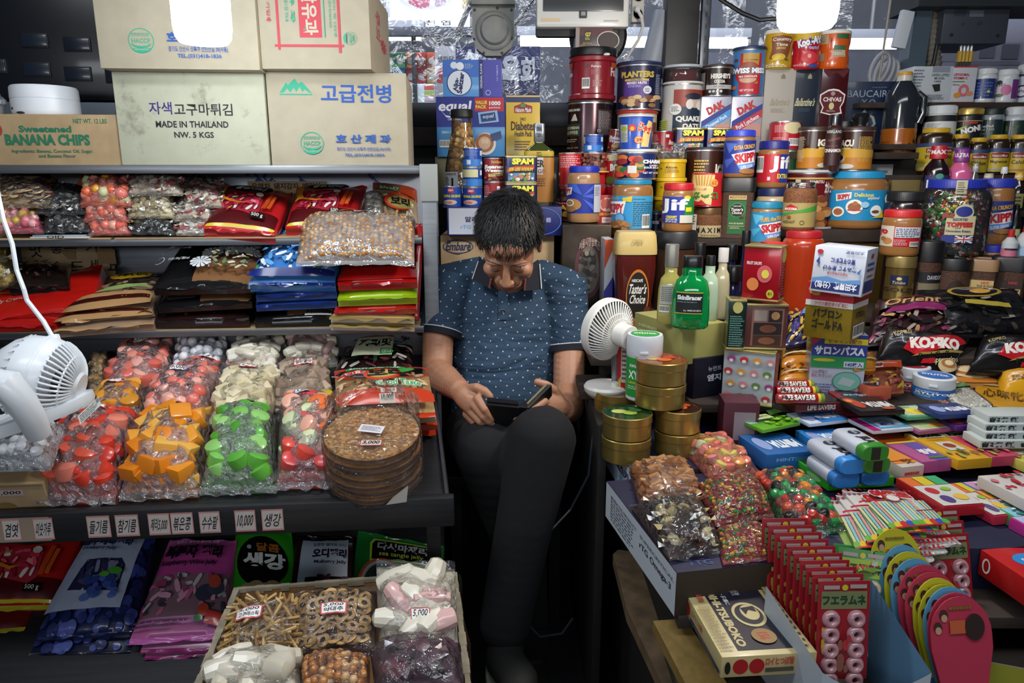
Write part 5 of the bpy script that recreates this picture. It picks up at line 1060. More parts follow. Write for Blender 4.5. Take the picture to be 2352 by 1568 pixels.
mpart('shelf',(xl,2.11,1.1),(xr,2.42,1.12),DWOOD);mpart('shelf',(at(1290,350,2.3).x,2.3,1.35),(at(2112,350,2.3).x,2.73,1.37),DWOOD)
mpart('shelf',(at(1884,530,2.13).x,2.13,1.11),(at(2045,530,2.13).x,2.42,1.143),DWOOD)
x2,x3=at(2108,580,2.05).x,X1+.25
for y0,y1,z in ((2.05,2.24,1.075),(2.22,2.34,1.195),(2.32,2.44,1.302),(2.42,2.52,1.4),(2.5,2.73,at(2200,236,2.52).z)):mpart('shelf',(x2,y0,z-.018),(x3,y1,z),DWOOD)
for a,b in (((xa,.64,0),(X1,.66,.53)),((xb+.01,1.02,0),(xb+.03,1.9,.6)),((.24,1.9,0),(X1,1.92,.9)),((xl+.02,2.34,.9),(xr,2.36,1.1)),((x2,2.68,.9),(x3,2.7,1.5)),((xa,.66,0),(xa+.02,1.02,.53)),((.26,2.4,1.12),(1.5,2.42,1.35))):mpart('panel',a,b,DK)
mpart('side_board',(.19,1.5,0),(.21,2.1,.76),DK)
# old plank ends
mb=MB();pts=[atz(*p,.5) for p in ((1408,1272),(1420,1262),(1452,1266),(1560,1440),(1690,1640),(1600,1640),(1520,1568),(1440,1400))];c=pts[0].copy();n=len(pts)
f=[p-c for p in pts];mb.add([*f,*[p-V((0,0,.025)) for p in f]],[tuple(range(n))[::-1],tuple(range(n,2*n))]+[(i,(i+1) % n,n+(i+1) % n,n+i) for i in range(n)],WOOD);o=mb.build('wooden_plank');o.location=c;tag(o,'worn rounded wooden plank jutting out below the white supplement carton','plank')
mb=MB();pts=[atz(*p,.775) for p in ((1355,878),(1362,866),(1430,858),(1470,905),(1410,968),(1395,955),(1372,905))];c=pts[0].copy();n=len(pts)
f=[p-c for p in pts];mb.add([*f,*[p-V((0,0,.03)) for p in f]],[tuple(range(n))[::-1],tuple(range(n,2*n))]+[(i,(i+1) % n,n+(i+1) % n,n+i) for i in range(n)],WOOD);o=mb.build('wooden_plank');o.location=c;tag(o,'short broken wooden plank under the desk fan base','plank')
sf_.location.z=.776
for a,lab,nm in (((1490,1380,1545,1570),'plywood board edge standing under the navy carton','plywood_board'),):
    mb=MB();P=[atz(1500,1425,.6),atz(1575,1420,.6),atz(1690,1600,.55),atz(1600,1620,.55)];c=P[0].copy();f=[p-c for p in P];mb.add([*f,*[p-V((0,0,.02)) for p in f]],[(0,3,2,1),(4,5,6,7)]+[(i,(i+1) % 4,4+(i+1) % 4,4+i) for i in range(4)],M('#7a6230',.6,var=.2));o=mb.build(nm);o.location=c;tag(o,lab,'board')
# white and navy supplement cartons used as trays
side=[('t',.16,.35,.86,.62,'rTG Omega-3','#3c4450',{'r':0}),('t',.14,.7,.7,.8,'SUPERCRITICAL ALTIGE','#6c7480')]
side2=[('l',.1,.1,.5,.7,7,'#5c6068'),('t',.55,.42,.95,.62,'rTG Omega-3','#30343c',{'b':.02}),('t',.55,.72,.98,.8,'SUPERCRITICAL','#6a6e78'),('r',.08,.2,.1,.8,'#c2c6cc'),('t',.1,.74,.5,.82,'EDIBLE OIL PRODUCT','#50545c')]
def navybox(lab,cor,left):
    P=[atz(*c,.7) for c in cor];c,ex,ey=quad_frame(P);rz=math.atan2(ex.y,ex.x);w=ex.length;d=abs(ey.dot(V((-math.sin(rz),math.cos(rz),0))))
    mb=MB();mb.box((-w/2,-d/2,0),(w/2,d/2,.075),M('#2c2013',.7),.001);prints(mb,FACES['top'](w,d,.075),[('r',0,0,1,1,'#0d1235'),('r',.72,.5,.84,.62,'#8a2a20'),('t',.1,.04,.22,.08,'rTG','#3a4878')]);prints(mb,FACES['left'](w,d,.075),[('r',0,0,1,1,'#b9bfc7'),*left]);o=mb.build('supplement_carton');o.location=(c.x,c.y,.625);o.rotation_euler=(0,0,rz);return tag(o,lab,'carton')  # front is brown board, its shadow put into the dark body colour
navybox('navy topped white supplement carton under the candy bags, nearer the camera',((1540,1312),(1905,1285),(1770,1072),(1405,1108)),side2)
navybox('navy topped white supplement carton carrying the round gold tins',((1445,1090),(1765,1065),(1690,962),(1380,966)),[('t',.45,.5,.95,.8,'알래스카','#232a5c',{'b':.04}),('t',.4,.15,.95,.42,'rTG 오메가-3','#5aa0d8'),('e',.38,.4,.03,.2,'#9ab83a')])
# ---------------------------------------------------------------- goods left of the person, behind
tz=1.208
b=(1027,1290,475,541)
crate('supplement_carton','long white and navy supplement carton behind the head of the person','carton',b,2.13,.42,M('#141d5e',.4),PX(b,[('r',1031,478,1190,538,'#bcc0cc'),('t',1068,497,1180,510,'알래스카 오메가','#232a5c',{'b':.03}),('t',1058,515,1170,526,'rTG 오메가-3 골드','#5a9ad0'),('t',1240,500,1266,510,'오름','#a9b4d8'),('o',1240,508,49,32,1.5,'#4a74c0')]),zb=None)
b=(1013,1272,541,700)
crate('carton','brown carton with an oval navy emblem behind the shoulder of the person','carton',b,2.16,.4,CARD,PX(b,[('o',1053,566,35,16,2.4,'#232c4c'),('t',1026,555,1083,575,'Embaré','#232c4c',{'i':.25,'b':.03}),('p',[(1025,553),(1050,549),(1080,555),(1055,553)],'#232c4c'),('p',[(1030,578),(1052,584),(1078,577),(1052,580)],'#232c4c')]))
crate('low_cabinet','black cabinet under the cartons behind the seated person','cabinet',(1013,1280,700,1400),2.16,.42,M('#0c0c0d',.6),zb=0,bev=.003)
b=(1290,1402,516,740)
crate('steel_case','dark scratched steel case with a round emblem behind the desk fan','case',b,2.1,.26,steel('old_steel','#4a4037',.4,.7,(8,8,8)),PX(b,[('e',1352,566,32,36,'#5a3034'),('e',1352,568,24,28,'#6f675c'),*[('e',1352+R.uniform(-16,16),568+R.uniform(-20,20),5,3,R.choice(['#3a342e','#8a8274','#4a443c'])) for _ in range(26)],('t',1328,536,376+1000,546,'서울시장상회관','#b0a090',{'arc':.6})]),zb=.6,bev=.004)
b=(1003,1160,290,360)
LB=M('#4a8cc4',.35,coat=.2)
b=(1003,1160,222,360)
crate('sweetener_carton','blue sweetener carton with white script and a red value banner','carton',b,2.42,.2,LB,PX(b,[('r',1003,222,1160,291,'#232c86'),('r',1091,224,1157,255,'#b82430'),('t',1008,231,1082,262,'equal','#e4e6ee',{'i':.15,'b':.03}),('p',[(1014,254),(1024,264),(1045,268),(1070,264),(1050,271),(1026,269)],'#e4e6ee'),('t',1093,231,1119,239,'VALUE','#e0d23c',{'b':.04}),('t',1093,241,1118,249,'PACK','#e0d23c',{'b':.04}),('t',1124,232,1150,242,'1000','#e8e8e8',{'b':.04}),('t',1124,244,1149,250,'packets','#e8e8e8'),('p',[(1098,258),(1142,253),(1146,279),(1101,284)],'#8fb4d8'),('p',[(1103,262),(1137,257),(1140,276),(1106,280)],'#1f3f78'),('t',1109,262,1134,273,'equal','#c4d4e4',{'i':.15,'r':6}),('t',1029,271,1062,276,'ORIGINAL','#dfe2ee'),('t',1014,301,1060,306,'ZERO CALORIE','#dfe8f0'),('bar',1009,321,1033,338),('e',1115,330,24,26,'#d8d4cc'),('e',1113,328,21,22,'#9a5a30'),('e',1113,328,14,15,'#c9a27c'),('e',1110,324,5,6,'#d8bc9a'),('e',1118,324,5,6,'#d8bc9a'),('p',[(1126,308),(1150,300),(1153,317),(1130,325)],'#26386c')]),bev=.002)
crate('pale_box','plain olive box under the blue sweetener carton','box',(1000,1100,360,440),2.44,.2,M('#6c6a52',.6),zb=tz)
b=(1017,1152,137,222)
crate('antacid_carton','blue antacid carton with a white disc on top of the sweetener carton','carton',b,2.44,.14,M('#5a9ad4',.3,coat=.3),PX(b,[('r',1104,137,1152,222,'#4a48a4'),('r',1100,137,1110,222,'#20246c'),('r',1017,137,1100,176,'#3a6cc0'),('e',1055,190,29,30,'#27357e'),('e',1055,190,27,28,'#dfe6f0'),('e',1043,150,8,8,'#dfe6f0'),('e',1057,152,9,9,'#e8ecf4'),('t',1042,178,1052,210,'Alka-','#1c245c',{'r':82,'b':.04}),('t',1052,166,1064,215,'Seltzer','#1c245c',{'r':82,'b':.04}),('t',1103,146,1108,203,'ORIGINAL FLAVOR','#d8dcec',{'r':90,'b':.02}),('o',1121,213,6,6,1,'#d0d8ec'),('l',1068,146,1088,158,4,'#a9c4e4'),('t',1140,150,1144,186,'116 TABLETS','#b8b8e0',{'r':90})]),bev=.002)
b=(1162,1240,219,365)
crate('vitamin_carton','tall yellow vitamin carton with a red badge right of the sweetener carton','carton',b,2.42,.12,M('#c9a51c',.35,coat=.2),PX(b,[('r',1162,221,1240,228,'#232c5c'),('p',[(1181,233),(1192,231),(1200,228),(1210,231),(1222,233),(1222,242),(1181,242)],'#8f1c20'),('e',1201,232,6,2.4,'#3a8a3a'),('t',1184,235,1220,241,'Nature Made','#e8e0d8',{'i':.2,'b':.02}),('t',1195,248,1208,252,'DAILY','#3a2414'),('t',1174,253,1229,265,'Diabetes','#3a1c20',{'b':.02}),('t',1182,266,1222,273,'Health Pack','#3a2414'),('l',1182,278,1220,292,4,'#5a4418'),('p',[(1162,300),(1190,330),(1190,365),(1162,365)],'#b8861c'),('r',1181,295,1215,330,'#c9bf5a'),('t',1184,307,1198,317,'25','#1c1814',{'b':.04}),('l',1184,297,1212,305,2,'#4a4420'),('l',1166,338,1190,352,3,'#6a4c18')]),zb=tz)
crate('dark_carton','narrow black carton right of the mouthwash bottle','carton',(1264,1290,362,480),2.34,.18,M('#0a1a1c',.35,coat=.3),zb=tz)
# mouthwash
vessel('mouthwash_bottle','flat amber mouthwash bottle with a striped silver cap','bottle',(1203,1272,282,475),2.26,None,[('body',M('#3c4420',.08,coat=.8),[(.5,0),(.95,.01),(.98,.04),(.98,.62),(.92,.68),(.45,.74),(.32,.76),(.3,.79)],None),('lower_label','#a8702a',[(.99,.05),(1.0,.06),(1.0,.58),(.99,.59)],(1,.05,.59,150,[('r',.0,.62,1,1,'#c4bfb8'),('t',.1,.78,.9,.95,'LISTERINE','#17171c',{'b':.04}),('t',.25,.65,.85,.74,'ORIGINAL','#6a2c30'),('l',.2,.35,.8,.55,4,'#5a3414')])),('upper_label','#b89a2c',[(.955,.60),(.985,.605),(.985,.655),(.94,.67)],(.97,.6,.665,140,[('l',.1,.1,.9,.9,3,'#2a2412')])),('cap',M('#8a8d92',.25,.7),[(.33,.78),(.36,.79),(.36,.99),(.33,1),(0,1)],(.36,.8,.98,150,[('t',.05,.6,.95,.85,'LISTERINE','#1a1a1c',{'b':.04,'r':0}),('t',.05,.2,.95,.45,'LISTERINE','#1a1a1c',{'b':.04})]))],zb=tz,sq=.25,depth=.55)
# caramel nut bottle
t=vessel('caramel_nut_bottle','clear bottle of caramel popped balls with a black lid before the sweetener carton','bottle',(1022,1102,248,475),2.22,None,[('glass',PET,[(.9,0),(1.0,.02),(1.0,.38),(.9,.5),(.7,.65),(.6,.78),(.58,.9),(.56,.925)],None),('lid',BLACK,[(.6,.915),(.64,.92),(.64,.985),(.6,1),(0,1)],None)],zb=tz)
h_=at(1062,248,2.22).z-tz;r_=standing((1022,1102,248,475),2.22)[1];mb=MB();rr=random.Random(2);cc=[M(c,.4,coat=.3) for c in ('#a87c3c','#b98f50','#8f6428','#c7a264')]
mb.lathe([(r_*.75,.003),(r_*.78,h_*.35),(r_*.5,h_*.6),(r_*.4,h_*.84)],cc[2],16)
for i in range(230):
    z=rr.uniform(.02,.86);R0=r_*(.98 if z<.38 else .98-(z-.38)*.86 if z<.78 else .6)-.0095;a=rr.uniform(-PI,PI*.0+.0) if i % 3 else rr.uniform(0,2*PI)
    mb.ball((R0*math.cos(a),R0*math.sin(a),z*h_),.0092*rr.uniform(.85,1.1),rr.choice(cc),8)
o=mb.build('popped_balls',t);o['kind']='stuff'
mb=MB();prints(mb,Cyl(r_*1.012,.03,h_*.36,62,turn=-46),[('r',0,0,1,1,'#b4b8bc'),('t',.08,.86,.9,.95,'캬라멜팝콘','#222'),('l',.08,.45,.45,.8,6,'#44464a'),('r',.62,.1,.74,.75,'#1c1c1f')],0);mb.build('label',t)
mb=MB();prints(mb,Cyl(r_*.72,h_*.55,h_*.65,60,turn=36),[('t',0,.3,1,.8,'Caramel','#e4dccc',{'i':.2,'b':.03})],.004);mb.build('printing',t)
# ---------------------------------------------------------------- tins
def vienna(b,Y,lab,back=0,zb=None):
    ops=[('t',-.05,.72,.05,.9,' ','#fff')]
    if back==0:o=[('r',.32,.72,.56,.98,'#a81c2c'),('t',.35,.78,.53,.94,"Libby's",'#eee',{'i':.2}),('t',.12,.48,.82,.63,'VIENNA SAUSAGE','#d0c832',{'b':.04}),('e',.4,.22,.26,.14,'#c9a898'),*[('p',[(.2+.08*i,.18+.03*(i % 2)),(.3+.08*i,.16),(.34+.08*i,.24),(.22+.08*i,.28)],c) for i,c in enumerate(('#c07a64','#d0907a','#b86a54'))]]
    else:o=[('r',0,0,1,.4,'#2f74c0'),('r',.06,.5,.18,.92,'#b9bd92'),('l',.24,.6,.7,.95,6,'#6a8ad0'),('r',.78,.62,.9,.9,'#c8d0dc'),('r',.3,.1,.44,.36,'#c8d0dc') if back==1 else ('r',.06,.5,.7,.95,'#c4c294'),('bar',.1,.08,.26,.36) if back==2 else ('r',.8,.1,.9,.26,'#c8d0dc')]
    can('sausage_can',lab,'can',b,Y,'#17429a',o,group='blue sausage cans',zb=zb)
vienna((1017,1061,428,475),2.15,'blue sausage can with a red corner badge at the lower left',zb=tz)
vienna((1062,1109,430,475),2.15,'blue sausage can at the foot of the stack of three',zb=tz)
z1=at(1085,430,2.15).z;z2=at(1085,384,2.15).z
vienna((1062,1108,384,430),2.15,'blue sausage can with a yellow nutrition panel, middle of the stack',2,z1)
vienna((1062,1108,339,384),2.15,'blue sausage can turned backwards on top of its stack',1,z2)
def beans(b,Y,lab,zb=None,tilt=0,back=False):
    o=[('r',0,0,1,.1,'#4a1414'),('t',.4,.78,.8,.92,'VanCamp','#c9b23c',{'i':.2,'b':.03}),('t',.16,.56,.92,.74,'Beanee','#e8e0d8',{'i':.2,'b':.05}),('t',.16,.4,.9,.56,'Weenee','#e8e0d8',{'i':.2,'b':.05}),('p',[(.32,.18),(.84,.24),(.84,.4),(.32,.32)],'#c9b06c'),('t',.38,.22,.78,.34,'Original','#3a2010',{'i':.2}),*dots_ops(.2,.03,.9,.18,['#8a4a2a','#a86038','#6f3820'],12,.04,.9)]
    if back:o=[('l',.06,.5,.4,.92,6,'#c88a8a'),('bar',.06,.1,.36,.45),('r',.6,.72,.72,.88,'#ccc'),('t',.72,.35,1,.6,'Beanee','#e8e0d8',{'i':.2})]
    can('bean_can',lab,'can',b,Y,'#8a1a20',o,group='dark red bean cans',zb=zb,tilt=tilt)
beans((1111,1158,418,475),2.16,'red bean can hidden below its twin beside the blue cans',tz,back=True)
beans((1110,1158,362,418),2.16,'red bean can with white lettering, upper of two beside the blue cans',at(1130,418,2.16).z)
def spam(b,Y,lab,zb=None):
    x,r,zt,z0=standing(b,Y);z0=zb if zb is not None else z0;h=zt-z0;t=thing('meat_tin',lab,'tin',(x,Y+r*.55,z0),0,'navy and yellow meat tins');X=Matrix.Diagonal((1,.58,1,1));mb=MB()
    mb.lathe([(r*.9,0,GOLDRIM),(r*1.0,.001,GOLDRIM),(r*1.0,.004,GOLDRIM),(r*.97,.0045),(r*.97,h-.0055),(r*1.0,h-.005,GOLDRIM),(r*1.0,h-.001,GOLDRIM),(r*.97,h,GOLDRIM),(r*.94,h-.004,GOLDRIM),(.0001,h-.004,GOLDRIM)],M('#121a4a',.3,coat=.4),44,X,sq=.8)
    prints(mb,Flat((-r*.86,-r*.565,.006),(r*1.72,0,0),(0,0,h-.012)),[('r',.04,0,.96,.34,'#5a86b0'),*dots_ops(.1,.04,.9,.3,['#c9c49a','#b8705c','#4a7a34','#d8d2b8','#c46a4a','#d8a08a','#5a8a3c'],30,.06,1.1),('p',[(0,.34),(.3,.46),(.95,.5),(.95,.68),(.3,.64),(0,.52)],'#b0401c'),('t',.06,.43,.9,.58,'25% LESS SODIUM','#e0c84c',{'b':.03,'i':.15}),('t',.17,.7,.93,.97,'SPAM','#e2d83a',{'b':.06}),('l',.01,.55,.1,.95,8,'#4a58a0')],.0015)
    mb.build('body',t)
z1=at(1200,420,2.14).z
spam((1160,1234,420,475),2.14,'navy meat tin just above the head of the person',tz);spam((1160,1234,357,420),2.14,'navy meat tin on top of its twin, left of the amber bottle',z1)
TT=1.37;MM=1.12;EE=.925
spam((1543,1613,293,348),2.32,'navy meat tin under the oats canister',TT);spam((1613,1677,293,348),2.32,'navy meat tin under the pork tins',TT)
vienna((1340,1386,308,350),2.31,'blue sausage can on the shelf before the silver coffee can',1,TT)
beans((1396,1440,297,348),2.33,'leaning dark red bean can behind the blue snack tub',TT,.12)
beans((1497,1546,300,350),2.32,'dark red bean can with a barcode right of the blue snack tub',TT,0,True)
zq=1.163
for (u0,u1,v0,v1,lab,o) in ((1283,1338,427,513,'red baked bean can with yellow lettering on the steel case',[('r',0,.55,1,.95,'#2a1414'),*dots_ops(0,.6,1,.95,['#4a2820','#5a3428'],30,.05),('t',.1,.3,.9,.46,'BAKED','#d8c83a',{'b':.05}),('t',.2,.1,.9,.26,'BEANS','#d8c83a',{'b':.05}),('t',.1,.48,.7,.55,'Hunongs','#e0b8c8')]),
        (1283,1337,350,427,'plain red bean can above the baked bean can',[('l',.15,.55,.85,.95,6,'#d8a0a0'),('r',.04,.3,.14,.4,'#d8c8c8')]),(1337,1393,427,513,'red bean can behind the blue-lidded jar, lower one',[]),(1337,1393,350,427,'red bean can with a brown bean picture under the blue can',[('r',0,.45,.86,1,'#4a2218'),*dots_ops(.02,.48,.84,.98,['#7a4430','#8f5a42','#5f3020'],46,.045,1.2),('r',0,.4,.86,.45,'#c9a03c')]),(1390,1440,427,500,'red soup can low behind the light blue jar',[]),(1390,1440,352,427,'red pasta can with green script beside the sour candy tin',[('r',0,.8,1,1,'#c9b890'),('t',.3,.45,1,.7,'BOYAR','#e8e0d0',{'b':.06}),('t',.36,.68,.8,.82,'Chef','#2a6a2a',{'i':.2}),('e',.3,.15,.2,.12,'#5a7a2a'),('r',.5,.05,.9,.4,'#c9a878')])):
    can('bean_can',lab,'can',(u0,u1,v0,v1),2.24,'#b01a24',o,group=None,zb={513:zq,500:MM}.get(v1) or at(1300,427,2.24).z)
b=(1372,1416,440,510);crate('corned_beef_tin','red corned beef tin standing upside down beside the blue-lidded jar','tin',b,2.2,.05,M('#b01c1e',.3,coat=.3),PX(b,[('e',1395,462,19,16,'#d8a898'),*[('e',1386+8*i,460,6,12,'#b0503c') for i in range(3)],('t',1374,481,1413,487,'CORNED BEEF','#d8c040',{'r':180}),('r',1383,491,1405,504,'#d0b8b0'),('t',1386,494,1402,501,'Libby','#b01c1e',{'r':180})]),zb=None,bev=.004).location.z=zq-.01

# ---------------------------------------------------------------- back row of canisters
PB_='#9a6b3c';PBL='#a07850'
b=(1320,1409,55,110);zF=at(1360,105,2.45).z
b=(1306,1416,105,226);z1=at(1360,226,2.42).z
t=can('coffee_canister','big red ribbed coffee canister with a black lid','canister',(1303,1405,226,350),2.42,'#3a2626',[],zb=TT)  # replaced below
for ch in list(t.children):bpy.data.objects.remove(ch)
bpy.data.objects.remove(t)
b=(1303,1406,228,350)
can('coffee_can','silver and maroon coffee can under the red canister','can',b,2.42,M('#3f2c30',.22,.75),PX(b,[('r',1304,237,1335,247,'#15120f'),('t',1306,239,1332,245,'KIRKLAND','#c9c4bc',{'b':.03}),('p',[(1312,270),(1318,254),(1322,252),(1327,270)],'#b9b4ac'),('r',1303,278,1333,310,'#132a22'),('t',1304,284,1331,292,'COLOMBIAN','#b0a890',{'b':.03}),('t',1304,296,1329,305,'COFFEE','#b0a890',{'b':.03}),('l',1304,316,1334,326,2,'#9a9088'),('t',1304,338,1330,343,'1.36kg (3 LB)','#b9b0a8'),('r',1371,242,1402,310,'#2a1a1c'),('l',1374,246,1400,306,16,'#8a8284'),('o',1375,297,4,4,1,'#c0b8b4')],165),lid='#2a1a16',lidv=233,zb=TT)
x,r,zt,z0=standing((1306,1416,105,228),2.42);z0=at(1360,228,2.42).z;h=zt-z0;hb=h*.86
t=thing('coffee_canister','big red ribbed coffee canister with a black lid','canister',(x,2.42+r,z0),-math.atan2(x,2.42));RC=M('#7d1420',.32,coat=.3);mb=MB()
mb.lathe([(r*.9,0),(r*.97,.003),(r*.99,h*.03),(r*.99,h*.1),(r*.93,h*.13),(r*.93,h*.72),(r*.99,h*.75),(r*.99,h*.82),(r*.95,h*.84),(r*.95,hb)],RC,44)
b=(1306,1416,105,228);prints(mb,Cyl(r*.935,0,h,165),PX(b,[('t',1358,148,1381,155,'Folgers','#d8c4c0',{'b':.04}),('t',1404,150,1416,172,'Fol','#d8c4c0',{'b':.04}),('t',1306,163,1314,172,'ers','#d8c4c0',{'b':.04}),('bar',1337,177,1355,202),('l',1358,158,1380,170,5,'#b06a6c'),('l',1362,182,1384,198,4,'#c08a8a'),('e',1346,148,4,5,'#5a3a34'),('r',1404,140,1416,152,'#a04a1c'),('r',1306,140,1315,152,'#a04a1c')],165));mb.build('body',t)
mb=MB();mb.lathe([(r*.96,hb-.004),(r*1.0,hb-.002),(r*1.0,h*.95),(r*.97,h),(r*.9,h),(r*.88,h*.97),(.0001,h*.97)],M('#121214',.35),44);mb.build('lid',t)
mb=MB();mb.ball((r*.55,-r*.84,h*.85),(.012,.006,.006),M('#c9c9c9',.3,.6));mb.build('foil_tab',t)
b=(1322,1407,55,109);crate('coffee_carton','small black and red coffee carton balanced on the red canister','carton',b,2.46,.08,M('#26090a',.35,coat=.3),PX(b,[('r',1322,55,1407,80,'#4a0d10'),('r',1322,56,1331,109,'#8a7a74'),('r',1342,68,1358,90,'#120c08'),('t',1344,73,1357,82,'G7','#c9b83a',{'b':.05}),('l',1344,83,1356,89,2,'#c9b83a'),('t',1339,94,1360,98,'Hòa Tan Đen','#c0a030'),('o',1397,90,26,20,2,'#c4bab2'),('e',1398,91,23,17,'#2a120a'),('e',1338,103,8,5,'#6a4a2a')]),zb=zt-h*.03,rz=.03)
b=(1416,1519,138,252);zp=at(1460,252,2.42).z
can('nut_canister','navy nut canister with yellow lettering beside the red canister','canister',b,2.42,'#141b3c',PX(b,[('t',1428,151,1501,168,'PLANTERS','#c0a23c',{'b':.05}),('r',1436,172,1490,178,'#c0a23c'),('t',1450,173,1476,177,'SALTED','#141b3c',{'b':.03}),('r',1436,178,1490,235,'#4a2a7c'),('t',1441,180,1485,187,'MIXED NUTS','#d8d4e0',{'b':.04}),('l',1444,188,1482,196,2,'#a898c8'),('e',1487,203,9,11,'#d0d2d4'),('l',1481,197,1493,209,3,'#1c2448'),*dots_ops(0,0,0,0,['#fff'],0,1),*[('e',R.uniform(1432,1508),R.uniform(222,246),8,6,R.choice(['#b08a5c','#c4a478','#8f6238','#6a3826'])) for _ in range(26)],('l',1500,160,1508,215,12,'#8a90a8')],165),lid='#1a2148',lidv=146,zb=zp)
b=(1416,1508,252,350)
can('instant_tub','cream tub with a red lid under the nut canister','tub',b,2.42,'#b8a584',PX(b,[('r',1418,290,1440,350,'#8f2a24'),('r',1484,270,1506,300,'#6a2420')],165),lid='#a82a24',lidv=259,rim=False,zb=TT)
b=(1518,1611,185,350);zo=at(1560,185,2.42).z
can('oats_canister','tall oats canister in navy, red and white','canister',b,2.42,'#b9b6b0',PX(b,[('r',1546,195,1611,260,'#8a3424'),('r',1546,238,1611,350,'#14283c'),('p',[(1546,262),(1572,240),(1590,236),(1611,242),(1611,262)],'#14283c'),('e',1594,225,12,16,'#c4a896'),('e',1592,212,16,8,'#141c34'),('e',1582,232,8,12,'#d0ccc4'),('e',1604,234,6,12,'#d0ccc4'),('e',1551,244,13,14,'#d4d2cc'),('l',1542,236,1560,250,3,'#4a4a4a'),('t',1553,261,1609,277,'QUAKER','#dfdcd4',{'b':.05}),('t',1568,280,1602,293,'OATS','#dfdcd4',{'b':.05}),*[('r',1518,270+5*i,1536,273+5*i,'#a8b83a') for i in range(5)]],165),lid='#c9c6bf',lidv=190,zb=TT)
t=jar('powder_tub','clear lidded tub of dark red powder on the oats canister','tub',(1523,1612,146,185),2.43,'#000000',M('#a9adb2',.3,coat=.4),152,rl=1.02,zb=zo,clear=PET)
x,r,_,_=standing((1523,1612,146,185),2.43);mb=MB();mb.lathe([(r*.93,.002),(r*.95,.03),(r*.85,.036),(r*.3,.044),(.0001,.046)],M('#4a0d14',.9,bump=.6),30);mb.build('powder',t)
def dak(b,lab,c2,t2,zb):
    u0,u1,v0,v1=b;w_=u1-u0
    return crate('pork_tin',lab,'tin',b,2.42,.07,M('#b0b0bc',.3,.35),PX(b,[('p',[(u0+2,v0+56),(u1-2,v0+16),(u1-2,v0+28),(u0+2,v0+70)],'#24307e'),('p',[(u0+2,v0+70),(u1-2,v0+28),(u1-2,v0+46),(u0+2,v0+90)],c2),('t',u0+12,v0+16,u0+w_*.78,v0+34,'DAK','#b0222a',{'r':27,'b':.06}),('t',u0+10,v0+52,u1-6,v0+63,t2,'#dfe4ec',{'r':30,'b':.02}),('r',u0+w_*.48,v0+62,u1-3,v0+90,'#b98478')]),zb=zb,bev=.006)
zd=at(1645,221,2.42).z
dak((1608,1678,221,350),'tall meat tin with a light blue band under the brown cocoa can','#3f8ac8','Chopped Pork',TT);dak((1678,1750,221,350),'tall meat tin with a red band under the cocoa mix canister','#b02c34','Pork Luncheon',TT)
b=(1611,1683,146,221)
can('cocoa_can','dark brown cocoa can between the powder tub and the blue canister','can',b,2.42,'#23140f',PX(b,[('t',1633,160,1676,175,"HERSHEY'S",'#d8d4cc',{'b':.06}),('t',1641,178,1665,188,'COCOA','#d8d4cc',{'b':.05}),('r',1624,193,1679,205,'#a9a7a8'),('t',1640,196,1664,200,'100% CACAO','#3a3a3c'),*[('e',1633+8*i,212,3,4,'#c4c0bc') for i in range(4)],('r',1611,156,1622,206,'#6f6a66')],165),lid='#2a1a14',lidv=152,zb=zd)
b=(1682,1756,104,221)
can('cocoa_mix_canister','tall blue and red cocoa mix canister under the warm lamp side','canister',b,2.42,'#3c78b4',PX(b,[('r',1705,110,1745,221,'#b08c3c'),('r',1700,110,1706,221,'#a8242c'),('r',1741,110,1746,221,'#a8242c'),('r',1700,192,1742,221,'#b0222c'),('e',1719,164,27,31,'#b0222c'),('e',1719,164,24,28,'#8a5038'),('e',1719,180,18,10,'#c49a80'),('t',1685,149,1752,164,'SWISS MISS','#e6e8ee',{'b':.06,'out':'#22305c'}),('r',1696,168,1742,177,'#b0222c'),('t',1700,170,1738,175,'MILK CHOCOLATE','#eee',{'b':.03}),('t',1712,127,1738,130,'HOT COCOA MIX','#3a2814'),('t',1704,207,1732,213,'NET WT 2.0 OZ','#eee'),('e',1693,128,4,5,'#5a3020'),('e',1692,202,5,5,'#b0683c')],165),lid='#1f2c54',lidv=111,zb=zd)
def dcan(b,lab,col,ops):
    u0,u1,v0,v1=b;x,r,zt,_=standing(b,2.43);z0=at(u0,v1,2.43).z;h=zt-z0;t=thing('drink_powder_canister',lab,'canister',(x,2.43+r,z0),-math.atan2(x,2.43),'drink powder canisters');mb=MB();W_=M('#d2cfc6',.4)
    mb.lathe([(r*.9,0),(r*.96,.003),(r*.99,h*.06),(r*.99,h*.3),(r*.93,h*.42),(r*.93,h*.55),(r*.99,h*.68),(r*.99,h*.9)],M(col,.25,coat=.5),40);sf=Fn(lambda x_,y_,d,r=r,h=h:Cyl(r*(.99-.06*max(0,1-((y_-.49)/.2)**2)),0,h,165)(x_,y_,d),r*2.88,h);prints(mb,sf,PX(b,ops,165),.0012);mb.build('body',t)
    mb=MB();mb.lathe([(r*.97,h*.895),(r*1.0,h*.9),(r*1.0,h*.96),(r*.93,h),(.0001,h)],W_,40);mb.build('lid',t)
dcan((1755,1820,65,157),'yellow drink powder canister, leftmost of the three under the lamp','#b8901c',[('p',[(1773,84),(1796,80),(1816,84),(1814,115),(1806,136),(1770,134),(1774,110)],'#7a4220'),('t',1775,86,1814,96,'Country','#d8d0b8',{'b':.03,'arc':.1}),('t',1782,98,1808,105,'Time','#d8d0b8',{'b':.03}),('t',1784,107,1804,112,'LEMONADE','#d8c040'),('e',1790,130,14,8,'#c8a82c'),('p',[(1776,138),(1786,126),(1796,128),(1786,138)],'#d8b83a'),('e',1806,137,4,2,'#2a5a2a'),('l',1765,146,1812,154,2,'#d8d0b0')])
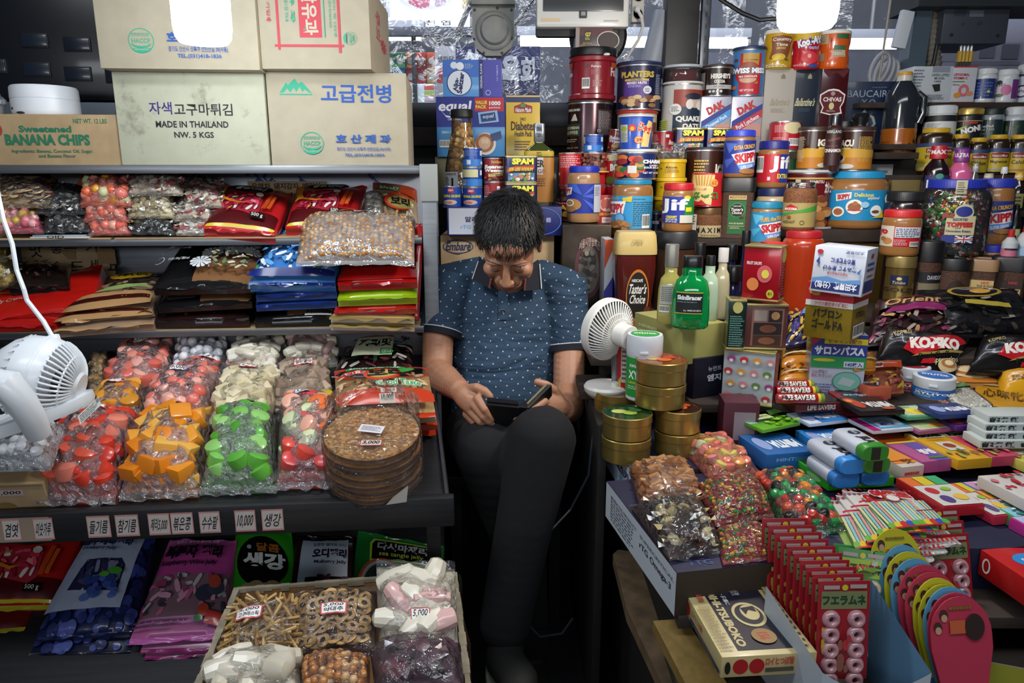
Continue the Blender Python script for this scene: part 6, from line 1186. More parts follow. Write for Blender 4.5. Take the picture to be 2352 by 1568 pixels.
dcan((1819,1883,66,158),'red and yellow drink powder canister, middle of the three','#b01c28',[('r',1821,74,1881,90,'#c8a428'),('t',1833,84,1880,103,'Kool-Aid','#e8e8ee',{'b':.06,'r':12,'out':'#2a3070'}),('t',1858,105,1878,113,'tropical','#5a64b0',{'b':.04,'out':'#e4e4ea'}),('e',1862,132,16,14,'#c8343c'),('e',1860,128,4,5,'#e0a0a0'),('t',1828,146,1864,151,'WARRIORS','#d8a0a0'),('r',1860,147,1876,155,'#2a4a8c')])
dcan((1881,1950,66,157),'orange drink powder canister turned backwards, rightmost of the three','#c85414',[('r',1920,77,1944,88,'#2a5a34'),('r',1915,103,1940,114,'#3a6440'),('r',1914,114,1940,130,'#b8a890'),('l',1916,115,1938,129,5,'#5a4a40'),('r',1884,78,1904,98,'#a89878'),('l',1886,80,1902,96,5,'#6a5a44'),('r',1888,120,1898,138,'#8a7a64'),('r',1908,86,1910,96,'#6a2a10')])
b=(1752,1822,157,350);crate('whisky_carton','cream whisky carton with faint gold script','carton',b,2.46,.09,M('#a9a298',.45),PX(b,[('t',1769,224,1812,240,'Ballantine’s','#8f8668',{'i':.3}),('p',[(1788,180),(1788,174),(1793,168),(1798,174),(1798,180)],'#77765a'),('l',1770,246,1806,256,3,'#8a8276')]),zb=TT)
b=(1821,1881,157,350);crate('whisky_carton','dark blue whisky carton with pale gold script','carton',b,2.46,.09,M('#16202f',.4,coat=.2),PX(b,[('t',1826,223,1870,241,'Ballantine’s','#c4c09a',{'i':.3,'b':.02}),('p',[(1849,180),(1849,174),(1854,168),(1858,174),(1858,180)],'#8f8f70'),('l',1834,245,1860,254,2,'#3a4a60')]),zb=TT)
b=(1881,1942,157,350);crate('whisky_carton','maroon whisky carton with a white outlined shield','carton',b,2.45,.09,M('#3d0a10',.25,coat=.5),PX(b,[('p',[(1884,164),(1896,176),(1914,166),(1930,178),(1940,164),(1940,158),(1884,158)],'#4f1016'),('p',[(1880,215),(1898,204),(1910,202),(1922,204),(1938,215),(1936,232),(1930,244),(1934,258),(1908,262),(1884,256),(1888,244),(1880,230)],'#d8d4d0'),('p',[(1883,217),(1898,208),(1910,206),(1922,208),(1935,217),(1933,232),(1927,244),(1930,255),(1908,259),(1887,254),(1891,244),(1883,230)],'#5a1018'),('t',1888,221,1930,231,'CHIVAS','#e0d8d4',{'b':.03}),('e',1908,241,6,8,'#c9c08a'),('t',1898,250,1918,254,'REGAL','#b8a8a4'),('e',1909,213,5,5,'#a08a8a')]),zb=TT)
b=(1938,2052,187,358);crate('cognac_carton','large navy cognac carton with silver lettering and an ornate crest','carton',b,2.55,.1,M('#16243f',.35,coat=.2),PX(b,[('t',1942,207,2042,223,'BAUCAIRE','#8f9cae',{'b':.0}),('t',1974,228,2006,240,'X.O','#6f7f96'),('l',1996,198,2040,203,1,'#4a5a70'),('p',[(1984,250),(1990,262),(2006,268),(2012,285),(2002,300),(1985,312),(1966,300),(1955,285),(1960,268),(1976,262)],'#8a9a8c'),('p',[(1984,258),(1989,266),(2001,271),(2006,285),(1997,297),(1985,306),(1970,297),(1961,285),(1966,271),(1978,266)],'#1a2a48'),('e',1984,283,10,14,'#7a8a80'),('e',1984,283,5,9,'#1a2a48'),('t',2010,350,2030,354,'420mℓ','#5a6a80')]),zb=TT,rz=-.04)
vessel('oil_bottle','large dark oil bottle with a handle and orange ribbed base','bottle',(2030,2108,160,358),2.44,None,[('body',M('#22262c',.15,coat=.6),[(.9,.3),(.95,.31),(.95,.6),(.9,.72),(.62,.83),(.42,.88),(.38,.94)],None),('base_sleeve',M('#9a5416',.25,coat=.4),[(.86,0),(.94,.01),(.98,.06),(.94,.09),(.98,.13),(.94,.17),(.97,.22),(.94,.25),(.97,.29),(.95,.31)],(.96,.02,.2,150,[('p',[(.72,.5),(.77,.65),(.82,.5),(.77,.35)],'#2a2018'),('p',[(.84,.75),(.89,.9),(.94,.75),(.89,.6)],'#2a2018'),('p',[(.72,.2),(.77,.32),(.82,.2),(.77,.08)],'#2a2018'),('l',.1,.2,.4,.8,4,'#6a3a10')])),('neck',M('#b9b6ae',.25,coat=.4),[(.4,.885),(.42,.89),(.42,.955),(.38,.96)],None),('cap','#c48f1e',[(.36,.955),(.4,.96),(.4,.99),(.36,1),(0,1)],None)],zb=TT)
x,r,zt,_=standing((2030,2108,160,358),2.44);h=zt-TT;t=bpy.data.objects['oil_bottle'];mb=MB();mb.tube([V((r*.75,0,h*.74)),V((r*1.12,0,h*.68)),V((r*1.15,0,h*.5)),V((r*.95,0,h*.38))],r*.2,M('#22262c',.15,coat=.6),12);mb.build('handle',t)
# ---------------------------------------------------------------- middle rows
b=(1420,1500,262,342);zc=at(1460,413,2.18).z;zj=at(1460,342,2.2).z
can('snack_tub','blue paper tub of potato sticks on the sour candy tin','tub',b,2.2,'#1c46a4',PX(b,[('r',1424,278,1441,328,'#b9bcae'),('l',1426,300,1440,326,8,'#6a6e60'),('e',1432,290,6,8,'#9aa832'),('e',1452,288,9,10,'#c83a24'),('e',1452,290,5,6,'#d8a02c'),('p',[(1474,342),(1478,300),(1488,266),(1496,272),(1492,342)],'#d8c07a'),('t',1466,276,1496,304,'じゃが','#c02a1c',{'b':.06,'out':'#e8d8a0','r':-20}),('o',1468,322,10,11,2.4,'#d8722c'),('e',1468,322,8,9,'#e0b070'),('t',1462,317,1475,327,'29','#a02c14',{'b':.05})],165),rim=False,zb=zj,taper=.9,lid='#b8bcc4',lidv=267)
zs=at(1460,413,2.16).z
b=(1417,1508,342,413)
can('sour_candy_tin','blue round sour candy tin with coloured balls on the light blue jar','tin',b,2.16,'#18275e',PX(b,[*[('e',R.uniform(1420,1475),R.uniform(352,408),9,9,R.choice(['#b02a2a','#2a6a3a','#c8702a','#8a1f2a','#b0843a','#d04a2a'])) for _ in range(34)],('r',1446,377,1463,400,'#c9c6c0'),('t',1474,359,1506,371,'CHARMS','#dfe0e4',{'b':.06}),('t',1486,374,1502,379,'CANDY','#dfe0e4',{'b':.03}),('t',1476,380,1503,386,'SOUR BALLS','#dfe0e4',{'b':.03}),('t',1475,396,1502,402,'NET WT 12 OZ','#dfe0e4')],165),lid='#c4c4c2',lidv=348,zb=zs)
b=(1405,1498,413,550)
skb=[('r',1452,452,1498,524,'#3f96bc'),('t',1454,455,1480,459,'Nutrition Facts','#14304a'),('l',1454,462,1496,520,13,'#1f4a70'),('bar',1474,492,1490,524),('p',[(1430,455),(1452,450),(1450,464),(1432,462)],'#c8b42c'),('p',[(1402,464),(1438,462),(1433,492),(1402,494)],'#dfdcd8'),('t',1398,468,1434,490,'SKIPPY','#b02030',{'b':.06}),('t',1404,452,1424,458,'No Need to Stir','#c8a82c'),('e',1426,501,11,12,'#2a6cac'),('e',1426,501,9,10,'#5aa4d0'),*[('e',R.uniform(1408,1446),R.uniform(508,524),7,5,R.choice(['#9a6a3c','#b07c48','#84532a'])) for _ in range(16)]]
def skip(b,lab,lidc,labc,vl,va,vb,Y,zb=None,ops=(),fill='#8f6234',name='peanut_butter_jar',**k):
    u0,u1,v0,v1=b;return jar(name,lab,'jar',b,Y,fill,lidc,vl,(va,vb),labc,PX((u0,u1,va,vb),ops,170) if ops else (),zb=zb,**k)
skip(b,'peanut butter jar with a light blue lid and facts panel, under the sour candy tin','#1a7ea8','#2f8cc0',424,450,526,2.12,MM,skb,rl=.9)
b=(1303,1378,380,513)
skip(b,'peanut butter jar with a royal blue lid on the steel case','#1c2ea4','#1f3090',396,422,490,2.14,zq,[('p',[(1338,450),(1362,424),(1362,434)],'#3a5cc0'),('p',[(1338,450),(1362,445),(1362,456)],'#3a5cc0'),('p',[(1338,456),(1362,470),(1362,484)],'#3a5cc0'),('p',[(1306,424),(1325,422),(1338,448),(1320,440)],'#3458b4'),('p',[(1302,432),(1316,430),(1314,446),(1302,450)],'#dfdcd8'),('t',1300,433,1314,445,'PPY','#b02030',{'b':.06}),('e',1316,470,17,14,'#a87840'),('e',1310,480,16,8,'#98683a'),('o',1311,466,7,8,1.6,'#d8d4cc'),('r',1362,424,1376,488,'#b8bcc4'),('l',1364,428,1374,450,6,'#5a5e66')],fill=PBL)
b=(1508,1575,365,408)
for i,(v0,v1,lab) in enumerate(((452,492,'yellow herb candy tin at the bottom of its stack'),(408,452,'yellow herb candy tin in the middle of its stack'),(365,408,'yellow herb candy tin topmost of its stack, wrapped in film'))):
    b=(1508-3*(2-i),1575,v0,v1);can('herb_candy_tin',lab,'tin',b,2.2,'#c09a14',PX(b,[('t',1530,v0+8,1556,v0+15,'Ricola','#141414',{'b':.03,'i':.1}),('l',1528,v0+18,1560,v0+32,5,'#7a6414'),('e',1520,v0+16,2,4,'#4a6a2a')],165),lid='#cba51c',lidv=v0+8,zb=at(1540,v1,2.2).z if v1<490 else None,group='yellow herb candy tins',rim=False)
z_=bpy.data.objects['herb_candy_tin']
mb=MB();vs=[(.04*math.cos(a),.04*math.sin(a)*.7,0) for a in [2*PI*i/14 for i in range(14)]]+[((.02+.02*(i % 3))*math.cos(2*PI*i/14),(.02+.012*(i % 2))*math.sin(2*PI*i/14),.03+.02*(i % 2)) for i in range(14)];mb.add(vs,[(i,(i+1) % 14,14+(i+1) % 14,14+i) for i in range(14)],FILMC);t3=bpy.data.objects['herb_candy_tin.002'];o=mb.build('film',t3);o.location.z=at(1540,365,2.2).z-t3.location.z
b=(1486,1528,484,550);can('sour_candy_tin','lower blue sour candy tin peeping out behind the red-lidded jar','tin',b,2.2,'#111a3c',PX(b,[('t',1490,504,1514,514,'MS','#c9ccd4',{'b':.05}),('e',1520,500,6,7,'#8f4a3a')],165),lid='#3a4458',lidv=490,zb=MM)
b=(1575,1661,337,440);zi=at(1620,440,2.24).z
can('coffee_can','brown and amber instant coffee can above the red potato cup','can',b,2.24,'#3a1c10',PX(b,[('r',1578,385,1660,440,'#b8741c'),('l',1595,346,1628,392,12,'#c8a84c'),('t',1642,352,1661,371,'IGU','#dfd8cc',{'b':.06}),('r',1644,378,1660,388,'#c8b05c'),('r',1588,378,1618,394,'#5a3418')],165),lid='#33201a',lidv=343,zb=MM)
zm=at(1624,475,2.13).z
b=(1588,1658,397,476);can('potato_stick_cup','red and cream potato stick cup standing upside down on the coffee jar','cup',b,2.13,'#b01f24',PX(b,[('p',[(1592,397),(1640,397),(1634,476),(1590,460)],'#d8bc7c'),*[('p',[(1596+7*i,398),(1599+7*i,398),(1604+5*i,425),(1601+5*i,425)],'#b8863a') for i in range(6)],('t',1594,441,1646,462,'じゃが','#3f7a28',{'r':180,'b':.05}),('e',1638,418,8,10,'#d8923c'),('t',1633,413,1643,423,'29','#b02c1c',{'r':180}),('t',1596,431,1624,437,'チーズ','#a82018',{'r':180}),('p',[(1602,476),(1614,462),(1626,476)],'#b01f24')],165),rim=False,zb=zm,taper=1.08)
def gran(*a):return M(a[0],.7,var=.45,bump=.8,bscale=220)
CG=gran('#6a4020');CG2=gran('#3f2414')
t=jar('coffee_jar','instant coffee jar with a dark bronze lid and cream label under the potato cup','jar',(1589,1659,476,558),2.13,CG,M('#6f5638',.35,.5),493,(518,545),'#b3a078',PX((1589,1659,518,545),[('t',1600,523,1653,535,'M A X I M','#141414',{'b':.04}),('l',1612,538,1650,543,2,'#6a5c40')],170),zb=MM,shoulder=.12,coat=.9)
mb=MB();mb.box((-.05,-.06,.01),(-.03,-.058,.07),'#a59f98');prints(mb,Flat((-.05,-.0602,.01),(.02,0,0),(0,0,.06)),[('l',.1,.5,.9,.95,4,'#3a3a3a')]);mb.build('side_label',t)
b=(1522,1592,420,533)
skip(b,'peanut butter jar with a red lid on the black-lidded coffee jar','#b01822','#1f3390',437,452,512,2.04,None,[('r',1522,452,1552,512,'#7a1430'),('r',1526,452,1572,512,'#1f3390'),('r',1572,452,1592,512,'#1f7a3a'),('e',1577,454,7,5,'#c8c034'),('r',1574,476,1586,486,'#d8c828'),('t',1524,456,1580,491,'Jif','#e8e6e2',{'b':.03}),('t',1533,495,1557,501,'CREAMY','#d8c834',{'b':.04}),('t',1533,502,1557,506,'PEANUT BUTTER','#e8e6e2'),('t',1533,507,1556,511,'NET WT 16 OZ','#e8e6e2'),('r',1562,494,1588,512,'#c4c0b2')],rl=.94)
zl=at(1550,533,2.04).z
can('coffee_jar','coffee jar with a wide black lid under the red-lidded peanut butter','jar',(1500,1596,533,700),2.0,M('#3a2416',.3,coat=.8),[('r',.55,.5,.75,.56,'#b08a5c'),('t',.56,.51,.74,.55,'210 CUPS','#6a2a14')],lid='#0f0f10',lidv=572,rim=False,zb=EE).location.z=EE
jo=bpy.data.objects['peanut_butter_jar.002'];jo.location.z=zl;
b=(1663,1733,297,408);za=at(1690,408,2.14).z
def crunchy(b,lab,lidc,labc,vl,va,vb,Y,zb,top,**k):
    u0,u1,_,_=b;w_=u1-u0;hh=vb-va
    skip(b,lab,lidc,labc,vl,va,vb,Y,zb,[('p',[(u0+5,va+4),(u0+30,va+8),(u0+14,va+30)],'#4a66b8' if labc<'#2' else '#5ab0d4'),('p',[(u0+4,va+hh*.6),(u0+30,va+hh*.5),(u0+10,va+hh*.85)],'#3a56a8' if labc<'#2' else '#4aa0c8'),('t',u0+24,va+10,u1-3,va+20,top,'#d8a02c',{'b':.04,'r':6}),('p',[(u0+18,va+hh*.42),(u1-2,va+hh*.26),(u1+1,va+hh*.74),(u0+40,va+hh*.92)],'#5a8cd0'),('p',[(u0+20,va+hh*.43),(u1-4,va+hh*.28),(u1-2,va+hh*.64),(u0+34,va+hh*.74)],'#e0dcd4'),('t',u0+26,va+hh*.37,u1-1,va+hh*.66,'SKIPPY','#b01f2c',{'b':.06,'r':8}),('t',u0+40,va+hh*.74,u1-6,va+hh*.84,'SUPER CHUNK','#e8ecf0',{'r':10,'b':.02}),('e',u1-14,vb-5,14,6,'#9a6a3c')],**k)
crunchy(b,'peanut butter jar with a blue lid on top of the green labelled coffee jar','#2a3cae','#1f2f86',313,322,398,2.14,za,'EXTRA CRUNCHY',rl=.95)
t=can('coffee_jar','tall square coffee jar with a green label and black lid','jar',(1657,1729,408,558),2.12,CG2,[('r',.18,.06,.82,.84,'#1f5c2c'),('r',.18,.86,.82,.96,'#b39a60'),('t',.22,.89,.78,.94,'MAKES UP TO 105 CUPS','#3a2a10'),('e',.5,.62,.29,.17,'#2a8a3c'),('e',.5,.62,.26,.15,'#15100c'),('t',.36,.7,.64,.73,'NESCAFÉ','#d8d4cc',{'b':.03}),('t',.28,.6,.72,.67,'Taster’s','#dfdcd4',{'i':.2,'b':.02}),('t',.32,.53,.68,.59,'Choice','#dfdcd4',{'i':.2,'b':.02}),('t',.24,.29,.76,.33,'HOUSE BLEND','#c8c0a0',{'b':.02}),('r',.22,.24,.78,.255,'#b39a60'),('l',.28,.18,.72,.23,2,'#a0b890'),('e',.68,.47,.08,.03,'#5a2e18')],lid='#101011',lidv=440,rim=False,zb=MM,sq=.75)
b=(1741,1809,322,432);zy=at(1770,432,2.17).z
skip(b,'peanut butter jar with a navy lid and red label on the mayonnaise jar','#1b2072','#b01c28',342,354,419,2.17,zy,[('r',1790,354,1809,419,'#23308a'),('t',1769,358,1812,396,'Jif','#e8e6e2',{'b':.03}),('bar',1742,358,1756,396),('t',1786,399,1806,410,'EXTRA','#d8c834',{'b':.03}),('r',1766,406,1772,414,'#c8c0c0')],rl=.95)
jar('mayonnaise_jar','cream mayonnaise jar with a navy lid under the red labelled jar','jar',(1734,1807,432,556),2.15,'#b39b74','#1a2450',451,rl=.86,zb=MM,shoulder=.22)
b=(1724,1793,474,570);crunchy(b,'peanut butter jar with a turquoise lid in front of the mayonnaise jar','#1a7a9c','#2f84b0',490,498,566,2.06,EE+.165,'FUEL the FUN',rl=.95)
can('coffee_jar','coffee jar with a black lid supporting the turquoise-lidded jar','jar',(1722,1795,566,700),2.06,CG2,[],lid='#0f0f10',lidv=590,rim=False,zb=EE)
zz_=bpy.data.objects['coffee_jar.003'];
for nm in ('peanut_butter_jar.005',):
    bpy.data.objects[nm].location.z=at(1760,566,2.06).z
b=(1766,1838,277,345);zr=at(1800,345,2.3).z
can('rice_can','red can with a bowl of cream rice picture before the whisky cartons','can',b,2.3,'#a81c26',PX(b,[('e',1822,290,17,16,'#c4b890'),('l',1780,282,1806,302,6,'#d8a0a0'),('l',1778,314,1806,322,2,'#d8a0a0'),('bar',1812,318,1832,338)],165),zb=zr)
can('green_can','plain green can under the red rice can','can',(1768,1838,345,470),2.3,'#123a20',[('t',.7,.55,.95,.66,'Pork','#c8c4b0')],zb=MM)
def iguacu(b,Y,lab,zb,side):
    u0,u1,v0,v1=b;can('coffee_can',lab,'can',b,Y,'#35190f',PX(b,[('r',u0,v0+48,u1,v1,'#b8741c'),('p',[(u0,v0+54),(u0+22,v0+44),(u1,v0+50),(u1,v0+70),(u0,v0+70)],'#c8962c'),('t',u0+(44 if side else 4),v0+20,u0+(70 if side else 36),v0+40,'IGU' if side else 'UACU','#e0d8cc',{'b':.06}),('r',u0+(46 if side else 0),v0+42,u0+(66 if side else 30),v0+48,'#c8b05c'),('l',u0+(4 if side else 46),v0+12,u0+(18 if side else 74),v0+82,22,'#c8bfa8' if side else '#c4a050'),('e',u0+(66 if side else 6),v0+74,14 if side else 17,16,'#c9c5bd'),('e',u0+(64 if side else 6),v0+70,10 if side else 12,10,'#1c100a'),('e',u0+(60 if side else 22),v1-8,16,7,'#c4c0b8')],165),lid='#3f2a22',lidv=v0+8,zb=zb)
zs2=at(1855,390,2.2).z;zs3=at(1960,393,2.2).z
b=(1803,1906,390,525);can('nut_snack_can','tall nut snack can with a white lid and black checks under the coffee can','can',b,2.2,'#5f1218',PX(b,[*[('r',1816+11*i,400+8*j,1827+11*i,408+8*j,'#c9b9a8' if (i+j) % 2 else '#14120f') for i in range(3) for j in range(2)],('r',1803,396,1906,400,'#b89a4c'),('t',1857,402,1886,409,'SANRITSU','#d8ccc4',{'b':.03}),('t',1888,406,1904,432,'カシュー','#dcd4cc',{'b':.05}),*[('e',R.uniform(1862,1900),R.uniform(442,505),9,8,R.choice(['#a8703c','#b88a54','#8a5228','#6a3a20'])) for _ in range(26)],('r',1870,508,1902,518,'#b0aeb4'),('r',1804,410,1824,500,'#b8ac94')],165),lid='#b9bab4',lidv=396,zb=1.12)
iguacu((1833,1900,290,390),2.24,'brown coffee can on the nut snack can, left of the spice grinder',zs2,True);iguacu((1925,2003,290,393),2.24,'brown coffee can on the big peanut butter jar',zs3,False)
vessel('spice_jar','slim cinnamon jar with a black cap between two brown coffee cans','jar',(1897,1932,262,393),2.2,None,[('body',M('#3a1f1c',.2,coat=.7),[(.9,0),(1,.02),(1,.7),(.85,.8),(.7,.82)],(1,.1,.75,150,[('r',0,0,1,1,'#33181a'),('r',.1,.86,.9,.98,'#141214'),('t',.15,.88,.85,.96,'KIRKLAND','#c9c4bc'),('p',[(.2,.7),(.8,.78),(.82,.72),(.24,.64)],'#6a3428'),('t',.1,.36,.9,.46,'CINNAMON','#d8d0cc',{'b':.04}),('t',.2,.5,.7,.56,'SAIGON','#7a4448')])),('cap',M('#14141a',.3,coat=.4),[(.72,.8),(.82,.81),(.82,.96),(.75,1),(0,1)],None)],zb=zs3)
vessel('pepper_grinder','glossy black grinder cap showing behind the brown coffee can','grinder',(1955,1993,257,350),2.34,None,[('body','#1a1416',[(.8,0),(.9,.02),(.9,.6),(.7,.68)],None),('cap',M('#17171a',.2,coat=.6),[(.72,.66),(.7,.72),(.95,.82),(1,.9),(.8,.98),(.4,1),(0,1)],None)],zb=TT)
can('black_lid_can','low black lidded can left of the grinder','can',(1918,1958,278,350),2.4,'#141416',[],lid='#1c1c1e',lidv=290,zb=TT,rim=False)
b=(1899,2031,393,526)
skip(b,'giant peanut butter jar with a turquoise lid and picture bubbles','#1a86b4','#1f86b8',410,437,507,2.16,1.143,[('p',[(1925,446),(1957,441),(1957,456),(1927,463)],'#dfdcd4'),('t',1929,446,1955,458,'SKIPPY','#b01f2c',{'b':.06,'r':5}),('t',1963,443,2001,452,'Delicious','#d8d05c',{'b':.03}),('t',1990,451,2012,460,'anytime!','#dfe8f0',{'i':.3}),('e',1933,487,12,12,'#dfe2dc'),('e',1933,487,9,8,'#9a5c34'),('e',1965,475,17,17,'#e2e4dc'),('e',1965,475,13,10,'#96572f'),('e',1966,467,5,5,'#a8663a'),('r',1952,481,1979,484,'#b0303a'),('e',2007,484,10,13,'#dfe4e0'),('e',2006,486,7,4,'#6a4630'),('p',[(1998,500),(2012,496),(2018,480),(2021,500)],'#d8bc34'),('e',1985,470,8,7,'#8fc0dc'),('r',1899,437,1917,507,'#2a6c94'),('bar',1902,470,1914,500),('l',1901,440,1915,466,7,'#b8d0dc'),('e',2026,456,6,14,'#dfe4e0')],rl=.84,shoulder=.2)
b=(1800,1873,418,532);zo2=at(1838,532,1.98).z
t=jar('coffee_jar','glass stoppered coffee jar with a gold and green label on the red lid','jar',b,2.0,CG,PET,432,(466,522),'#9a8a54',PX((1800,1873,466,522),[('p',[(1802,492),(1830,484),(1872,470),(1872,482),(1850,488),(1826,490),(1804,498)],'#3f8a34'),('p',[(1806,478),(1818,469),(1833,476),(1832,484),(1808,484)],'#a81f28'),('t',1807,477,1832,483,'MOCCONA','#e4dcd8',{'b':.04}),('t',1805,507,1830,513,'HAZELNUT','#3a3420'),('o',1844,511,5,5,.8,'#5a5030'),('e',1817,499,4,4,'#8a3a2a')],170),zb=zo2,rl=.82,coat=.9)
mb=MB();x,r,_,_=standing(b,2.0);hh=at(0,418,2.0).z-zo2;mb.lathe([(r*.75,hh*.78),(r*.78,hh*.79),(r*.78,hh*.87),(r*.75,hh*.88)],CLEAR,32);prints(mb,Cyl(r*.785,hh*.79,hh*.87,90,turn=-20),[('r',0,0,1,1,'#1f5a2c'),('l',.1,.2,.9,.8,2,'#8ab08a')]);mb.build('neck_label',t)
jar('kimchi_jar','big plastic jar of orange-red paste with a red lid','jar',(1793,1886,532,712),1.96,M('#a03010',.25,coat=.6,var=.15,bscale=8),'#a01820',549,rl=.82,zb=EE,shoulder=.12)
mb=MB();b=(1812,1838,668,690)
# ---------------------------------------------------------------- front row of the jar shelf
b=(1405,1501,533,735);x,r,zt,z0=standing(b,1.9);z0=EE-.075;h=zt-z0
t=thing('coffee_jar','large waisted coffee jar with a cream lid behind the desk fan','jar',(x,1.9+r*.7,z0));X=Matrix.Diagonal((1,.7,1,1));mb=MB();mb.lathe([(r*.85,0),(r*.95,.004),(r*.9,h*.25),(r*.82,h*.4),(r*.92,h*.58),(r*.96,h*.7),(r*.93,h*.81)],M('#4a1410',.2,coat=.7),40,X,sq=.55)
sf=Fn(lambda x_,y_,d:V(((x_-.5)*1.6*r,-.7*(r*(.85+.13*abs(y_-.42)*1.2)*(1-.12*abs(2*x_-1)**3))-d-.002,y_*h*.8)),1.6*r,h*.8)
prints(mb,sf,[('p',[(0,0),(1,0),(1,.35),(.75,.45),(0,.3)],'#9a3a14'),('e',.56,.56,.34,.29,'#b86a24'),('e',.56,.56,.31,.26,'#15100d'),('t',.38,.71,.7,.75,'NESCAFÉ','#d8d4cc',{'b':.03}),('t',.3,.58,.82,.69,'Taster’s','#dfdcd4',{'i':.2,'b':.02}),('t',.34,.47,.8,.57,'Choice','#dfdcd4',{'i':.2,'b':.02}),('e',.86,.4,.1,.04,'#5a2a14'),('t',.6,.22,.9,.27,'BLEND','#c47a3a'),('r',.62,.14,.92,.17,'#b39a60')],.001);mb.build('body',t)
mb=MB();mb.lathe([(r*.94,h*.80),(r*1.0,h*.805),(r*1.0,h*.85),(r*.93,h*.97),(r*.86,h),(.0001,h)],M('#b7a063',.4,coat=.2),40,X,sq=.5);prints(mb,Flat((-r*.25,-r*.7,h*.9),(r*.5,0,0),(0,0,h*.04)),[('t',0,0,1,1,'OPEN','#a48d52')],.004);mb.build('lid',t)
crate('striped_box','narrow white, blue and orange carton left of the cream-lidded jar','carton',(1388,1408,550,700),1.98,.1,M('#b8bcc4',.4),[('p',[(0,.6),(1,.9),(1,1),(0,1)],'#c04a1c'),('p',[(0,.3),(1,.5),(1,.1),(0,.1)],'#2a2a8c')],zb=EE)

# ---------------------------------------------------------------- stepped shelf at the far right
def sh(Y):return {2.52:at(2200,236,2.52).z,2.44:1.4,2.34:1.302,2.24:1.195,2.07:1.075}[Y]
b=(2095,2186,152,236);crate('mussel_carton','white supplement carton with a green picture beside the oil bottle','carton',b,2.53,.1,M('#b4bac0',.2,coat=.5),PX(b,[('l',2096,158,2122,200,6,'#5a6070'),('r',2138,153,2178,166,'#7f8694'),('t',2137,169,2178,175,'GREEN LIPPED','#3a5040'),('t',2144,177,2168,182,'MUSSEL','#3a5040'),('t',2144,184,2160,189,'1000','#3a3a40'),('p',[(2140,194),(2158,192),(2160,208),(2148,210)],'#16241c'),('l',2132,216,2172,228,4,'#5a6068')]),zb=sh(2.52))
b=(2186,2241,152,236);crate('vitamin_carton','white vitamin carton with red edges and a citrus picture','carton',b,2.53,.1,M('#b8bcc2',.2,coat=.5),PX(b,[('r',2186,152,2241,155,'#b0261c'),('r',2186,233,2241,236,'#b0261c'),('t',2188,168,2224,174,'LIPOSOMAL','#a8243c',{'b':.03}),('t',2187,176,2220,182,'VITAMIN C','#a8243c',{'b':.03}),('r',2186,186,2214,188,'#4a7a3a'),('t',2187,192,2203,197,'4200 mg','#a8405c'),('o',2214,207,12,14,6,'#c4606c'),('e',2200,218,8,6,'#c8862c'),('e',2228,214,8,5,'#c87a5c')]),zb=sh(2.52))
def pill(b,Y,lab,body,lidc,vl,lab_,labc,ops,grp=None,rl=.9,**k):
    b=tuple(b);return jar('supplement_bottle',lab,'bottle',b,Y+.01,body,lidc,vl,lab_,labc,PX((b[0],b[1],*lab_),ops,170),rl=rl,zb=sh(Y),group=grp,**k)
pill((2235,2284,155,238),2.52,'white supplement bottle with a dark blue label on the top row','#bfc3c6','#c4c8ca',168,(180,226),'#1f3068',[('l',2242,186,2280,222,5,'#4a6098'),('e',2270,210,3,3,'#c4b83a')],rl=.94)
pill((2284,2334,157,238),2.52,'white supplement bottle with a pink flower label on the top row','#bfc3c6','#c4c8ca',170,(178,230),'#c0c2c8',[('e',2298,188,5,5,'#2a2430'),('t',2282,191,2312,197,'MUSSEL','#2a2430',{'i':.3}),('e',2312,206,10,12,'#b8608c'),('r',2322,182,2333,226,'#6a2f7a'),('e',2300,218,8,4,'#5a6a4a')],rl=.95)
pill((2336,2392,143,240),2.52,'taller white supplement bottle cut by the picture edge on the top row','#bfc3c6','#c4c8ca',164,(168,228),'#b8bcc4',[('r',2336,168,2392,173,'#2a2450'),('e',2352,208,13,15,'#34305c'),('e',2352,208,10,11,'#c4c4cc'),('t',2344,204,2360,212,'ally','#34305c')])
pill((2124,2191,240,345),2.44,'wide white supplement bottle with a black band on the second row','#bdc1c4','#c2c6c8',260,(264,330),'#c4c6c8',[('r',2124,264,2191,278,'#1a1a1c'),('l',2134,282,2160,292,4,'#6a6a6e'),('r',2130,293,2180,310,'#c4a81c')],rl=.95)
pill((2191,2251,246,345),2.44,'dark supplement bottle with a gold lid on the second row','#14161a',M('#a8904c',.3,.7),262,(266,340),'#14161a',[('r',2196,276,2250,278,'#a8904c'),('r',2214,279,2240,284,'#a02a20'),('t',2210,290,2246,304,'NONI','#dcdcd8',{'b':.06,'r':14}),('p',[(2200,296),(2220,288),(2220,292),(2201,300)],'#a8b82c')],rl=.97)
pill((2250,2299,247,345),2.44,'dark green supplement bottle with a glossy black lid on the second row','#7f8a8c','#16221f',262,(274,340),'#16282a',[('t',2252,286,2280,292,'GreenShell','#c0c8c4'),('t',2252,294,2282,300,'Mussel 7,500','#9ab0a4'),('l',2254,304,2280,308,1,'#5a7a70')],rl=.97)
pill((2300,2358,243,345),2.44,'white capped supplement bottle with a dark label at the right end','#b0b6ba','#c2c6c8',262,(276,340),'#1a2a24',[('t',2314,288,2340,300,'17','#3a5a2a')],rl=.7)
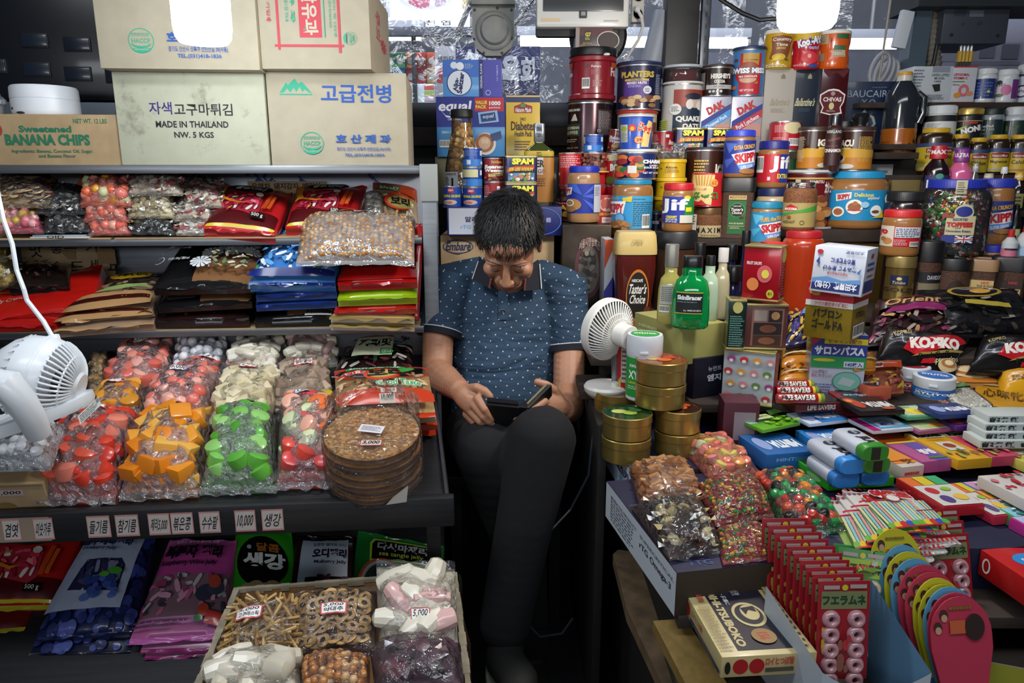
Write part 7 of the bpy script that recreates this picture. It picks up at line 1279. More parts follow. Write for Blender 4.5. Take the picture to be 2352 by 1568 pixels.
def nature(b,vl,va,vb,lab,word,c2,Y=2.34):
    u0,u1=b[:2];w_=u1-u0;pill(b,Y,lab,'#241505','#c09a1c',vl,(va,vb),'#b89e28',[('r',u0,va,u1,va+9,'#2a3a68'),('p',[(u0+w_*.3,va+12),(u0+w_*.6,va+9),(u1-2,va+12),(u1-2,va+22),(u0+w_*.3,va+22)],'#7a1c1c'),('t',u0+w_*.34,va+14,u1-4,va+20,'NatureMade','#dcd4cc',{'i':.2}),('t',u0+w_*.3,va+27,u1-4,va+36,word,'#3a2810'),('r',u0+6,va+48,u1-10,vb-4,c2)],'yellow labelled vitamin bottles',rl=.72,coat=.7)
nature((2108,2183,292,400),303,328,392,'large brown vitamin bottle with a yellow cap behind the cough syrup','Fish Oil','#c4b46a')
nature((2182,2223,307,400),317,338,395,'brown vitamin bottle with a yellow cap behind the pink medicine','Vit C','#8fb0c0');nature((2222,2266,315,400),325,343,396,'brown calcium bottle with a yellow cap, shortest of its row','Calcium','#5a9ab8');nature((2265,2314,308,400),318,340,394,'brown magnesium bottle with a yellow cap and blue panel','Magnesium','#5aa4c4');nature((2313,2366,308,400),318,340,396,'brown calcium bottle with an orange panel at the picture edge','Calcium','#a8743a')
def syr(lab,u0,u1,v0,vb_,liq,cap,vcap,ops,Y=2.24):
    b=(u0,u1,v0,vb_);h=at(u0,v0,Y).z-sh(Y);q=(at(u0,vcap,Y).z-sh(Y))/h
    vessel('medicine_bottle',lab,'bottle',b,Y,None,[('body',M(liq,.15,coat=.8),[(.9,0),(1,.02),(1,q*.72),(.85,q*.82),(.42,q*.97),(.4,q)],(1,.02,q*.68,160,ops)),('cap',M(cap,.35,coat=.3),[(.62,q*.97),(.64,q*1.0),(.56,.99),(.5,1),(0,1)],(.6,q,.98,140,[('t',.1,.3,.9,.7,'ULTRA' if 'pink' in lab else 'MAX','#e0d0d4',{'b':.04})]))],zb=sh(Y),depth=.7)
syr('dark cough syrup bottle with a red cap and navy label',2119,2175,333,440,'#1c0a0c','#a81a20',361,[('r',.2,0,1,.98,'#1f2458'),('t',.28,.55,.95,.85,'NyQuil','#dcdce4',{'b':.05}),('t',.3,.25,.9,.4,'COUGH DM','#c8ccd8'),('e',.6,.95,.1,.08,'#3a8a7a')])
syr('bright pink medicine bottle with a purple cap',2174,2226,341,440,'#c85a8a','#7a2a7c',368,[('t',.2,.5,.95,.82,'Pepto','#d8c83a',{'b':.06}),('t',.2,.25,.8,.42,'Bismol','#d8c83a',{'b':.04})])
syr('small clear bottle right of the pink medicine',2226,2246,375,440,'#4a4c4c','#8a8c8c',392,[])
for a in (('small bottle with a white cap below the magnesium bottle',2288,2310,383,'#3a2a1c','#c8ccd0',396),('dark sauce bottle with a yellow cap at the right edge',2318,2348,396,'#1c100a','#c8981c',412)):syr(a[0],a[1],a[2],a[3],480,a[4],a[5],a[6],[('r',.1,.1,.9,.8,'#b0a860'),('l',.2,.2,.8,.7,3,'#3a2414')])
syr('tiny brown bottle lying low between the medicine bottles',2250,2282,398,440,'#8a7a5c','#a8a08c',410,[])
# toffee jar
b=(2114,2262,412,588);t=jar('toffee_jar','large clear jar of foil wrapped toffees with a blue lid','jar',b,2.03,'#000000','#20309c',433,rl=.78,clear=PET,zb=sh(2.07),shoulder=.2,sq=.0)
x,r,zt,_=standing(b,2.03);h=zt-sh(2.07);mb=MB();rr=random.Random(6);mb.lathe([(r*.76,.003),(r*.8,h*.6),(r*.5,h*.84)],'#1a1a14',18)
tm=[M(c,.25,.55,coat=.3) for c in ('#1f6a2a','#a81c20','#b08c2c','#22307c','#2f8a3c','#5a6a2a','#b9b49c','#123a1c','#6a1418')]
for i in range(300):
    z=rr.uniform(.04,.84);R0=r*(.88 if z<.62 else .88-(z-.62)*1.2);a=rr.uniform(-PI,0) if i % 4 else rr.uniform(0,PI)
    piece(mb,'wrap',.026,Matrix.Translation((R0*math.cos(a),R0*math.sin(a),z*h)) @ Matrix.Rotation(a+PI/2+rr.uniform(-.3,.3),4,'Z') @ Matrix.Rotation(PI/2,4,'X') @ Matrix.Rotation(rr.uniform(0,6.3),4,'Z'),rr.choice(tm),rr)
o=mb.build('toffees',t);o['kind']='stuff'
mb=MB();zz=lambda v:at(2188,v,2.03).z-sh(2.07);bb_=(2114,2262,470,560);prints(mb,Cyl(r*1.01,zz(560),zz(470),165),PX(bb_,[('e',2210,488,18,19,'#b8b08c'),('r',2178,496,2232,540,'#b8b08c'),('e',2210,486,15,12,'#1f2c7c'),('t',2190,501,2218,507,'ASSORTED','#22305c',{'b':.03}),('t',2180,510,2228,522,'TOFFEES','#a82420',{'b':.07}),('t',2196,522,2206,525,'and','#22305c'),('t',2180,527,2225,533,'Chocolate Éclairs','#22305c',{'b':.02}),('r',2174,541,2198,558,'#1f2c7c'),('r',2198,541,2230,558,'#26347c'),('p',[(2198,541),(2202,541),(2230,556),(2230,558),(2226,558),(2198,543)],'#c9c6c4'),('p',[(2230,541),(2226,541),(2198,556),(2198,558),(2202,558),(2230,543)],'#c9c6c4'),('r',2198,547,2230,552,'#c9c6c4'),('r',2211,541,2217,558,'#c9c6c4'),('r',2198,548.5,2230,550.5,'#a82028'),('r',2213,541,2215,558,'#a82028'),('p',[(2170,492),(2180,485),(2182,494),(2192,488),(2190,500),(2180,498),(2172,504)],'#8a3a30')],165),.001);mb.build('label',t)
mb=MB();prints(mb,Cyl(r*.79,zz(446),zz(414),30,turn=12),[('r',.1,0,.8,1,'#b8b494'),('l',.2,.1,.7,.9,5,'#3a3a34')],.0012);mb.build('seal_strip',t)
b=(2240,2319,410,564);z9=at(2270,564,2.1).z
crunchy(b,'tall peanut butter jar with a blue lid right of the toffee jar','#2030a0','#22307c',431,462,536,2.1,z9,'EXTRA CRUNCHY',rl=.96)
skip((2238,2302,564,650),'peanut butter jar with a blue lid under the taller one by the toffees','#2030a0','#22307c',580,616,645,2.08,EE,[],rl=.95)
b=(2028,2110,483,590);zt9=at(2065,590,1.98).z
skip(b,'peanut butter jar with a red lid and red facts label on the gold coffee tin','#b81c22','#b01c24',500,520,567,1.98,zt9,[('r',2028,520,2056,567,'#c4bcb0'),('t',2026,528,2044,544,'yo','#b01c24',{'b':.06}),('e',2044,555,9,8,'#b07c44'),('e',2036,550,5,5,'#9a6634'),('r',2058,522,2106,546,'#c4c8cc'),('l',2060,524,2104,545,5,'#2a3a5c'),('bar',2088,555,2104,566),('l',2058,550,2086,564,4,'#d89a9c')],rl=.95)
can('coffee_tin','gold waisted coffee tin with a navy badge under the red-lidded jar','tin',(2034,2096,590,704),1.98,M('#8a7440',.25,.75),[('r',.28,.62,.72,.86,'#141c44'),('t',.34,.65,.66,.72,'Tchibo','#c8b878',{'i':.2}),('e',.5,.78,.06,.04,'#c8b878'),('t',.08,.46,.92,.56,'GOLD','#2a2010',{'b':.02}),('e',.3,.1,.08,.06,'#5a2a18'),('e',.5,.06,.08,.06,'#6a3420'),('e',.66,.14,.08,.06,'#5a2a18')],lid=M('#8f7a48',.35,.6),lidv=616,rim=False,zb=EE)
can('coffee_jar','tall dark coffee jar with a black lid right of the gold tin','jar',(2095,2158,556,704),1.99,CG2,[('r',.3,.6,1,.82,'#0f1118'),('t',.55,.66,.95,.75,'DAVIDOFF','#c0c0c4'),('r',.36,.15,1,.58,'#6f6850')],lid='#0e0e10',lidv=602,rim=False,zb=EE)
can('coffee_jar','short coffee jar with a flat black lid before the toffee jar','jar',(2150,2222,596,704),1.97,CG2,[('e',.6,.5,.2,.3,'#2a1a12')],lid='#0e0e10',lidv=622,rim=False,zb=EE)
def ucc(u0,u1,v0,vl,lab,lidc,num,c1,c2,tc):
    can('coffee_jar',lab,'jar',(u0,u1,v0,706),1.97,CG2,[('r',.0,.08,1,.82,c1),('t',.55,.72,.85,.79,'UCC','#a82a24',{'b':.05}),('t',.4,.62,1,.7,'THE BLEND','#2a2010'),('r',.3,.34,.96,.6,c2),('t',.44,.36,.9,.58,num,'#141210',{'i':.2,'b':.01}),('r',.2,.2,.96,.32,'#a8361c'),('l',.3,.22,.9,.3,1,'#e0c8a8'),('l',.36,.1,.8,.18,2,tc)],lid=lidc,lidv=vl,rim=False,zb=EE,sq=.5)
ucc(2218,2282,597,624,'coffee jar numbered one hundred fourteen with a tan lid',M('#8a6a48',.4),'114','#b39a60','#c9c09a','#4a3a20');ucc(2278,2348,593,624,'coffee jar numbered one hundred seventeen with a black lid','#141416','117','#2a120c','#b89c60','#8a7a5a')
jar('berry_jar','dark ridged jar behind the red-lidded peanut butter','jar',(2028,2118,440,600),2.1,M('#1c0f14',.2,coat=.7),'#141416',462,rl=.9,zb=EE)
b=(1995,2049,377,470);crate('leaflet_carton','white carton with lines of small print behind the giant peanut butter jar','carton',b,2.38,.06,M('#a0a3a8',.5),PX(b,[('l',2010,384,2044,392,1,'#4a4c54'),('l',2010,398,2042,424,4,'#4a4c54')]),zb=1.143,rz=.1)
b=(2046,2112,413,470);crate('small_carton','low kraft carton behind the dark ridged jar','carton',b,2.3,.06,M('#6f6238',.5),PX(b,[('l',2052,422,2100,434,2,'#3a3420')]),zb=sh(2.24)-.13)
crate('gold_carton','dull gold carton under the dark board beside the paste jar','carton',(1884,2040,543,640),2.14,.2,M('#4a3a14',.4,.3),zb=EE)
for i,(u0,u1,v0,v1,lab,liq,cap,vc,lo) in enumerate(((2302,2334,528,612,'white lotion bottle with a red cap and pink label','#b8bcc0','#b01c20',545,[('r',0,0,1,.6,'#b86a80'),('r',.3,.45,1,.6,'#1c1c20')]),(2330,2376,518,640,'taller white bottle with a red cap at the right edge','#b8bcc0','#b01c20',534,[('r',0,0,1,.6,'#8aa8c4'),('l',.05,.3,.4,.7,5,'#444')]),(2316,2344,470,560,'dark sauce bottle with a cream label behind the white bottles','#120c0a','#1a1412',482,[('r',.1,.2,.9,.8,'#b0b070'),('t',.2,.4,.8,.6,'MAN','#111',{'b':.05})]))):
    Y=2.04+.09*(i==2);b=(u0,u1,v0,v1);zb=sh(2.07);h=at(u0,v0,Y).z-zb;q=(at(u0,vc,Y).z-zb)/h
    vessel('sauce_bottle' if i==2 else 'lotion_bottle',lab,'bottle',b,Y,None,[('body',M(liq,.3,coat=.4),[(.9,0),(1,.02),(1,q*.7),(.5,q*.95),(.4,q)],(1,.02,q*.7,150,lo)),('cap',cap,[(.42,q*.98),(.44,q),(.4,.99),(0,1)],None)],zb=zb)
# ---------------------------------------------------------------- tableware level: tins, perfumes, medicine boxes
CZ=.78
b=(1490,1668,708,800);o=crate('yellow_box','pale yellow carton under the green aftershave bottle','carton',(1568,1668,745,820),1.66,.2,M('#9a9656',.6),[],zb=.865,rz=.42,left=[('l',.1,.5,.5,.8,2,'#c4c48a'),('t',.1,.25,.6,.45,'뉴먼트 골드','#c4c48a')]);o.scale.x=1.25
o=crate('black_box','black carton with white lettering beneath the pale yellow carton','carton',(1585,1680,820,900),1.66,.2,M('#101020',.4),PX((1585,1680,820,900),[('t',1624,838,1662,848,'뉴먼트','#b0b4c0'),('t',1622,854,1662,868,'엠지','#b0b4c0',{'b':.04})]),zb=CZ,rz=.42)
o.dimensions.z;ZY=at(1600,745,1.66).z
def toil(lab,b,Y,liq,cap,vc,ops=None,zb=None,depth=.6,capr=.5,neck=.5):
    h=at(b[0],b[2],Y).z-(ZY if zb is None else zb);q=(at(b[0],vc,Y).z-(ZY if zb is None else zb))/h
    vessel('toiletry_bottle',lab,'bottle',b,Y,None,[('body',liq if not isinstance(liq,str) else M(liq,.12,coat=.8),[(.85,0),(.98,.03),(1,.2),(.95,q*.6),(.8,q*.78),(neck,q*.86),(neck,q)],ops),('cap',M(cap,.3,coat=.3) if isinstance(cap,str) else cap,[(capr,q*.98),(capr,q),(capr,.99),(capr*.95,1),(0,1)],None)],zb=ZY if zb is None else zb,depth=depth)
GG=M('#0a9a4a',.05,coat=.8,emit=0,trans=.45)
toil('vivid green aftershave bottle with a black cap on the yellow carton',(1540,1626,590,752),1.6,GG,'#101012',615,(1.0,.22,.52,92,[('r',0,0,.9,1,'#12181a'),('r',0,.95,.9,1,'#b8a82c'),('r',0,0,.9,.04,'#b8a82c'),('t',.06,.64,.86,.86,'SkinBracer','#dfe4e0',{'b':.05}),('l',.06,.52,.84,.58,1,'#8a9a94'),('t',.3,.1,.84,.2,'by MENNEN','#cfd4d0')]))
toil('clear yellow perfume bottle with a tall silver cap',(1510,1566,562,725),1.66,M('#b8b060',.08,coat=.8,trans=.3),M('#8f8c84',.3,.6),612,(1,.15,.5,100,[('r',0,.3,.8,1,'#a8a8a0'),('l',.08,.4,.72,.95,8,'#5a5a54'),('bar',0,.02,.5,.26)]),capr=.55)
toil('pale green lotion bottle with a black cap behind the aftershave',(1604,1648,588,745),1.7,'#a8bfa4','#121214',612,capr=.45)
toil('cream lotion bottle with a white flip cap',(1636,1674,570,745),1.72,'#b0a888','#c0bcb8',600,capr=.6)
for i,(u0,u1,v0,v1,lab) in enumerate(((1655,1706,612,760,'dark navy perfume bottle with a square black cap'),(1696,1740,612,760,'dark navy perfume bottle half hidden by the red tin'),(1586,1622,558,700,'black capped dark bottle behind the white flip cap bottle'),(1694,1722,530,700,'slim tall black bottle in front of the turquoise-lidded jar'),(1660,1694,562,700,'low dark bottle with a wide black cap behind the navy perfumes'))):toil(lab,(u0,u1,v0,v1),1.74+.04*i,'#0c1230','#0c0c0e',v0+32,zb=.86,capr=.7,depth=.8)
# candy tins with folded lids, tall and rectangular
def dtin(lab,cor,b,Y,col,front,right,rz,zb):
    o=crate('candy_tin',lab,'tin',b,Y,.05,M(col,.25,.2,coat=.5),front,rz=rz,right=right,zb=zb,bev=.004);w_,d_,h_=o.dimensions
    mb=MB();mb.box((-w_/2+.001,-d_/2-.001,h_-.003),(w_/2-.001,d_/2+.001,h_+.002),GOLDRIM,.001);mb.box((-w_/2-.0005,-d_/2-.001,0),(w_/2+.0005,d_/2+.001,.004),GOLDRIM,.001);mb.box((-w_/2+.006,-d_/2+.006,h_+.0021),(w_/2-.006,d_/2-.006,h_+.0024),M('#8f8a5c',.3,.7));mb.build('rim',o);return o
zk1,zk2=at(1720,806,1.61).z,at(1720,696,1.61).z
dtin('white fruit drop tin with small coloured sweets at the foot of its stack',0,(1660,1775,806,932),1.61,'#b4bcc0',[q for k in range(16) for q in [('e',.12+.25*(k % 4)+.05*(k//4 % 2),.12+.24*(k//4),.085,.06,['#c4787c','#8f3a7a','#c88a3c','#5a7a3a','#b02a30'][k*3 % 5]),('e',.12+.25*(k % 4)+.05*(k//4 % 2),.09+.24*(k//4),.04,.03,'#d8d4c8')]],[('r',0,0,1,1,'#8f2f3c')],-.5,CZ)
o=dtin('dark green drop tin beside a picture tin, middle of the stack',0,(1672,1712,690,808),1.61,'#10241c',[('l',.1,.06,.9,.7,14,'#5a8a80'),('e',.5,.86,.28,.12,'#b0a860')],[('bar',.1,.6,.5,.95)],-.12,zk1+.004)
dtin('brown tin with faded antique pictures, right half of the middle layer',0,(1712,1806,700,818),1.61,'#5a3430',[('r',.15,.08,.9,.92,'#7a5448'),('r',.2,.64,.5,.88,'#8f8078'),('r',.54,.62,.86,.88,'#1a120f'),('e',.7,.76,.1,.09,'#a87a4a'),('r',.2,.34,.86,.6,'#140d0a'),('e',.54,.47,.2,.09,'#6a3a24'),('r',.2,.1,.86,.32,'#3a1c14'),('e',.52,.2,.2,.08,'#7a4a2c')],[],-.12,zk1+.004)
dtin('red fruit drop tin topmost of the stack with a gold rim',0,(1706,1790,566,690),1.61,'#a0101e',[('t',.1,.66,.5,.72,'FRUIT DROPS','#dcd4d0',{'b':.03}),('e',.78,.14,.1,.08,'#b8b02c'),('t',.72,.11,.84,.17,'果汁','#3a3010'),('e',.6,.5,.2,.16,'#c9585c'),('e',.3,.3,.16,.12,'#d07a3c'),('e',.62,.5,.1,.08,'#d8c84c')],[('e',.5,.84,.35,.14,'#b0a040'),('l',.2,.1,.8,.7,12,'#c0404c')],-.6,zk2+.006)
crate('red_box','small red carton behind the red fruit drop tin','carton',(1760,1803,558,640),1.72,.05,'#a8141c',zb=EE-.0)
crate('pink_box','dull pink carton under the white fruit drop tin','carton',(1662,1742,925,1010),1.52,.07,M('#4a1a28',.5),[('r',.3,.2,.9,.8,'#8a7a80')],zb=.70,rz=-.1)
# medicine boxes leaning stack
q=atz(1920,890,CZ);zs1,zs2,zs3=at(1920,770,1.66).z,at(1920,668,1.66).z,at(1940,560,1.66).z
crate('pain_patch_box','tall white, green and blue pain patch box at the foot of the leaning stack','box',(1866,1984,768,890),1.65,.07,M('#b0b8c8',.35,coat=.3),[('r',0,.78,1,1,'#1f2f78'),('p',[(0,.8),(0,1),(.26,1)],'#a81c24'),('r',.22,.85,1,.94,'#c8b81c'),('t',.3,.86,.9,.93,'ビタミンE配合','#8a2a1c'),('r',0,.66,1,.84,'#24368a'),('t',.05,.68,.96,.82,'サロンパスA','#dfe4ec',{'b':.05}),('r',0,.48,1,.66,'#1f8a4a'),('e',.24,.6,.2,.025,'#c4b82c'),('r',.6,.5,.96,.59,'#c4ccd4'),('t',.63,.51,.94,.58,'140枚入','#22307c',{'b':.03}),('t',.03,.39,.32,.45,'ムレがなく','#8a3a4c'),('t',.03,.33,.4,.38,'肌にやさしい','#8a3a4c'),('e',.68,.28,.26,.15,'#3a6a64'),('e',.68,.28,.245,.14,'#6fae9c'),('p',[(.52,.24),(.76,.2),(.84,.3),(.6,.35)],'#a8b8b8'),('l',.04,.02,.5,.24,5,'#5a6494'),('r',.72,.03,.96,.09,'#4a5490')],rz=-.22,zb=CZ,left=[('r',0,.7,1,1,'#b0983c')])
crate('cold_medicine_box','red and gold cold medicine box in the middle of the leaning stack','box',(1850,1956,650,768),1.62,.1,M('#8f7a24',.3,.45),[('r',0,.68,1,1,'#a01420'),('r',0,.58,1,.68,'#c4c0bc'),('t',.2,.59,.9,.67,'かぜの諸症状の緩和に','#a01420'),('t',.04,.76,.3,.98,'G','#b8863a',{'b':.06}),('r',.72,.8,.98,.92,'#c0c0b4'),('t',.84,.82,.97,.9,'44包','#222'),('t',.18,.38,.8,.55,'パブロン','#17130a',{'b':.05}),('t',.18,.18,.84,.36,'ゴールドA','#17130a',{'b':.05})],rz=-.75,zb=zs1,right=[('r',0,.68,1,1,'#a01420'),('r',0,.58,1,.68,'#c4c0bc'),('t',.2,.74,.6,.96,'G','#b8863a',{'b':.06}),('t',.2,.4,.8,.52,'パブロン','#17130a',{'b':.04}),('bar',.1,.05,.8,.28)])
crate('stomach_medicine_box','white and navy stomach medicine box upside down on top of the leaning stack','box',(1866,1980,568,668),1.6,.09,M('#b9c0cc',.35,coat=.3),[('r',.02,.05,.95,.3,'#1f2c6c'),('p',[(.02,.3),(.3,.36),(.6,.3),(.95,.36),(.95,.26),(.02,.2)],'#5a8ac0'),('t',.08,.09,.9,.25,'太田胃散〈分包〉','#dfe4ec',{'r':180,'b':.04}),('t',.2,.5,.85,.62,'飲みすぎ 胸やけ','#22307c',{'r':180,'b':.03}),('t',.34,.66,.8,.78,'胃の不快感に','#22307c',{'r':180,'b':.03}),('t',.3,.41,.7,.47,'芳香性健胃消化薬','#a03040',{'r':180}),('e',.12,.88,.06,.05,'#a82030'),('t',.6,.88,.95,.95,'太田胃散','#4a5484',{'r':180}),('p',[(.06,.66),(.12,.78),(.14,.6)],'#2a4a8c'),('p',[(.86,.5),(.94,.6),(.92,.46)],'#3a6ab0')],rz=-.7,zb=zs2+.003,tilt=.04,right=[('r',.08,.06,.95,.32,'#26346c'),('e',.5,.84,.12,.06,'#a82030'),('l',.15,.5,.85,.74,2,'#3a4684'),('l',.2,.38,.8,.46,1,'#a03040')])
# round gold tins
def gtin(lab,u0,u1,vt,vb,Y,pic,zb):
    x,r,zt,z0=standing((u0,u1,vt,vb),Y);h=.052;t=thing('round_candy_tin',lab,'tin',(x,Y+r,zb),0,'round gold candy tins');mb=MB()
    mb.lathe([(r*.93,0),(r*.97,.002),(r*.97,h*.66)],GOLD,44);mb.build('body',t);mb=MB();mb.lathe([(r*.985,h*.64),(r,h*.66),(r,h*.97),(r*.97,h),(r*.94,h-.003,M(pic,.12,coat=.8)),(.0001,h-.003,M(pic,.12,coat=.8))],GOLD,44)
    if pic != '#1c1c10':prints(mb,Flat((-r,-r,h-.003),(2*r,0,0),(0,2*r,0)),[('e',.35,.6,.16,.12,'#a8b85c' if pic<'#2' else '#c8b45c'),('e',.55,.5,.15,.12,'#8fa03a' if pic<'#2' else '#b85a24'),('e',.68,.66,.13,.1,'#3a6a24' if pic<'#2' else '#a83a1c')])
    mb.build('lid',t);return h
TR=.70
for k,(lab2) in enumerate(('lower','upper')):
    z=TR+.0525*k
    gtin(f'gold round sweet tin, {lab2} one behind at the plank',1388,1508,0,0,1.58,'#3a1c14',z+.0);gtin(f'gold round sweet tin, {lab2} one at the front with a green lime lid',1412,1542,0,0,1.42,'#1c3a1c',z);gtin(f'gold round sweet tin, {lab2} one at the right with a brown lid',1550,1668,0,0,1.46,'#3a2014',z)
for k,lab2 in enumerate(('fifth layer','topmost with an apple and orange picture')):gtin('gold round sweet tin on the upper level, '+lab2,1494,1625,0,0,1.47,'#7a3a1c',TR+.105+.0525*k)
def gum(lab,b,Y,col,word,zb,lidv):
    x,r,zt,_=standing(b,Y);h=zt-zb;t=thing('gum_canister',lab,'canister',(x,Y+r,zb),-math.atan2(x,Y));q=(at(b[0],lidv,Y).z-zb)/h;mb=MB();mb.lathe([(r*.9,0),(r*.96,.003),(r*.96,h*q)],M('#c4c8ca',.35),40)
    prints(mb,Cyl(r*.965,h*.07,h*q*.97,170),[('r',0,0,1,1,col),('t',.2,.72,.6,.85,'sweetory','#dfe4e0'),('t',.18,.46,.86,.68,'XYLITOL','#e4e8e4',{'b':.03}),('t',.18,.34,.56,.42,word,'#c8c83a'),('l',.18,.2,.5,.3,2,'#b8d0b8')]);mb.build('body',t)
    mb=MB();mb.lathe([(r*.98,h*q),(r,h*q+.002),(r,h*.96),(r*.95,h),(.0001,h)],M('#c8ccd0',.35),40);mb.box((-.009,-r-.003,h*q+.008),(.009,-r+.002,h*q+.012),M('#c8ccd0',.35));prints(mb,Flat((-r,-r,h),(2*r,0,0),(0,2*r,0)),[('e',.5,.5,.4,.4,col),('t',.18,.42,.82,.58,'XYLITOL','#e4e8e4',{'b':.04}),('t',.35,.66,.65,.72,'sweetory','#dfe4e0')]);mb.build('lid',t)
gum('tall white gum canister with a green label on the gold tins',(1438,1520,775,900),1.53,'#1f8a34','Lime Mint',TR+.1055,822)
gum('white gum canister with a raspberry red label on the right table',(2050,2128,848,920),1.69,'#8a1024','Raspberry',CZ,878);gum('low white gum canister with a blue label in front of the red one',(2098,2186,873,930),1.62,'#1f5ca8','Mint',CZ,898)
t=can('noodle_cup','small red noodle cup between the desk fan and gum canister','cup',(1416,1462,768,865),1.62,'#a01018',[('r',.3,.3,.8,.95,'#b0a8a0'),('l',.34,.34,.76,.92,8,'#4a3a38'),('p',[(0,.2),(.3,.4),(.3,0)],'#b8a82c')],lid='#a81a1c',lidv=778,rim=False,zb=.778,taper=.78)

# ---------------------------------------------------------------- coffee sweets and bags at the back of the right table
def GQ(c,z,lift=0):return [atz(u,v,z)+V((0,0,lift)) for u,v in c]
def YQ(c,f,b):return [at(*c[0],f),at(*c[1],f),at(*c[2],b),at(*c[3],b)]
gs=['#1a1416','#6a2040','#8a3a5c','#3a2226','#b08a5c','#241a1c','#4a3a34','#9a8a80']
pbag('chocolate_bag','purple and brown chocolate bag with cream script below the coffee jars','candy bag',YQ([(1992,792),(2185,772),(2165,690),(2010,700)],1.84,1.95),.07,'#2a161a',[*candy_ops(.02,.02,.98,.6,gs,50,.06,31),('r',.0,.62,1,1,'#2a1014'),('p',[(.1,.5),(.95,.45),(.95,.7),(.2,.62)],'#7a2458'),('t',.1,.68,.88,.88,'Orient','#b8905c',{'i':.25,'b':.02}),('e',.45,.93,.2,.04,'#a02028')],None)
pbag('chocolate_bag','black clear bag of coffee chocolates right below the numbered coffee jars','candy bag',YQ([(2130,770),(2400,770),(2330,668),(2105,672)],1.86,1.95),.07,'#141214',[*candy_ops(.02,.02,.98,.7,['#0c0c0e','#1c1a1c','#2a2422','#4a4038','#8a847a'],60,.05,32),('e',.45,.8,.26,.14,'#8f7a2c'),('e',.45,.8,.22,.11,'#1a1210'),('e',.5,.8,.1,.06,'#b8862c'),('p',[(.3,.5),(.7,.4),(.7,.5),(.32,.6)],'#9a8a34')],None)
kop=lambda:[('p',[(.22,.3),(.26,.56),(.8,.95),(.98,.8),(.86,.6),(.4,.2)],'#a8161e'),('t',.27,.42,.9,.72,'KOPIKO','#dcd8d0',{'b':.07,'r':14}),('p',[(.36,.16),(.42,.24),(.98,.58),(.94,.48)],'#8f7a3c'),('t',.42,.24,.9,.36,'Real Coffee','#1a140c',{'r':24}),('t',.56,.14,.96,.28,'Cappuccino','#c8b88c',{'r':24}),('t',.06,.7,.26,.82,'KOPIKO','#b8a05c',{'r':20}),('e',.84,.14,.13,.12,'#c8b48a'),('e',.84,.17,.1,.08,'#a8703c'),('e',.84,.18,.06,.05,'#dccaa4'),('p',[(.5,.06),(.66,.1),(.64,.2),(.5,.14)],'#a8161e')]
pbag('coffee_candy_bag','black coffee candy bag with a big red slanted banner, front one of two','candy bag',YQ([(2015,832),(2190,868),(2225,778),(2040,752)],1.72,1.84),.06,'#100d0c',kop(),'black coffee candy bags');pbag('coffee_candy_bag','black coffee candy bag with a red banner cut by the picture edge','candy bag',YQ([(2225,850),(2440,870),(2430,782),(2260,772)],1.72,1.84),.06,'#100d0c',kop(),'black coffee candy bags')
pbag('latte_candy_bag','orange and cream swirl candy bag under the black coffee bag','candy bag',YQ([(2150,886),(2300,890),(2285,842),(2160,836)],1.71,1.77),.02,'#9a6a3c',[('e',.55,.6,.4,.3,'#c9b490'),('e',.55,.64,.34,.22,'#a8622c'),('e',.55,.68,.28,.16,'#cdb890'),('e',.5,.2,.5,.1,'#b8722c')],None)
pbag('yellow_candy_pack','deep yellow pack with a dark seam at the right edge of the picture','candy pack',YQ([(2305,905),(2450,930),(2450,850),(2300,845)],1.64,1.74),.05,'#c48f14',[('l',.1,.4,.5,.6,2,'#7a4a14')],None)
for i,(c,lab) in enumerate((([(1795,842),(1900,842),(1905,792),(1800,790)],'amber toffee pack folded behind the leaning medicine boxes'),([(1790,880),(1890,882),(1895,842),(1795,840)],'orange toffee pack below the amber pack'),([(1960,850),(2010,850),(2010,812),(1960,812)],'orange toffee pack right of the leaning medicine boxes'))):
    pbag('toffee_pack',lab,'candy pack',YQ(c,1.72-.04*i,1.8-.06*i),.045,'#b8741a',[*candy_ops(.05,.35,.95,.95,['#8a5a34','#b08a64','#6a4028'],18,.07,40+i),('r',0,.3,1,.36,'#c8b890')],None)
pbag('truffle_bag','clear bag of gold and violet wrapped truffles behind the medicine boxes','candy bag',YQ([(1805,790),(1880,780),(1880,712),(1810,722)],1.74,1.84),.05,'#2a2858',[*candy_ops(.02,.02,.98,.98,['#b8962c','#c8aa3c','#2a2468','#3a2f7c','#a8841f'],40,.08,41),('p',[(.4,.6),(.98,.4),(.98,.9),(.6,.98)],'#4a86b8')],None)
pbag('caramel_bag','orange topped clear bag of wrapped caramels by the gum canisters','candy bag',YQ([(1985,905),(2075,900),(2065,835),(1985,838)],1.63,1.7),.04,'#8a4a34',[*candy_ops(.02,.02,.98,.6,['#8f4a38','#b08a2c','#a8604c','#7a3a2c'],36,.07,42),('r',0,.62,1,1,'#b8461c'),('bar',.1,.64,.4,.84)],None)
def T(name,lab,cat,cor,zt,h,col,top=(),front=(),left=(),n=1,grp=None,step=None):
    for k in range(n):
        o=slab(name,lab if isinstance(lab,str) else lab[k],cat,cor,zt-k*(step or h),h*.96,col if isinstance(col,str) else col[k % len(col)],top if k==0 else (),front,left,group=grp,dxy=(R.uniform(-.003,.003)*k,R.uniform(-.003,.003)*k))
    return o
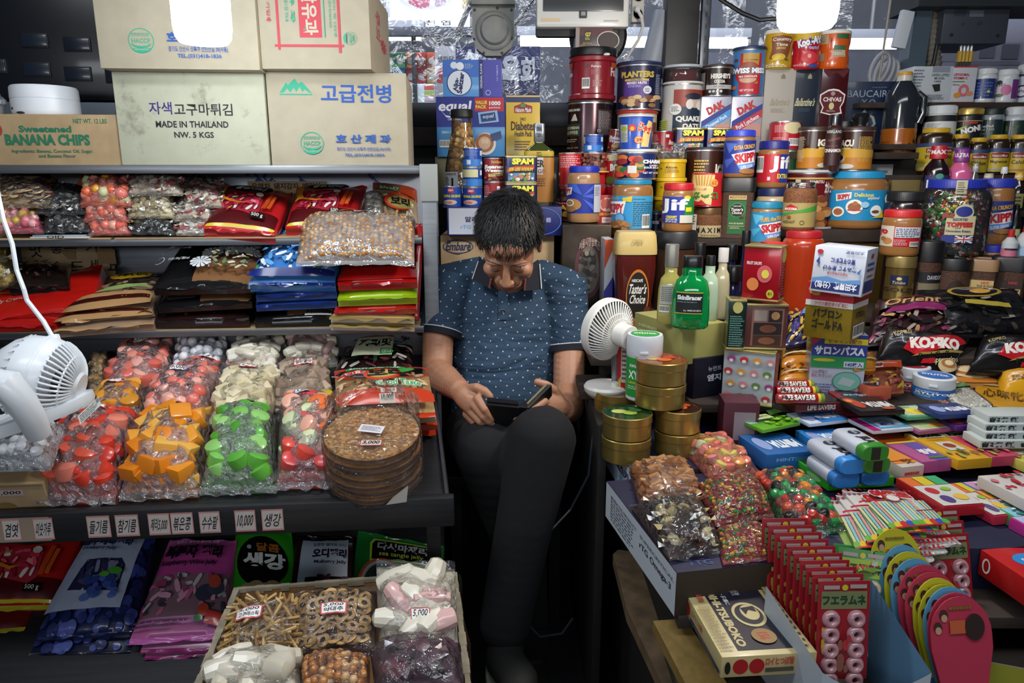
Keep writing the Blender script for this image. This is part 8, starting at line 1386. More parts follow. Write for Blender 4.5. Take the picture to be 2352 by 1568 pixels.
# candy roll box, gum packs
T('display_box','open dark red display box of candy rolls under the tin stack','box',[(1785,930),(1916,925),(1860,872),(1782,875)],.80,.02,'#4a1216',[('r',.04,.05,.96,.95,'#1c0a0a')],[('t',.25,.2,.85,.8,'LIFE SAVERS','#b8b0a8',{'b':.04})])
for i,(v,u0,u1) in enumerate(((884,1780,1868),(898,1782,1878),(915,1784,1892))):
    A,B=atz(u0,v,.812),atz(u1,v,.812);c=(A+B)/2;r_=.0115;mb=MB();L=(B-A).length;Q=Matrix.Rotation(PI/2,4,'Y');mb.lathe([(r_*.9,-L/2),(r_,-L/2+.002),(r_,L/2-.002),(r_*.9,L/2)],M('#9a1418',.3,coat=.5),18,Q)
    sf=Fn(lambda x,y,d,r_=r_,L=L:V(((x-.5)*L,-(r_+d)*math.cos((y-.3)*2.2),(r_+d)*math.sin((y-.3)*2.2))),L,r_*2.2);prints(mb,sf,[('t',.08,.3,.78,.8,'LIFE SAVERS','#dcd4cc',{'b':.06,'out':'#2a0c0c'}),('r',.84,.1,.9,.95,'#c8a82c'),('r',.9,.1,.98,.95,'#5a7a1c')]);o=mb.build('candy_roll');o.location=c;o.rotation_euler.z=math.atan2((B-A).y,(B-A).x);tag(o,('rearmost','middle','front')[i]+' red candy roll in the open display box','candy roll','red candy rolls')
ec=lambda:[('e',.5,.5,.36,.34,'#1c2440'),('t',.2,.34,.8,.66,'eclipse','#a8c0bc',{'r':180,'i':.2,'b':.03})]
T('gum_pack','dark teal gum pack lying behind the black mint packs','gum',[(1908,898),(2005,898),(1975,868),(1890,872)],.8,.02,'#123c38',ec());T('gum_pack','red gum pack with a dark oval nearer the black mint packs','gum',[(1925,916),(2040,918),(2010,897),(1905,898)],.8,.02,'#7a1c20',ec());T('gum_pack','coral gum pack with a dark oval beside the caramel bag','gum',[(1975,892),(2030,890),(2015,865),(1968,868)],.82,.03,'#b8563c',ec());T('candy_tray','long dark red cardboard tray beneath the gum packs','tray',[(1905,930),(2050,932),(1985,880),(1862,876)],.782,.03,'#5a1018')
mi=lambda c='#dfe4ec':[('t',.35,.25,.92,.62,'MINTIA',c,{'r':180,'b':.06}),('e',.2,.5,.13,.3,'#8a9ac8' if c[1]=='d' else '#a83a1c')]
# mints and lozenges, row by row; label of each layer from the top
def mint(nm,cor,zt,col,top,n,base=None,side=None,h=.008,kind='mint_pack',cat='mints',layers=('top','second','third','lowest')):
    T(kind,[f'{nm}, {layers[k] if n > 1 else "lying alone"} of its pile' if n>1 else nm for k in range(n)],cat,cor,zt,h,col,top,side or (),(),n,None if n==1 else 'piled flat packs')
mint('green grape mint pack on the blue display box',[(1744,988),(1829,973),(1788,944),(1705,963)],.765,['#5a9a1c'],[('r',0,.5,.5,1,'#7ab0a0'),*dots_ops(.35,.05,.98,.5,['#7ab82c','#94c83a','#5a9a1c'],22,.06),('p',[(.2,.5),(.6,.45),(.6,.8),(.3,.85)],'#b8c88a'),('t',.28,.6,.55,.72,'MINTIA','#3a6a2c'),('p',[(.6,.6),(1,.7),(1,1),(.75,1)],'#1f4a14')],3)
T('display_box','blue mint display box under the green grape mint packs','box',[(1758,1044),(1862,1037),(1810,990),(1700,1000)],.741,.04,'#1f5a9a',mi(),[('t',.2,.55,.75,.75,'MINTIA','#6a9ac8',{'b':.04}),('r',.6,.5,.9,.75,'#3a6a8c')])
mint('blue and white mint pack behind the mint bottles',[(1849,975),(1944,963),(1906,938),(1819,947)],.765,['#b8c4d4','#b8c4d4','#1f4a9a'],[('r',.3,0,1,1,'#2f74b8'),('p',[(.05,.5),(.3,.9),(.35,.2)],'#2a3a8c'),*mi()],3)
T('display_box','sky blue mint display box under the blue and white mint packs','box',[(1866,1019),(1950,1012),(1930,982),(1836,986)],.741,.035,'#2a7ac0',mi())
mint('black mint pack with a fiery print',[(1958,946),(2067,940),(2030,911),(1938,911)],.806,['#0e0c0c'],[*mi('#cfcfcf'),('e',.15,.7,.14,.2,'#a83a14'),('e',.12,.7,.07,.1,'#d8822c'),('e',.7,.12,.15,.08,'#a8502c')],2,h=.011)
mint('white and magenta milk mint pack before the black ones',[(2000,990),(2088,983),(2047,953),(1955,961)],.77,['#b9bcc4','#b9bcc4','#8a1c50'],[('r',0,0,.2,1,'#a81c6a'),('r',.24,.1,.98,.92,'#4a9cd0'),('p',[(.3,.2),(.9,.2),(.96,.5),(.85,.85),(.35,.8)],'#c4d0d8'),('t',.38,.55,.74,.75,'カルピス','#22348c',{'b':.03}),('t',.4,.28,.76,.46,'MINTIA','#22348c',{'b':.03})],3)
T('display_box','orange mint display box under the milk mint packs','box',[(2000,1018),(2098,1008),(2050,985),(1965,992)],.742,.03,'#a84a14',[],[('t',.1,.3,.5,.7,'MINTIA','#c88a4c')])
fr=lambda c,p:[('r',.1,.1,.9,.9,c),('e',.5,.42,.2,.26,p[0]),('e',.7,.36,.2,.22,p[1]),('r',.05,.75,.4,.9,'#3a7a3a'),('t',.3,.7,.6,.82,'MINTIA','#5a6a4a')]
mint('pale green lemon mint pack before the gum canisters',[(2061,961),(2152,952),(2112,929),(2052,931)],.785,['#4a8a6a'],fr('#b0c0a0',['#d8c82c','#c8a82c']),2);mint('mauve melon mint pack between milk and purple packs',[(2097,993),(2192,982),(2152,958),(2070,966)],.765,['#8a4a70'],fr('#b8bc98',['#a8bc7c','#d8923c']),2)
mint('dark blue mint pack beside the blue gum canister',[(2155,954),(2247,945),(2203,925),(2115,928)],.80,['#1c2f64'],mi(),2,h=.012);mint('violet mint pack before the handwritten white cartons',[(2194,980),(2297,971),(2245,957),(2161,960)],.775,['#4a2468','#6a6a14','#16182c'],mi('#a89ab8'),3,h=.012)
for k in range(4):
    crate('lozenge_carton',('topmost','second','third','lowest')[k]+' white lozenge carton with brushed black characters at the right','carton',(2262+8*(k==0)-10*(k>2),2420,955+19*k,973+19*k),1.42-.012*k,.06,M('#a8b0ae',.45),[('t',.02,.15,.5,.85,'龍角散','#14161a',{'b':.05}),('t',.55,.2,.95,.8,'龍角','#14161a',{'b':.05})],group='white lozenge cartons')
for i,(cor,z,body,lid,lab) in enumerate((([(2205,940),(2290,930),(2200,865),(2150,870)],.8,'#b8bcb0','#1f7a44','white mint box with a green cap lying on the yellow packs'),([(2262,958),(2335,945),(2250,892),(2200,900)],.785,'#c4c6c0','#2a8a5a','white mint box with a pale green cap next to the fruit mint box'),([(2190,950),(2250,950),(2180,890),(2130,895)],.785,'#c46a3c','#5a9a5a','clear box of orange and green fruit mints beside the blue gum canister'))):
    P=[atz(*q,z) for q in cor];bag('mint_box',lab,'mints',[p-V((0,0,.016)) for p in P],.016,('bean',['#c8c8c0','#d4d4cc'] if i<2 else ['#c85a2c','#4a9a2c','#c8a83c','#b84a3c'],.012),CLEAR,pname='mints',pw=16,ends=(0,0),wr=0,ops=[('r',0,.62,1,1,lid),('e',.5,.8,.3,.11,'#123a24'),('t',.3,.74,.7,.86,'tic tac','#d8dcd4',{'b':.05})])
for i,(c,lab) in enumerate((([(2240,925),(2420,960),(2420,900),(2240,880)],'yellow pouch with brushed characters under the white mint boxes'),)):pbag('yellow_candy_pack',lab,'candy pack',GQ(c,.79),.012,'#b8861c',[('t',.1,.3,.8,.7,'心味牝佳','#4a2a10'),('r',0,.85,1,.95,'#c8bc98')],None)
# long rounded mint bottles in the green tray
T('display_box','lime green display tray holding rounded white mint bottles','box',[(1888,1108),(2032,1096),(1985,1040),(1838,1050)],.722,.02,'#2f9a1c',[('r',.03,.03,.97,.97,'#123408')],[('t',.1,.25,.5,.75,'MINTIA','#9ab88a',{'b':.04})],[('e',.6,.5,.2,.3,'#8ac07a')])
for u0,v0,u1,v1,z,c,lab in ((1880,1058,1945,1104,.735,'#2a6cb0','rounded mint bottle with a blue cap at the bottom left of the tray'),(1945,1052,2012,1098,.735,'#2a6cb0','rounded mint bottle with a blue cap at the bottom right of the tray'),(1880,1020,1962,1072,.766,'#2a7ac0','rounded mint bottle with a blue cap on the left of the upper layer'),(1930,1018,2016,1070,.766,'#2f7a24','rounded mint bottle with a green cap in the right of the upper layer'),(1938,998,2012,1042,.797,'#2f7a24','rounded mint bottle with a green cap topmost above the tray')):
    A,B=atz(u0,v0,z),atz(u1,v1,z);c_=(A+B)/2;L=(B-A).length;t=thing('mint_bottle',lab,'mints',c_,math.atan2((B-A).y,(B-A).x),'rounded mint bottles');Q=Matrix.Rotation(PI/2,4,'Y') @ Matrix.Diagonal((.016,.028,1,1));mb=MB()
    mb.lathe([(.9,-L/2),(1,-L/2+.004),(1,L/2-.02)],M('#b4bac8',.35,coat=.3),24,Q,sq=.25);prints(mb,Flat((-L/2,-.02,.0158),(L,0,0),(0,.04,0)),[('t',.5,.2,.85,.8,'JILA','#14161c',{'r':0,'b':.07}),('e',.3,.5,.1,.3,'#1c2438'),('t',.22,.4,.38,.6,'MINTIA','#b8c0cc')]);mb.build('body',t)
    mb=MB();mb.lathe([(1.01,L/2-.02),(1.01,L/2-.003),(.9,L/2)],M(c,.4),24,Q,sq=.25);mb.box((L/2,-.009,-.012),(L/2+.0006,.009,.012),'#1c1c14' if c=='#2f7a24' else M(c,.4));mb.build('cap',t)
ri=lambda c:[('r',.02,.78,.98,.96,'#c4bc98'),('t',.12,.8,.9,.94,'Ricola','#14241c',{'i':.15,'b':.06}),('r',.28,.3,.76,.6,'#bcbab4'),('e',.52,.46,.16,.08,c),*dots_ops(.05,.05,.95,.26,['#3a6a2c','#8a9a3c',c],10,.05),('l',.2,.66,.8,.72,1,'#5a3414')]
pair=lambda s:['upper '+s,'lower '+s]
T('lozenge_box',pair('yellow herb lozenge box in the row of bright boxes'),'box',[(2176,1058),(2251,1053),(2176,988),(2100,994)],.75,.022,'#c0901a',ri('#8a3a1c'),(),(),2);T('lozenge_box',pair('pink herb lozenge box in the row of bright boxes'),'box',[(2250,1052),(2322,1046),(2242,987),(2174,990)],.75,.022,'#b03a54',ri('#c86a70'),(),(),2);T('lozenge_box',pair('pale yellow herb lozenge box at the end of the row'),'box',[(2328,1066),(2400,1060),(2325,1003),(2264,1008)],.745,.022,'#b0a84c',ri('#c8b03c'),(),(),2)
T('candy_box',pair('pink and violet fruit candy box left of the yellow lozenges'),'box',[(2109,1062),(2173,1055),(2112,1011),(2043,1016)],.745,.026,'#9a4a7c',[('r',.5,0,1,1,'#5a4a94'),('r',0,.92,1,1,'#c0a82c'),('t',.45,.3,.95,.55,'봉봉','#dcd8e0',{'b':.06}),('r',.4,.1,1,.16,'#4a7a2c')],(),(),2)
T('candy_box',pair('orange and white candy box beside the green tray'),'box',[(2046,1076),(2109,1069),(2043,1020),(2005,1024)],.742,.03,'#b8b0a4',[('r',0,.15,1,1,'#c8822c'),('r',0,.24,1,.28,'#b02c24'),('e',.4,.8,.25,.12,'#c8ccd0'),('t',.4,.1,.8,.3,'맛','#5a2a14')],[('l',.15,.3,.85,.7,1,'#a8341c')],(),2)
fru=lambda s:[*[('r',.02+.33*i,.68,.33+.33*i,.98,['#c8662c','#c0b02c','#3a9a6a'][(i+s) % 3]) for i in range(3)],('r',.02,.02,.98,.66,'#bab8b4'),('e',.3,.48,.14,.11,'#a82a34'),('e',.34,.2,.14,.12,'#4a3a6c'),('e',.72,.24,.16,.1,'#c8a83c'),('e',.66,.5,.12,.06,'#7aa82c')]
ly=('topmost','second','third','lowest')
T('kids_candy_box',[a+' red box with fruit pictures right of the straw packs' for a in ly],'box',[(2165,1166),(2256,1157),(2152,1092),(2062,1096)],.735,.02,'#a81c22',fru(0),(),(),4,'boxes with fruit pictures');T('kids_candy_box',[a+' pink box with small cartoons behind the red fruit boxes' for a in ly],'box',[(2256,1190),(2312,1182),(2240,1105),(2175,1110)],.72,.018,'#a8283c',fru(2),(),(),4,'pink boxes with cartoons')
bl=['#2a6ab0','#b02a2c','#b8a82c','#3a8a4a','#a82a7c']
for k,c in enumerate(bl):T('kids_candy_box',('blue','red','yellow','green','magenta')[k]+' small picture candy box in the slanting row at the right','box',[(2240+28*k,1130+20*k),(2310+28*k,1122+20*k),(2285+28*k,1100+20*k),(2215+28*k,1106+20*k)],.722,.022,c,[('r',.05,.1,.95,.95,['#b88aa8','#c8923c','#b0a8b8','#7ab0c0','#a0a8c8'][k]),*dots_ops(.1,.15,.9,.9,['#c8a83c','#b83a5c','#c4c4bc','#3a7a6a'],12,.07)],(),(),1,'slanting row of picture boxes')
T('kids_candy_box','white box with red strawberries at the right edge','box',[(2340,1158),(2440,1150),(2380,1082),(2275,1090)],.75,.022,'#b8b4b0',dots_ops(.05,.05,.95,.95,['#a8202c','#c4606c','#a8202c'],16,.06))
T('red_carton',['upper bright red candy carton at the right edge','lower bright red candy carton at the right edge'],'carton',[(2350,1345),(2480,1330),(2400,1252),(2276,1258)],.70,.045,'#a81414',[('e',.55,.6,.3,.2,'#2a7ab8'),('t',.4,.54,.7,.66,'미니카','#dcdcd4',{'b':.04})],[('o',.5,.5,.08,.3,.03,'#d8d4cc')],[('o',.15,.5,.08,.3,.03,'#d8d4cc')],2)
# straw sweets, bags on the cartons
for k,lab in enumerate(('topmost pack of pastel candy straws with a red striped edge','second pack of pastel candy straws','third pack of candy straws sliding left','lowest pack of candy straws with green showing')):
    P=GQ([(2060-30*k,1262+16*k),(2205-30*k,1248+18*k),(2092-12*k,1140+8*k),(1935-14*k,1130+10*k)],.722-.007*k);st=[('r',0,.93+.035*(i % 2),1,.93,'#fff') for i in range(0)]
    pbag('candy_straw_pack',lab,'candy pack',P,.012,'#bdb9b4' if k<3 else '#7a9a4c',[*[('r',i/14,0,(i+.5)/14,.05,'#a81c24') for i in range(14)],*[('r',i/14,.95,(i+.5)/14,1,'#a81c24') for i in range(14)],('t',.28,.74,.86,.92,'아폴로','#a81c24',{'b':.1,'out':'#dcdcd8'}),('r',0,.66,1,.69,'#a81c24'),*[('r',.08+.05*i,.2,.12+.05*i,.64,['#b8bc84','#7ab0b8','#c48a84','#a8c4a0','#8ab8c8'][i % 5]) for i in range(17)],('e',.48,.66,.1,.07,'#c8c4c0'),('o',.48,.66,.1,.07,.012,'#a81c24'),*[('e',.08+.09*i,.17,.06,.05,['#5a9a2c','#c8a82c','#b02c24','#2a4a9a','#4a9a3c'][i % 5]) for i in range(10)],('r',0,.1,1,.12,'#a81c24')],'candy straw packs',ends=(.02,.02),wr=.02)
for nm,lab,c,th,fill in (('jelly_bag','bag of big peach, orange and lemon jellies before the gold tins',[(1640,1115),(1745,1092),(1650,1018),(1565,1035)],.05,('drum',['#c86a5c','#d08a4c','#c87a74','#c8b05c','#b8bc94','#d0705c'],.03)),('caramel_bag','bag of caramel cubes at the corner of the navy carton',[(1475,1185),(1620,1165),(1570,1070),(1445,1085)],.045,('cube',['#8a5a38','#9a6a44','#7a4a2c','#a87c58'],.022)),('chocolate_bag','bag of dark chocolates in gold paper at the navy carton front',[(1535,1290),(1660,1270),(1600,1150),(1452,1175)],.05,('wrap',['#3a2018','#4a2c20','#b0a070','#2a1612','#c8bc94'],.028)),('jelly_bean_bag','bag of tiny red, yellow and green beans on its twin',[(1640,1225),(1775,1205),(1735,1120),(1600,1135)],.045,('bean',['#a81c1c','#c8921c','#a82420','#2a7a2c','#c89a2c','#981818'],.0105)),('jelly_bean_bag','bag of tiny coloured beans lying lower behind the red blister packs',[(1660,1300),(1775,1285),(1760,1215),(1640,1225)],.03,('bean',['#a81c1c','#c8921c','#a82420','#2a7a2c','#c89a2c'],.0105)),('chocolate_ball_bag','bag of big green, orange and red chocolate balls on the navy carton',[(1810,1240),(1940,1222),(1830,1098),(1715,1110)],.05,('ball',['#1f7a3c','#c87a1c','#a82a1c','#181414','#b84a2c','#238a44'],.022))):
    bag(nm,lab,'candy bag',GQ(c,.70 if 'lower' not in lab else .701,.012 if 'twin' in lab else 0),th,fill,FILMC,group='clear candy bags on the navy cartons',ends=(.05,.1),wr=.08)
# plaster boxes in front
cr='#b8a878'
rt=[('r',.2,.06,.86,.94,'#1c1a26'),('t',.23,.1,.33,.9,'ROIHI-TSUBOKO',cr,{'r':-90,'b':.05}),('e',.56,.48,.18,.16,cr),('e',.56,.48,.15,.13,'#1c1a26'),('e',.58,.5,.1,.1,cr),('p',[(.5,.56),(.66,.58),(.66,.5),(.58,.53),(.52,.47)],'#1c1a26'),('e',.56,.2,.13,.09,'#8a6a3c'),('t',.5,.16,.62,.24,'156','#b83a34',{'r':-90}),('t',.36,.6,.42,.9,'肩こり・腰痛に','#a8a8b4',{'r':-90,'b':.02}),('t',.5,.72,.6,.92,'温感刺激','#8a8a98',{'r':-90}),('t',.08,.66,.15,.94,'ロイヒつぼ膏','#b04a34',{'r':-90,'b':.03}),('l',.03,.06,.17,.6,14,'#8a7c5a'),('r',.9,.06,.96,.94,'#9a8c60'),*[('r',.92,.1+.07*i,.945,.13+.07*i,'#2a2620') for i in range(12)]]
fr_=[('e',.2,.5,.08,.36,'#a01c20'),('e',.37,.5,.08,.36,'#a01c20'),('t',.46,.5,.76,.9,'ロイヒつぼ膏','#b04a34',{'b':.04}),('r',.46,.2,.76,.4,'#4a4438'),('t',.79,.2,.95,.7,'156','#1c1814',{'b':.04}),('e',.06,.5,.03,.3,'#1c1814')]
T('plaster_box',['topmost cream and black pain plaster box of the front stack','second cream pain plaster box of the front stack','lowest cream pain plaster box of the front stack'],'box',[(1640,1512),(1865,1496),(1755,1326),(1575,1332)],.655,.034,'#b5a574',rt,fr_,[('e',.12,.5,.05,.34,'#a01c20'),('e',.26,.5,.05,.34,'#a01c20'),('t',.36,.45,.6,.8,'ロイヒつぼ膏','#b04a34'),('r',.34,.1,.98,.3,'#2a3454')],3,'cream pain plaster boxes')
# blister packs of ring sweets in a paper display box
t=thing('display_box','white paper display box of ring sweet blister packs at the front','box',(0,0,0));mb=MB();zb=.55
O_=[atz(1760,1345,.70),atz(1890,1545,.67),atz(2140,1545,.67),atz(2000,1330,.70)]
for i,j,c in ((0,1,'#a8b0b8'),(1,2,'#a8b0b8'),(2,3,'#5a86a8')):
    A,B=O_[i],O_[j];n=10;vs=[]
    for k in range(n+1):
        p=A+(B-A)*k/n;d=.03*math.sin(PI*k/n) if j==2 else 0;vs+=[V((p.x,p.y,zb)),V((p.x,p.y,p.z-d))]
    mb.add(vs,[(2*k,2*k+2,2*k+3,2*k+1) for k in range(n)],c)
    if j==2:prints(mb,Flat(V((A.x,A.y,zb)),V((B.x-A.x,B.y-A.y,0)),V((0,0,.09))),[('t',.3,.3,.9,.6,'フエラムネ','#2a5a9a',{'b':.05}),*dots_ops(.05,.7,.95,.85,['#a8324c','#2a5a9a'],14,.012,3)],.002)
mb.build('walls',t)
def blister(lab,c,w_,h_,rz,lean,col,rings,word,grp,n=5,tcol='#123a20'):
    t=thing('blister_pack',lab,'candy pack',c,0,grp,(lean,0,rz));mb=MB();mb.box((-w_/2,0,0),(w_/2,.0018,h_),M(col,.4,coat=.3),.0008)
    prints(mb,Flat((-w_/2,-.0002,0),(w_,0,0),(0,0,h_)),[('r',.06,.72,.94,.9,'#6a7048' if col[1] != '2' else '#8aa83a'),('t',.08,.76,.92,.86,word,tcol,{'b':.05}),('r',.1,.92,.4,.96,'#9a8a88'),('r',.6,.93,.92,.97,'#9a8a88'),('e',.5,.94,.06,.03,'#b8a82c'),*dots_ops(.05,.3,.25,.7,['#a8862c','#b0902c'],10,.03),*dots_ops(.35,.1,.65,.6,['#a0242c','#7a4a3c'],6,.06)]);mb.build('card',t)
    if n:
        for i in range(n):
            for s in (-1,1):
                r=w_*.175;mb=MB();q=[(r*(.62+.38*math.cos(a)),-r*.55*math.sin(a)) for a in [PI*k/7 for k in range(8)]];mb.lathe([(x_,-y_) for x_,y_ in q][::1],M(rings,.3,coat=.6),20,Matrix.Translation((s*w_*.245,-.0006,h_*(.62-.155*i))) @ Matrix.Rotation(PI/2,4,'X'));mb.ball((s*w_*.245,-.001,h_*(.62-.155*i)),(r*.24,.001,r*.24),'#2a1216',8);mb.build('ring_sweet',t)
for k in range(10):
    Y=1.02-.0165*k;q=at(1826+16.2*k,1216+17*k,Y);blister(['rearmost','second','third','fourth','fifth','sixth','seventh','eighth','ninth','foremost'][k]+' red blister pack in the leaning row',V((q.x,q.y+.02,q.z-.145)),.074,.145,.02,-.14,'#8a121c','#a87a80','フエラムネ','red ring sweet blister packs',5 if k==9 else 0)
for k in range(2):q=at(2025-16*k,1312-10*k,.95+.03*k);blister(('front','rear')[k]+' green blister pack of cream ring sweets',V((q.x-.004,q.y+.03,q.z-.15)),.07,.15,-.3,-.35,'#2a7a34','#c0ab94','フエラムネ','green ring sweet blister packs',5 if k==0 else 0)
for k in range(3):q=at(2245-12*k,1270-32*k,1.0+.03*k);blister(('front','middle','rear')[k]+' red blister pack in the right-hand row beside the red cartons',V((q.x,q.y+.03,q.z-.14)),.078,.14,.12,-.3,'#8a121c','#a87a80','フエラムネ','right row of blister packs',3 if k==0 else 0)
# round-topped candy cards
mb=MB();O2=[atz(2070,1390,.66),atz(2160,1500,.63),atz(2400,1545,.62)]
for i,j,c in ((0,1,'#4a7ea8'),(1,2,'#8a8a2c')):
    A,B=O2[i],O2[j];mb.add([(A.x,A.y,.55),(B.x,B.y,.55),B,A],[(0,1,2,3)],c);mb.add([(A.x+.002,A.y+.002,.55),(B.x+.002,B.y+.002,.55),B+V((.002,.002,0)),A+V((.002,.002,0))],[(3,2,1,0)],'#9a9690')
tag(mb.build('display_box'),'blue and yellow paper display box of round-topped candy cards','box')
for k,(u,v,w_,c) in enumerate(((2090,1233,128,'y'),(2110,1272,120,'b'),(2125,1288,130,'y'),(2140,1305,130,'b'),(2162,1320,140,'r'),(2180,1338,140,'r'),(2195,1352,132,'y'),(2208,1368,132,'y'),(2225,1374,140,'b'),(2240,1388,150,'r'),(2250,1398,156,'r'))):
    Y=1.0-.014*k;q=at(u,v,Y);k_=(at(u+100,v,Y)-q).length/100;wm=w_*k_;h_=.13;t=V((q.x,q.y,q.z-h_));mb=MB();col={'y':'#a8a01c','b':'#4a86a8','r':'#a02a40'}[c]
    pts=[(-wm*.36,0),(wm*.36,0),(wm*.5,h_*.45)]+[(wm*.5*math.cos(a),h_*.6+h_*.4*math.sin(a)) for a in [PI*i/14 for i in range(15)]]+[(-wm*.5,h_*.45)];n=len(pts);mb.add([(x,0,y) for x,y in pts]+[(x,.002,y) for x,y in pts],[tuple(range(n)),tuple(range(n,2*n))[::-1]]+[((i+1) % n,i,n+i,n+(i+1) % n) for i in range(n)],M(col,.5,coat=.2))
    prints(mb,Flat((-wm/2,-.0002,0),(wm,0,0),(0,0,h_)),[*[('e',.5-.4*math.cos(a),.6+.3*math.sin(a),.07,.06,'#3a2218') for a in (.3,.8)],*[('e',.5-.4*math.cos(a),.57+.3*math.sin(a),.05,.04,'#a88268') for a in (.3,.8)],('l',.3,.86,.7,.92,1,'#6a5a1c'),('r',.3,.62,.55,.76,'#a8502c'),('e',.7,.68,.16,.14,'#2a1a16')]);o=mb.build('candy_card');o.location=t;o.rotation_euler=(-.3,0,.1);tag(o,('rearmost yellow','blue second','yellow third','blue fourth','pink red fifth','pink red sixth','yellow seventh','yellow eighth','blue ninth','pink red tenth','foremost dark red')[k]+' round-topped candy card in the fanned row','candy card','round-topped candy cards')

# ---------------------------------------------------------------- the seated person
pe=thing('person','seated person in a navy polka dot polo bowed over a phone case','person',(0,0,0))
def skin_mesh(mb,voxel,name,mats,it=3,parent=pe):
    o=mb.build('tmp',None,0);m=o.modifiers.new('r','REMESH');m.mode='VOXEL';m.voxel_size=voxel;m.use_smooth_shade=True
    s=o.modifiers.new('s','SMOOTH');s.factor=.5;s.iterations=it
    me=bpy.data.meshes.new_from_object(o.evaluated_get(bpy.context.evaluated_depsgraph_get()));bpy.data.objects.remove(o)
    me.materials.clear()
    for q in mats:me.materials.append(q)
    me.shade_smooth();o=bpy.data.objects.new(name,me);COL.objects.link(o);o.parent=parent;return o
def chain(mb,pts,n=7,X=None):
    """ellipsoids strung along points (position, radius or three radii)"""
    m=M('#888888')
    for (p,r),(q,s) in zip(pts,pts[1:]):
        r=V((r,)*3) if not isinstance(r,tuple) else V(r);s=V((s,)*3) if not isinstance(s,tuple) else V(s);p,q=V(p),V(q)
        for i in range(n+1):mb.ball(p.lerp(q,i/n),tuple(r.lerp(s,i/n)),m,16,X)
HC=at(1170,556,1.83);HX=Matrix.Translation(HC) @ Matrix.Rotation(math.radians(-4),4,'Z') @ Matrix.Rotation(math.radians(2),4,'Y') @ Matrix.Rotation(math.radians(42),4,'X')
Hp=lambda x,y,z:HX @ V((x,y,z))
b=MB();g_=M('#888888')
for c,r in (((0,.012,.03),(.074,.094,.085)),((0,-.015,-.03),(.063,.068,.082)),((0,-.045,-.088),(.038,.036,.03)),((0,-.075,.05),(.045,.02,.03)),((0,-.106,-.038),(.0125,.0125,.011))):
    b.ball(c,r,g_,28,HX)
for s in (-1,1):
    for c,r in (((.027,-.079,.013),(.026,.012,.008)),((.041,-.06,-.032),(.022,.022,.018)),((.011,-.098,-.042),(.0085,.010,.007)),((.03,-.074,-.008),(.0145,.0125,.0085)),((.046,-.02,-.07),(.016,.036,.024)),((.076,.012,-.014),(.008,.017,.03)),((.02,-.078,-.058),(.014,.012,.018))):b.ball((c[0]*s,c[1],c[2]),r,g_,16,HX)
chain(b,[((0,-.082,.01),.009),((0,-.105,-.034),.0115)],7,HX)
b.ball((0,-.0885,-.065),(.022,.0095,.0052),g_,14,HX);b.ball((0,-.086,-.0755),(.019,.0095,.0062),g_,14,HX)
A_=lambda u,v,Y:at(u,v,Y)
NB=A_(1170,640,2.0)
chain(b,[(Hp(0,.03,-.05),.058),(NB,.062)])
chain(b,[(A_(1168,690,2.0),(.1,.07,.06)),(A_(1162,960,1.98),(.12,.08,.06))])
SL_,SR_=A_(1032,655,2.0),A_(1296,665,2.0)
arms={'l':[(SL_,.05),(A_(1006,770,1.93),.044),(A_(1004,855,1.86),.041),(A_(1022,872,1.78),.04),(A_(1056,896,1.665),.0275)],
        'r':[(SR_,.05),(A_(1308,800,1.94),.045),(A_(1306,905,1.86),.043),(A_(1304,935,1.79),.042),(A_(1294,940,1.68),.029)]}
for k in arms:chain(b,arms[k],8)
def finger(pts,r):chain(b,[(A_(*p),q) for p,q in zip(pts,r)],6)
# his right hand, back of the hand to the viewer
chain(b,[(A_(1058,899,1.66),(.027,.02,.024)),(A_(1074,915,1.625),(.03,.018,.029)),(A_(1085,928,1.605),(.026,.014,.027))],6)
for p in (((1097,915,1.59),(1113,940,1.568),(1120,952,1.57),(1129,964,1.578)),((1090,931,1.592),(1110,957,1.572),(1120,967,1.576),(1131,974,1.586)),((1081,944,1.602),(1102,968,1.584),(1114,976,1.588),(1128,982,1.6)),((1072,951,1.615),(1090,972,1.605),(1102,980,1.607),(1114,985,1.612))):finger(p,(.0105,.009,.0082,.0068))
finger(((1070,895,1.64),(1095,890,1.61),(1113,898,1.598),(1126,910,1.595)),(.014,.0115,.0105,.0085))
# his left hand, cradling the case from below
chain(b,[(A_(1292,938,1.675),(.028,.024,.022)),(A_(1272,932,1.64),(.03,.022,.034)),(A_(1255,934,1.62),(.022,.018,.032))],6)
for p in (((1250,922,1.6),(1225,940,1.578),(1208,947,1.578),(1196,949,1.582)),((1248,938,1.602),(1215,955,1.58),(1192,960,1.58),(1176,958,1.588)),((1248,950,1.608),(1214,966,1.588),(1188,970,1.59),(1168,966,1.598)),((1254,960,1.618),(1224,974,1.602),(1200,977,1.604),(1184,974,1.61))):finger(p,(.0108,.0092,.0084,.007))
finger(((1282,915,1.65),(1272,895,1.635),(1254,884,1.628),(1234,877,1.625)),(.015,.012,.0108,.0088))
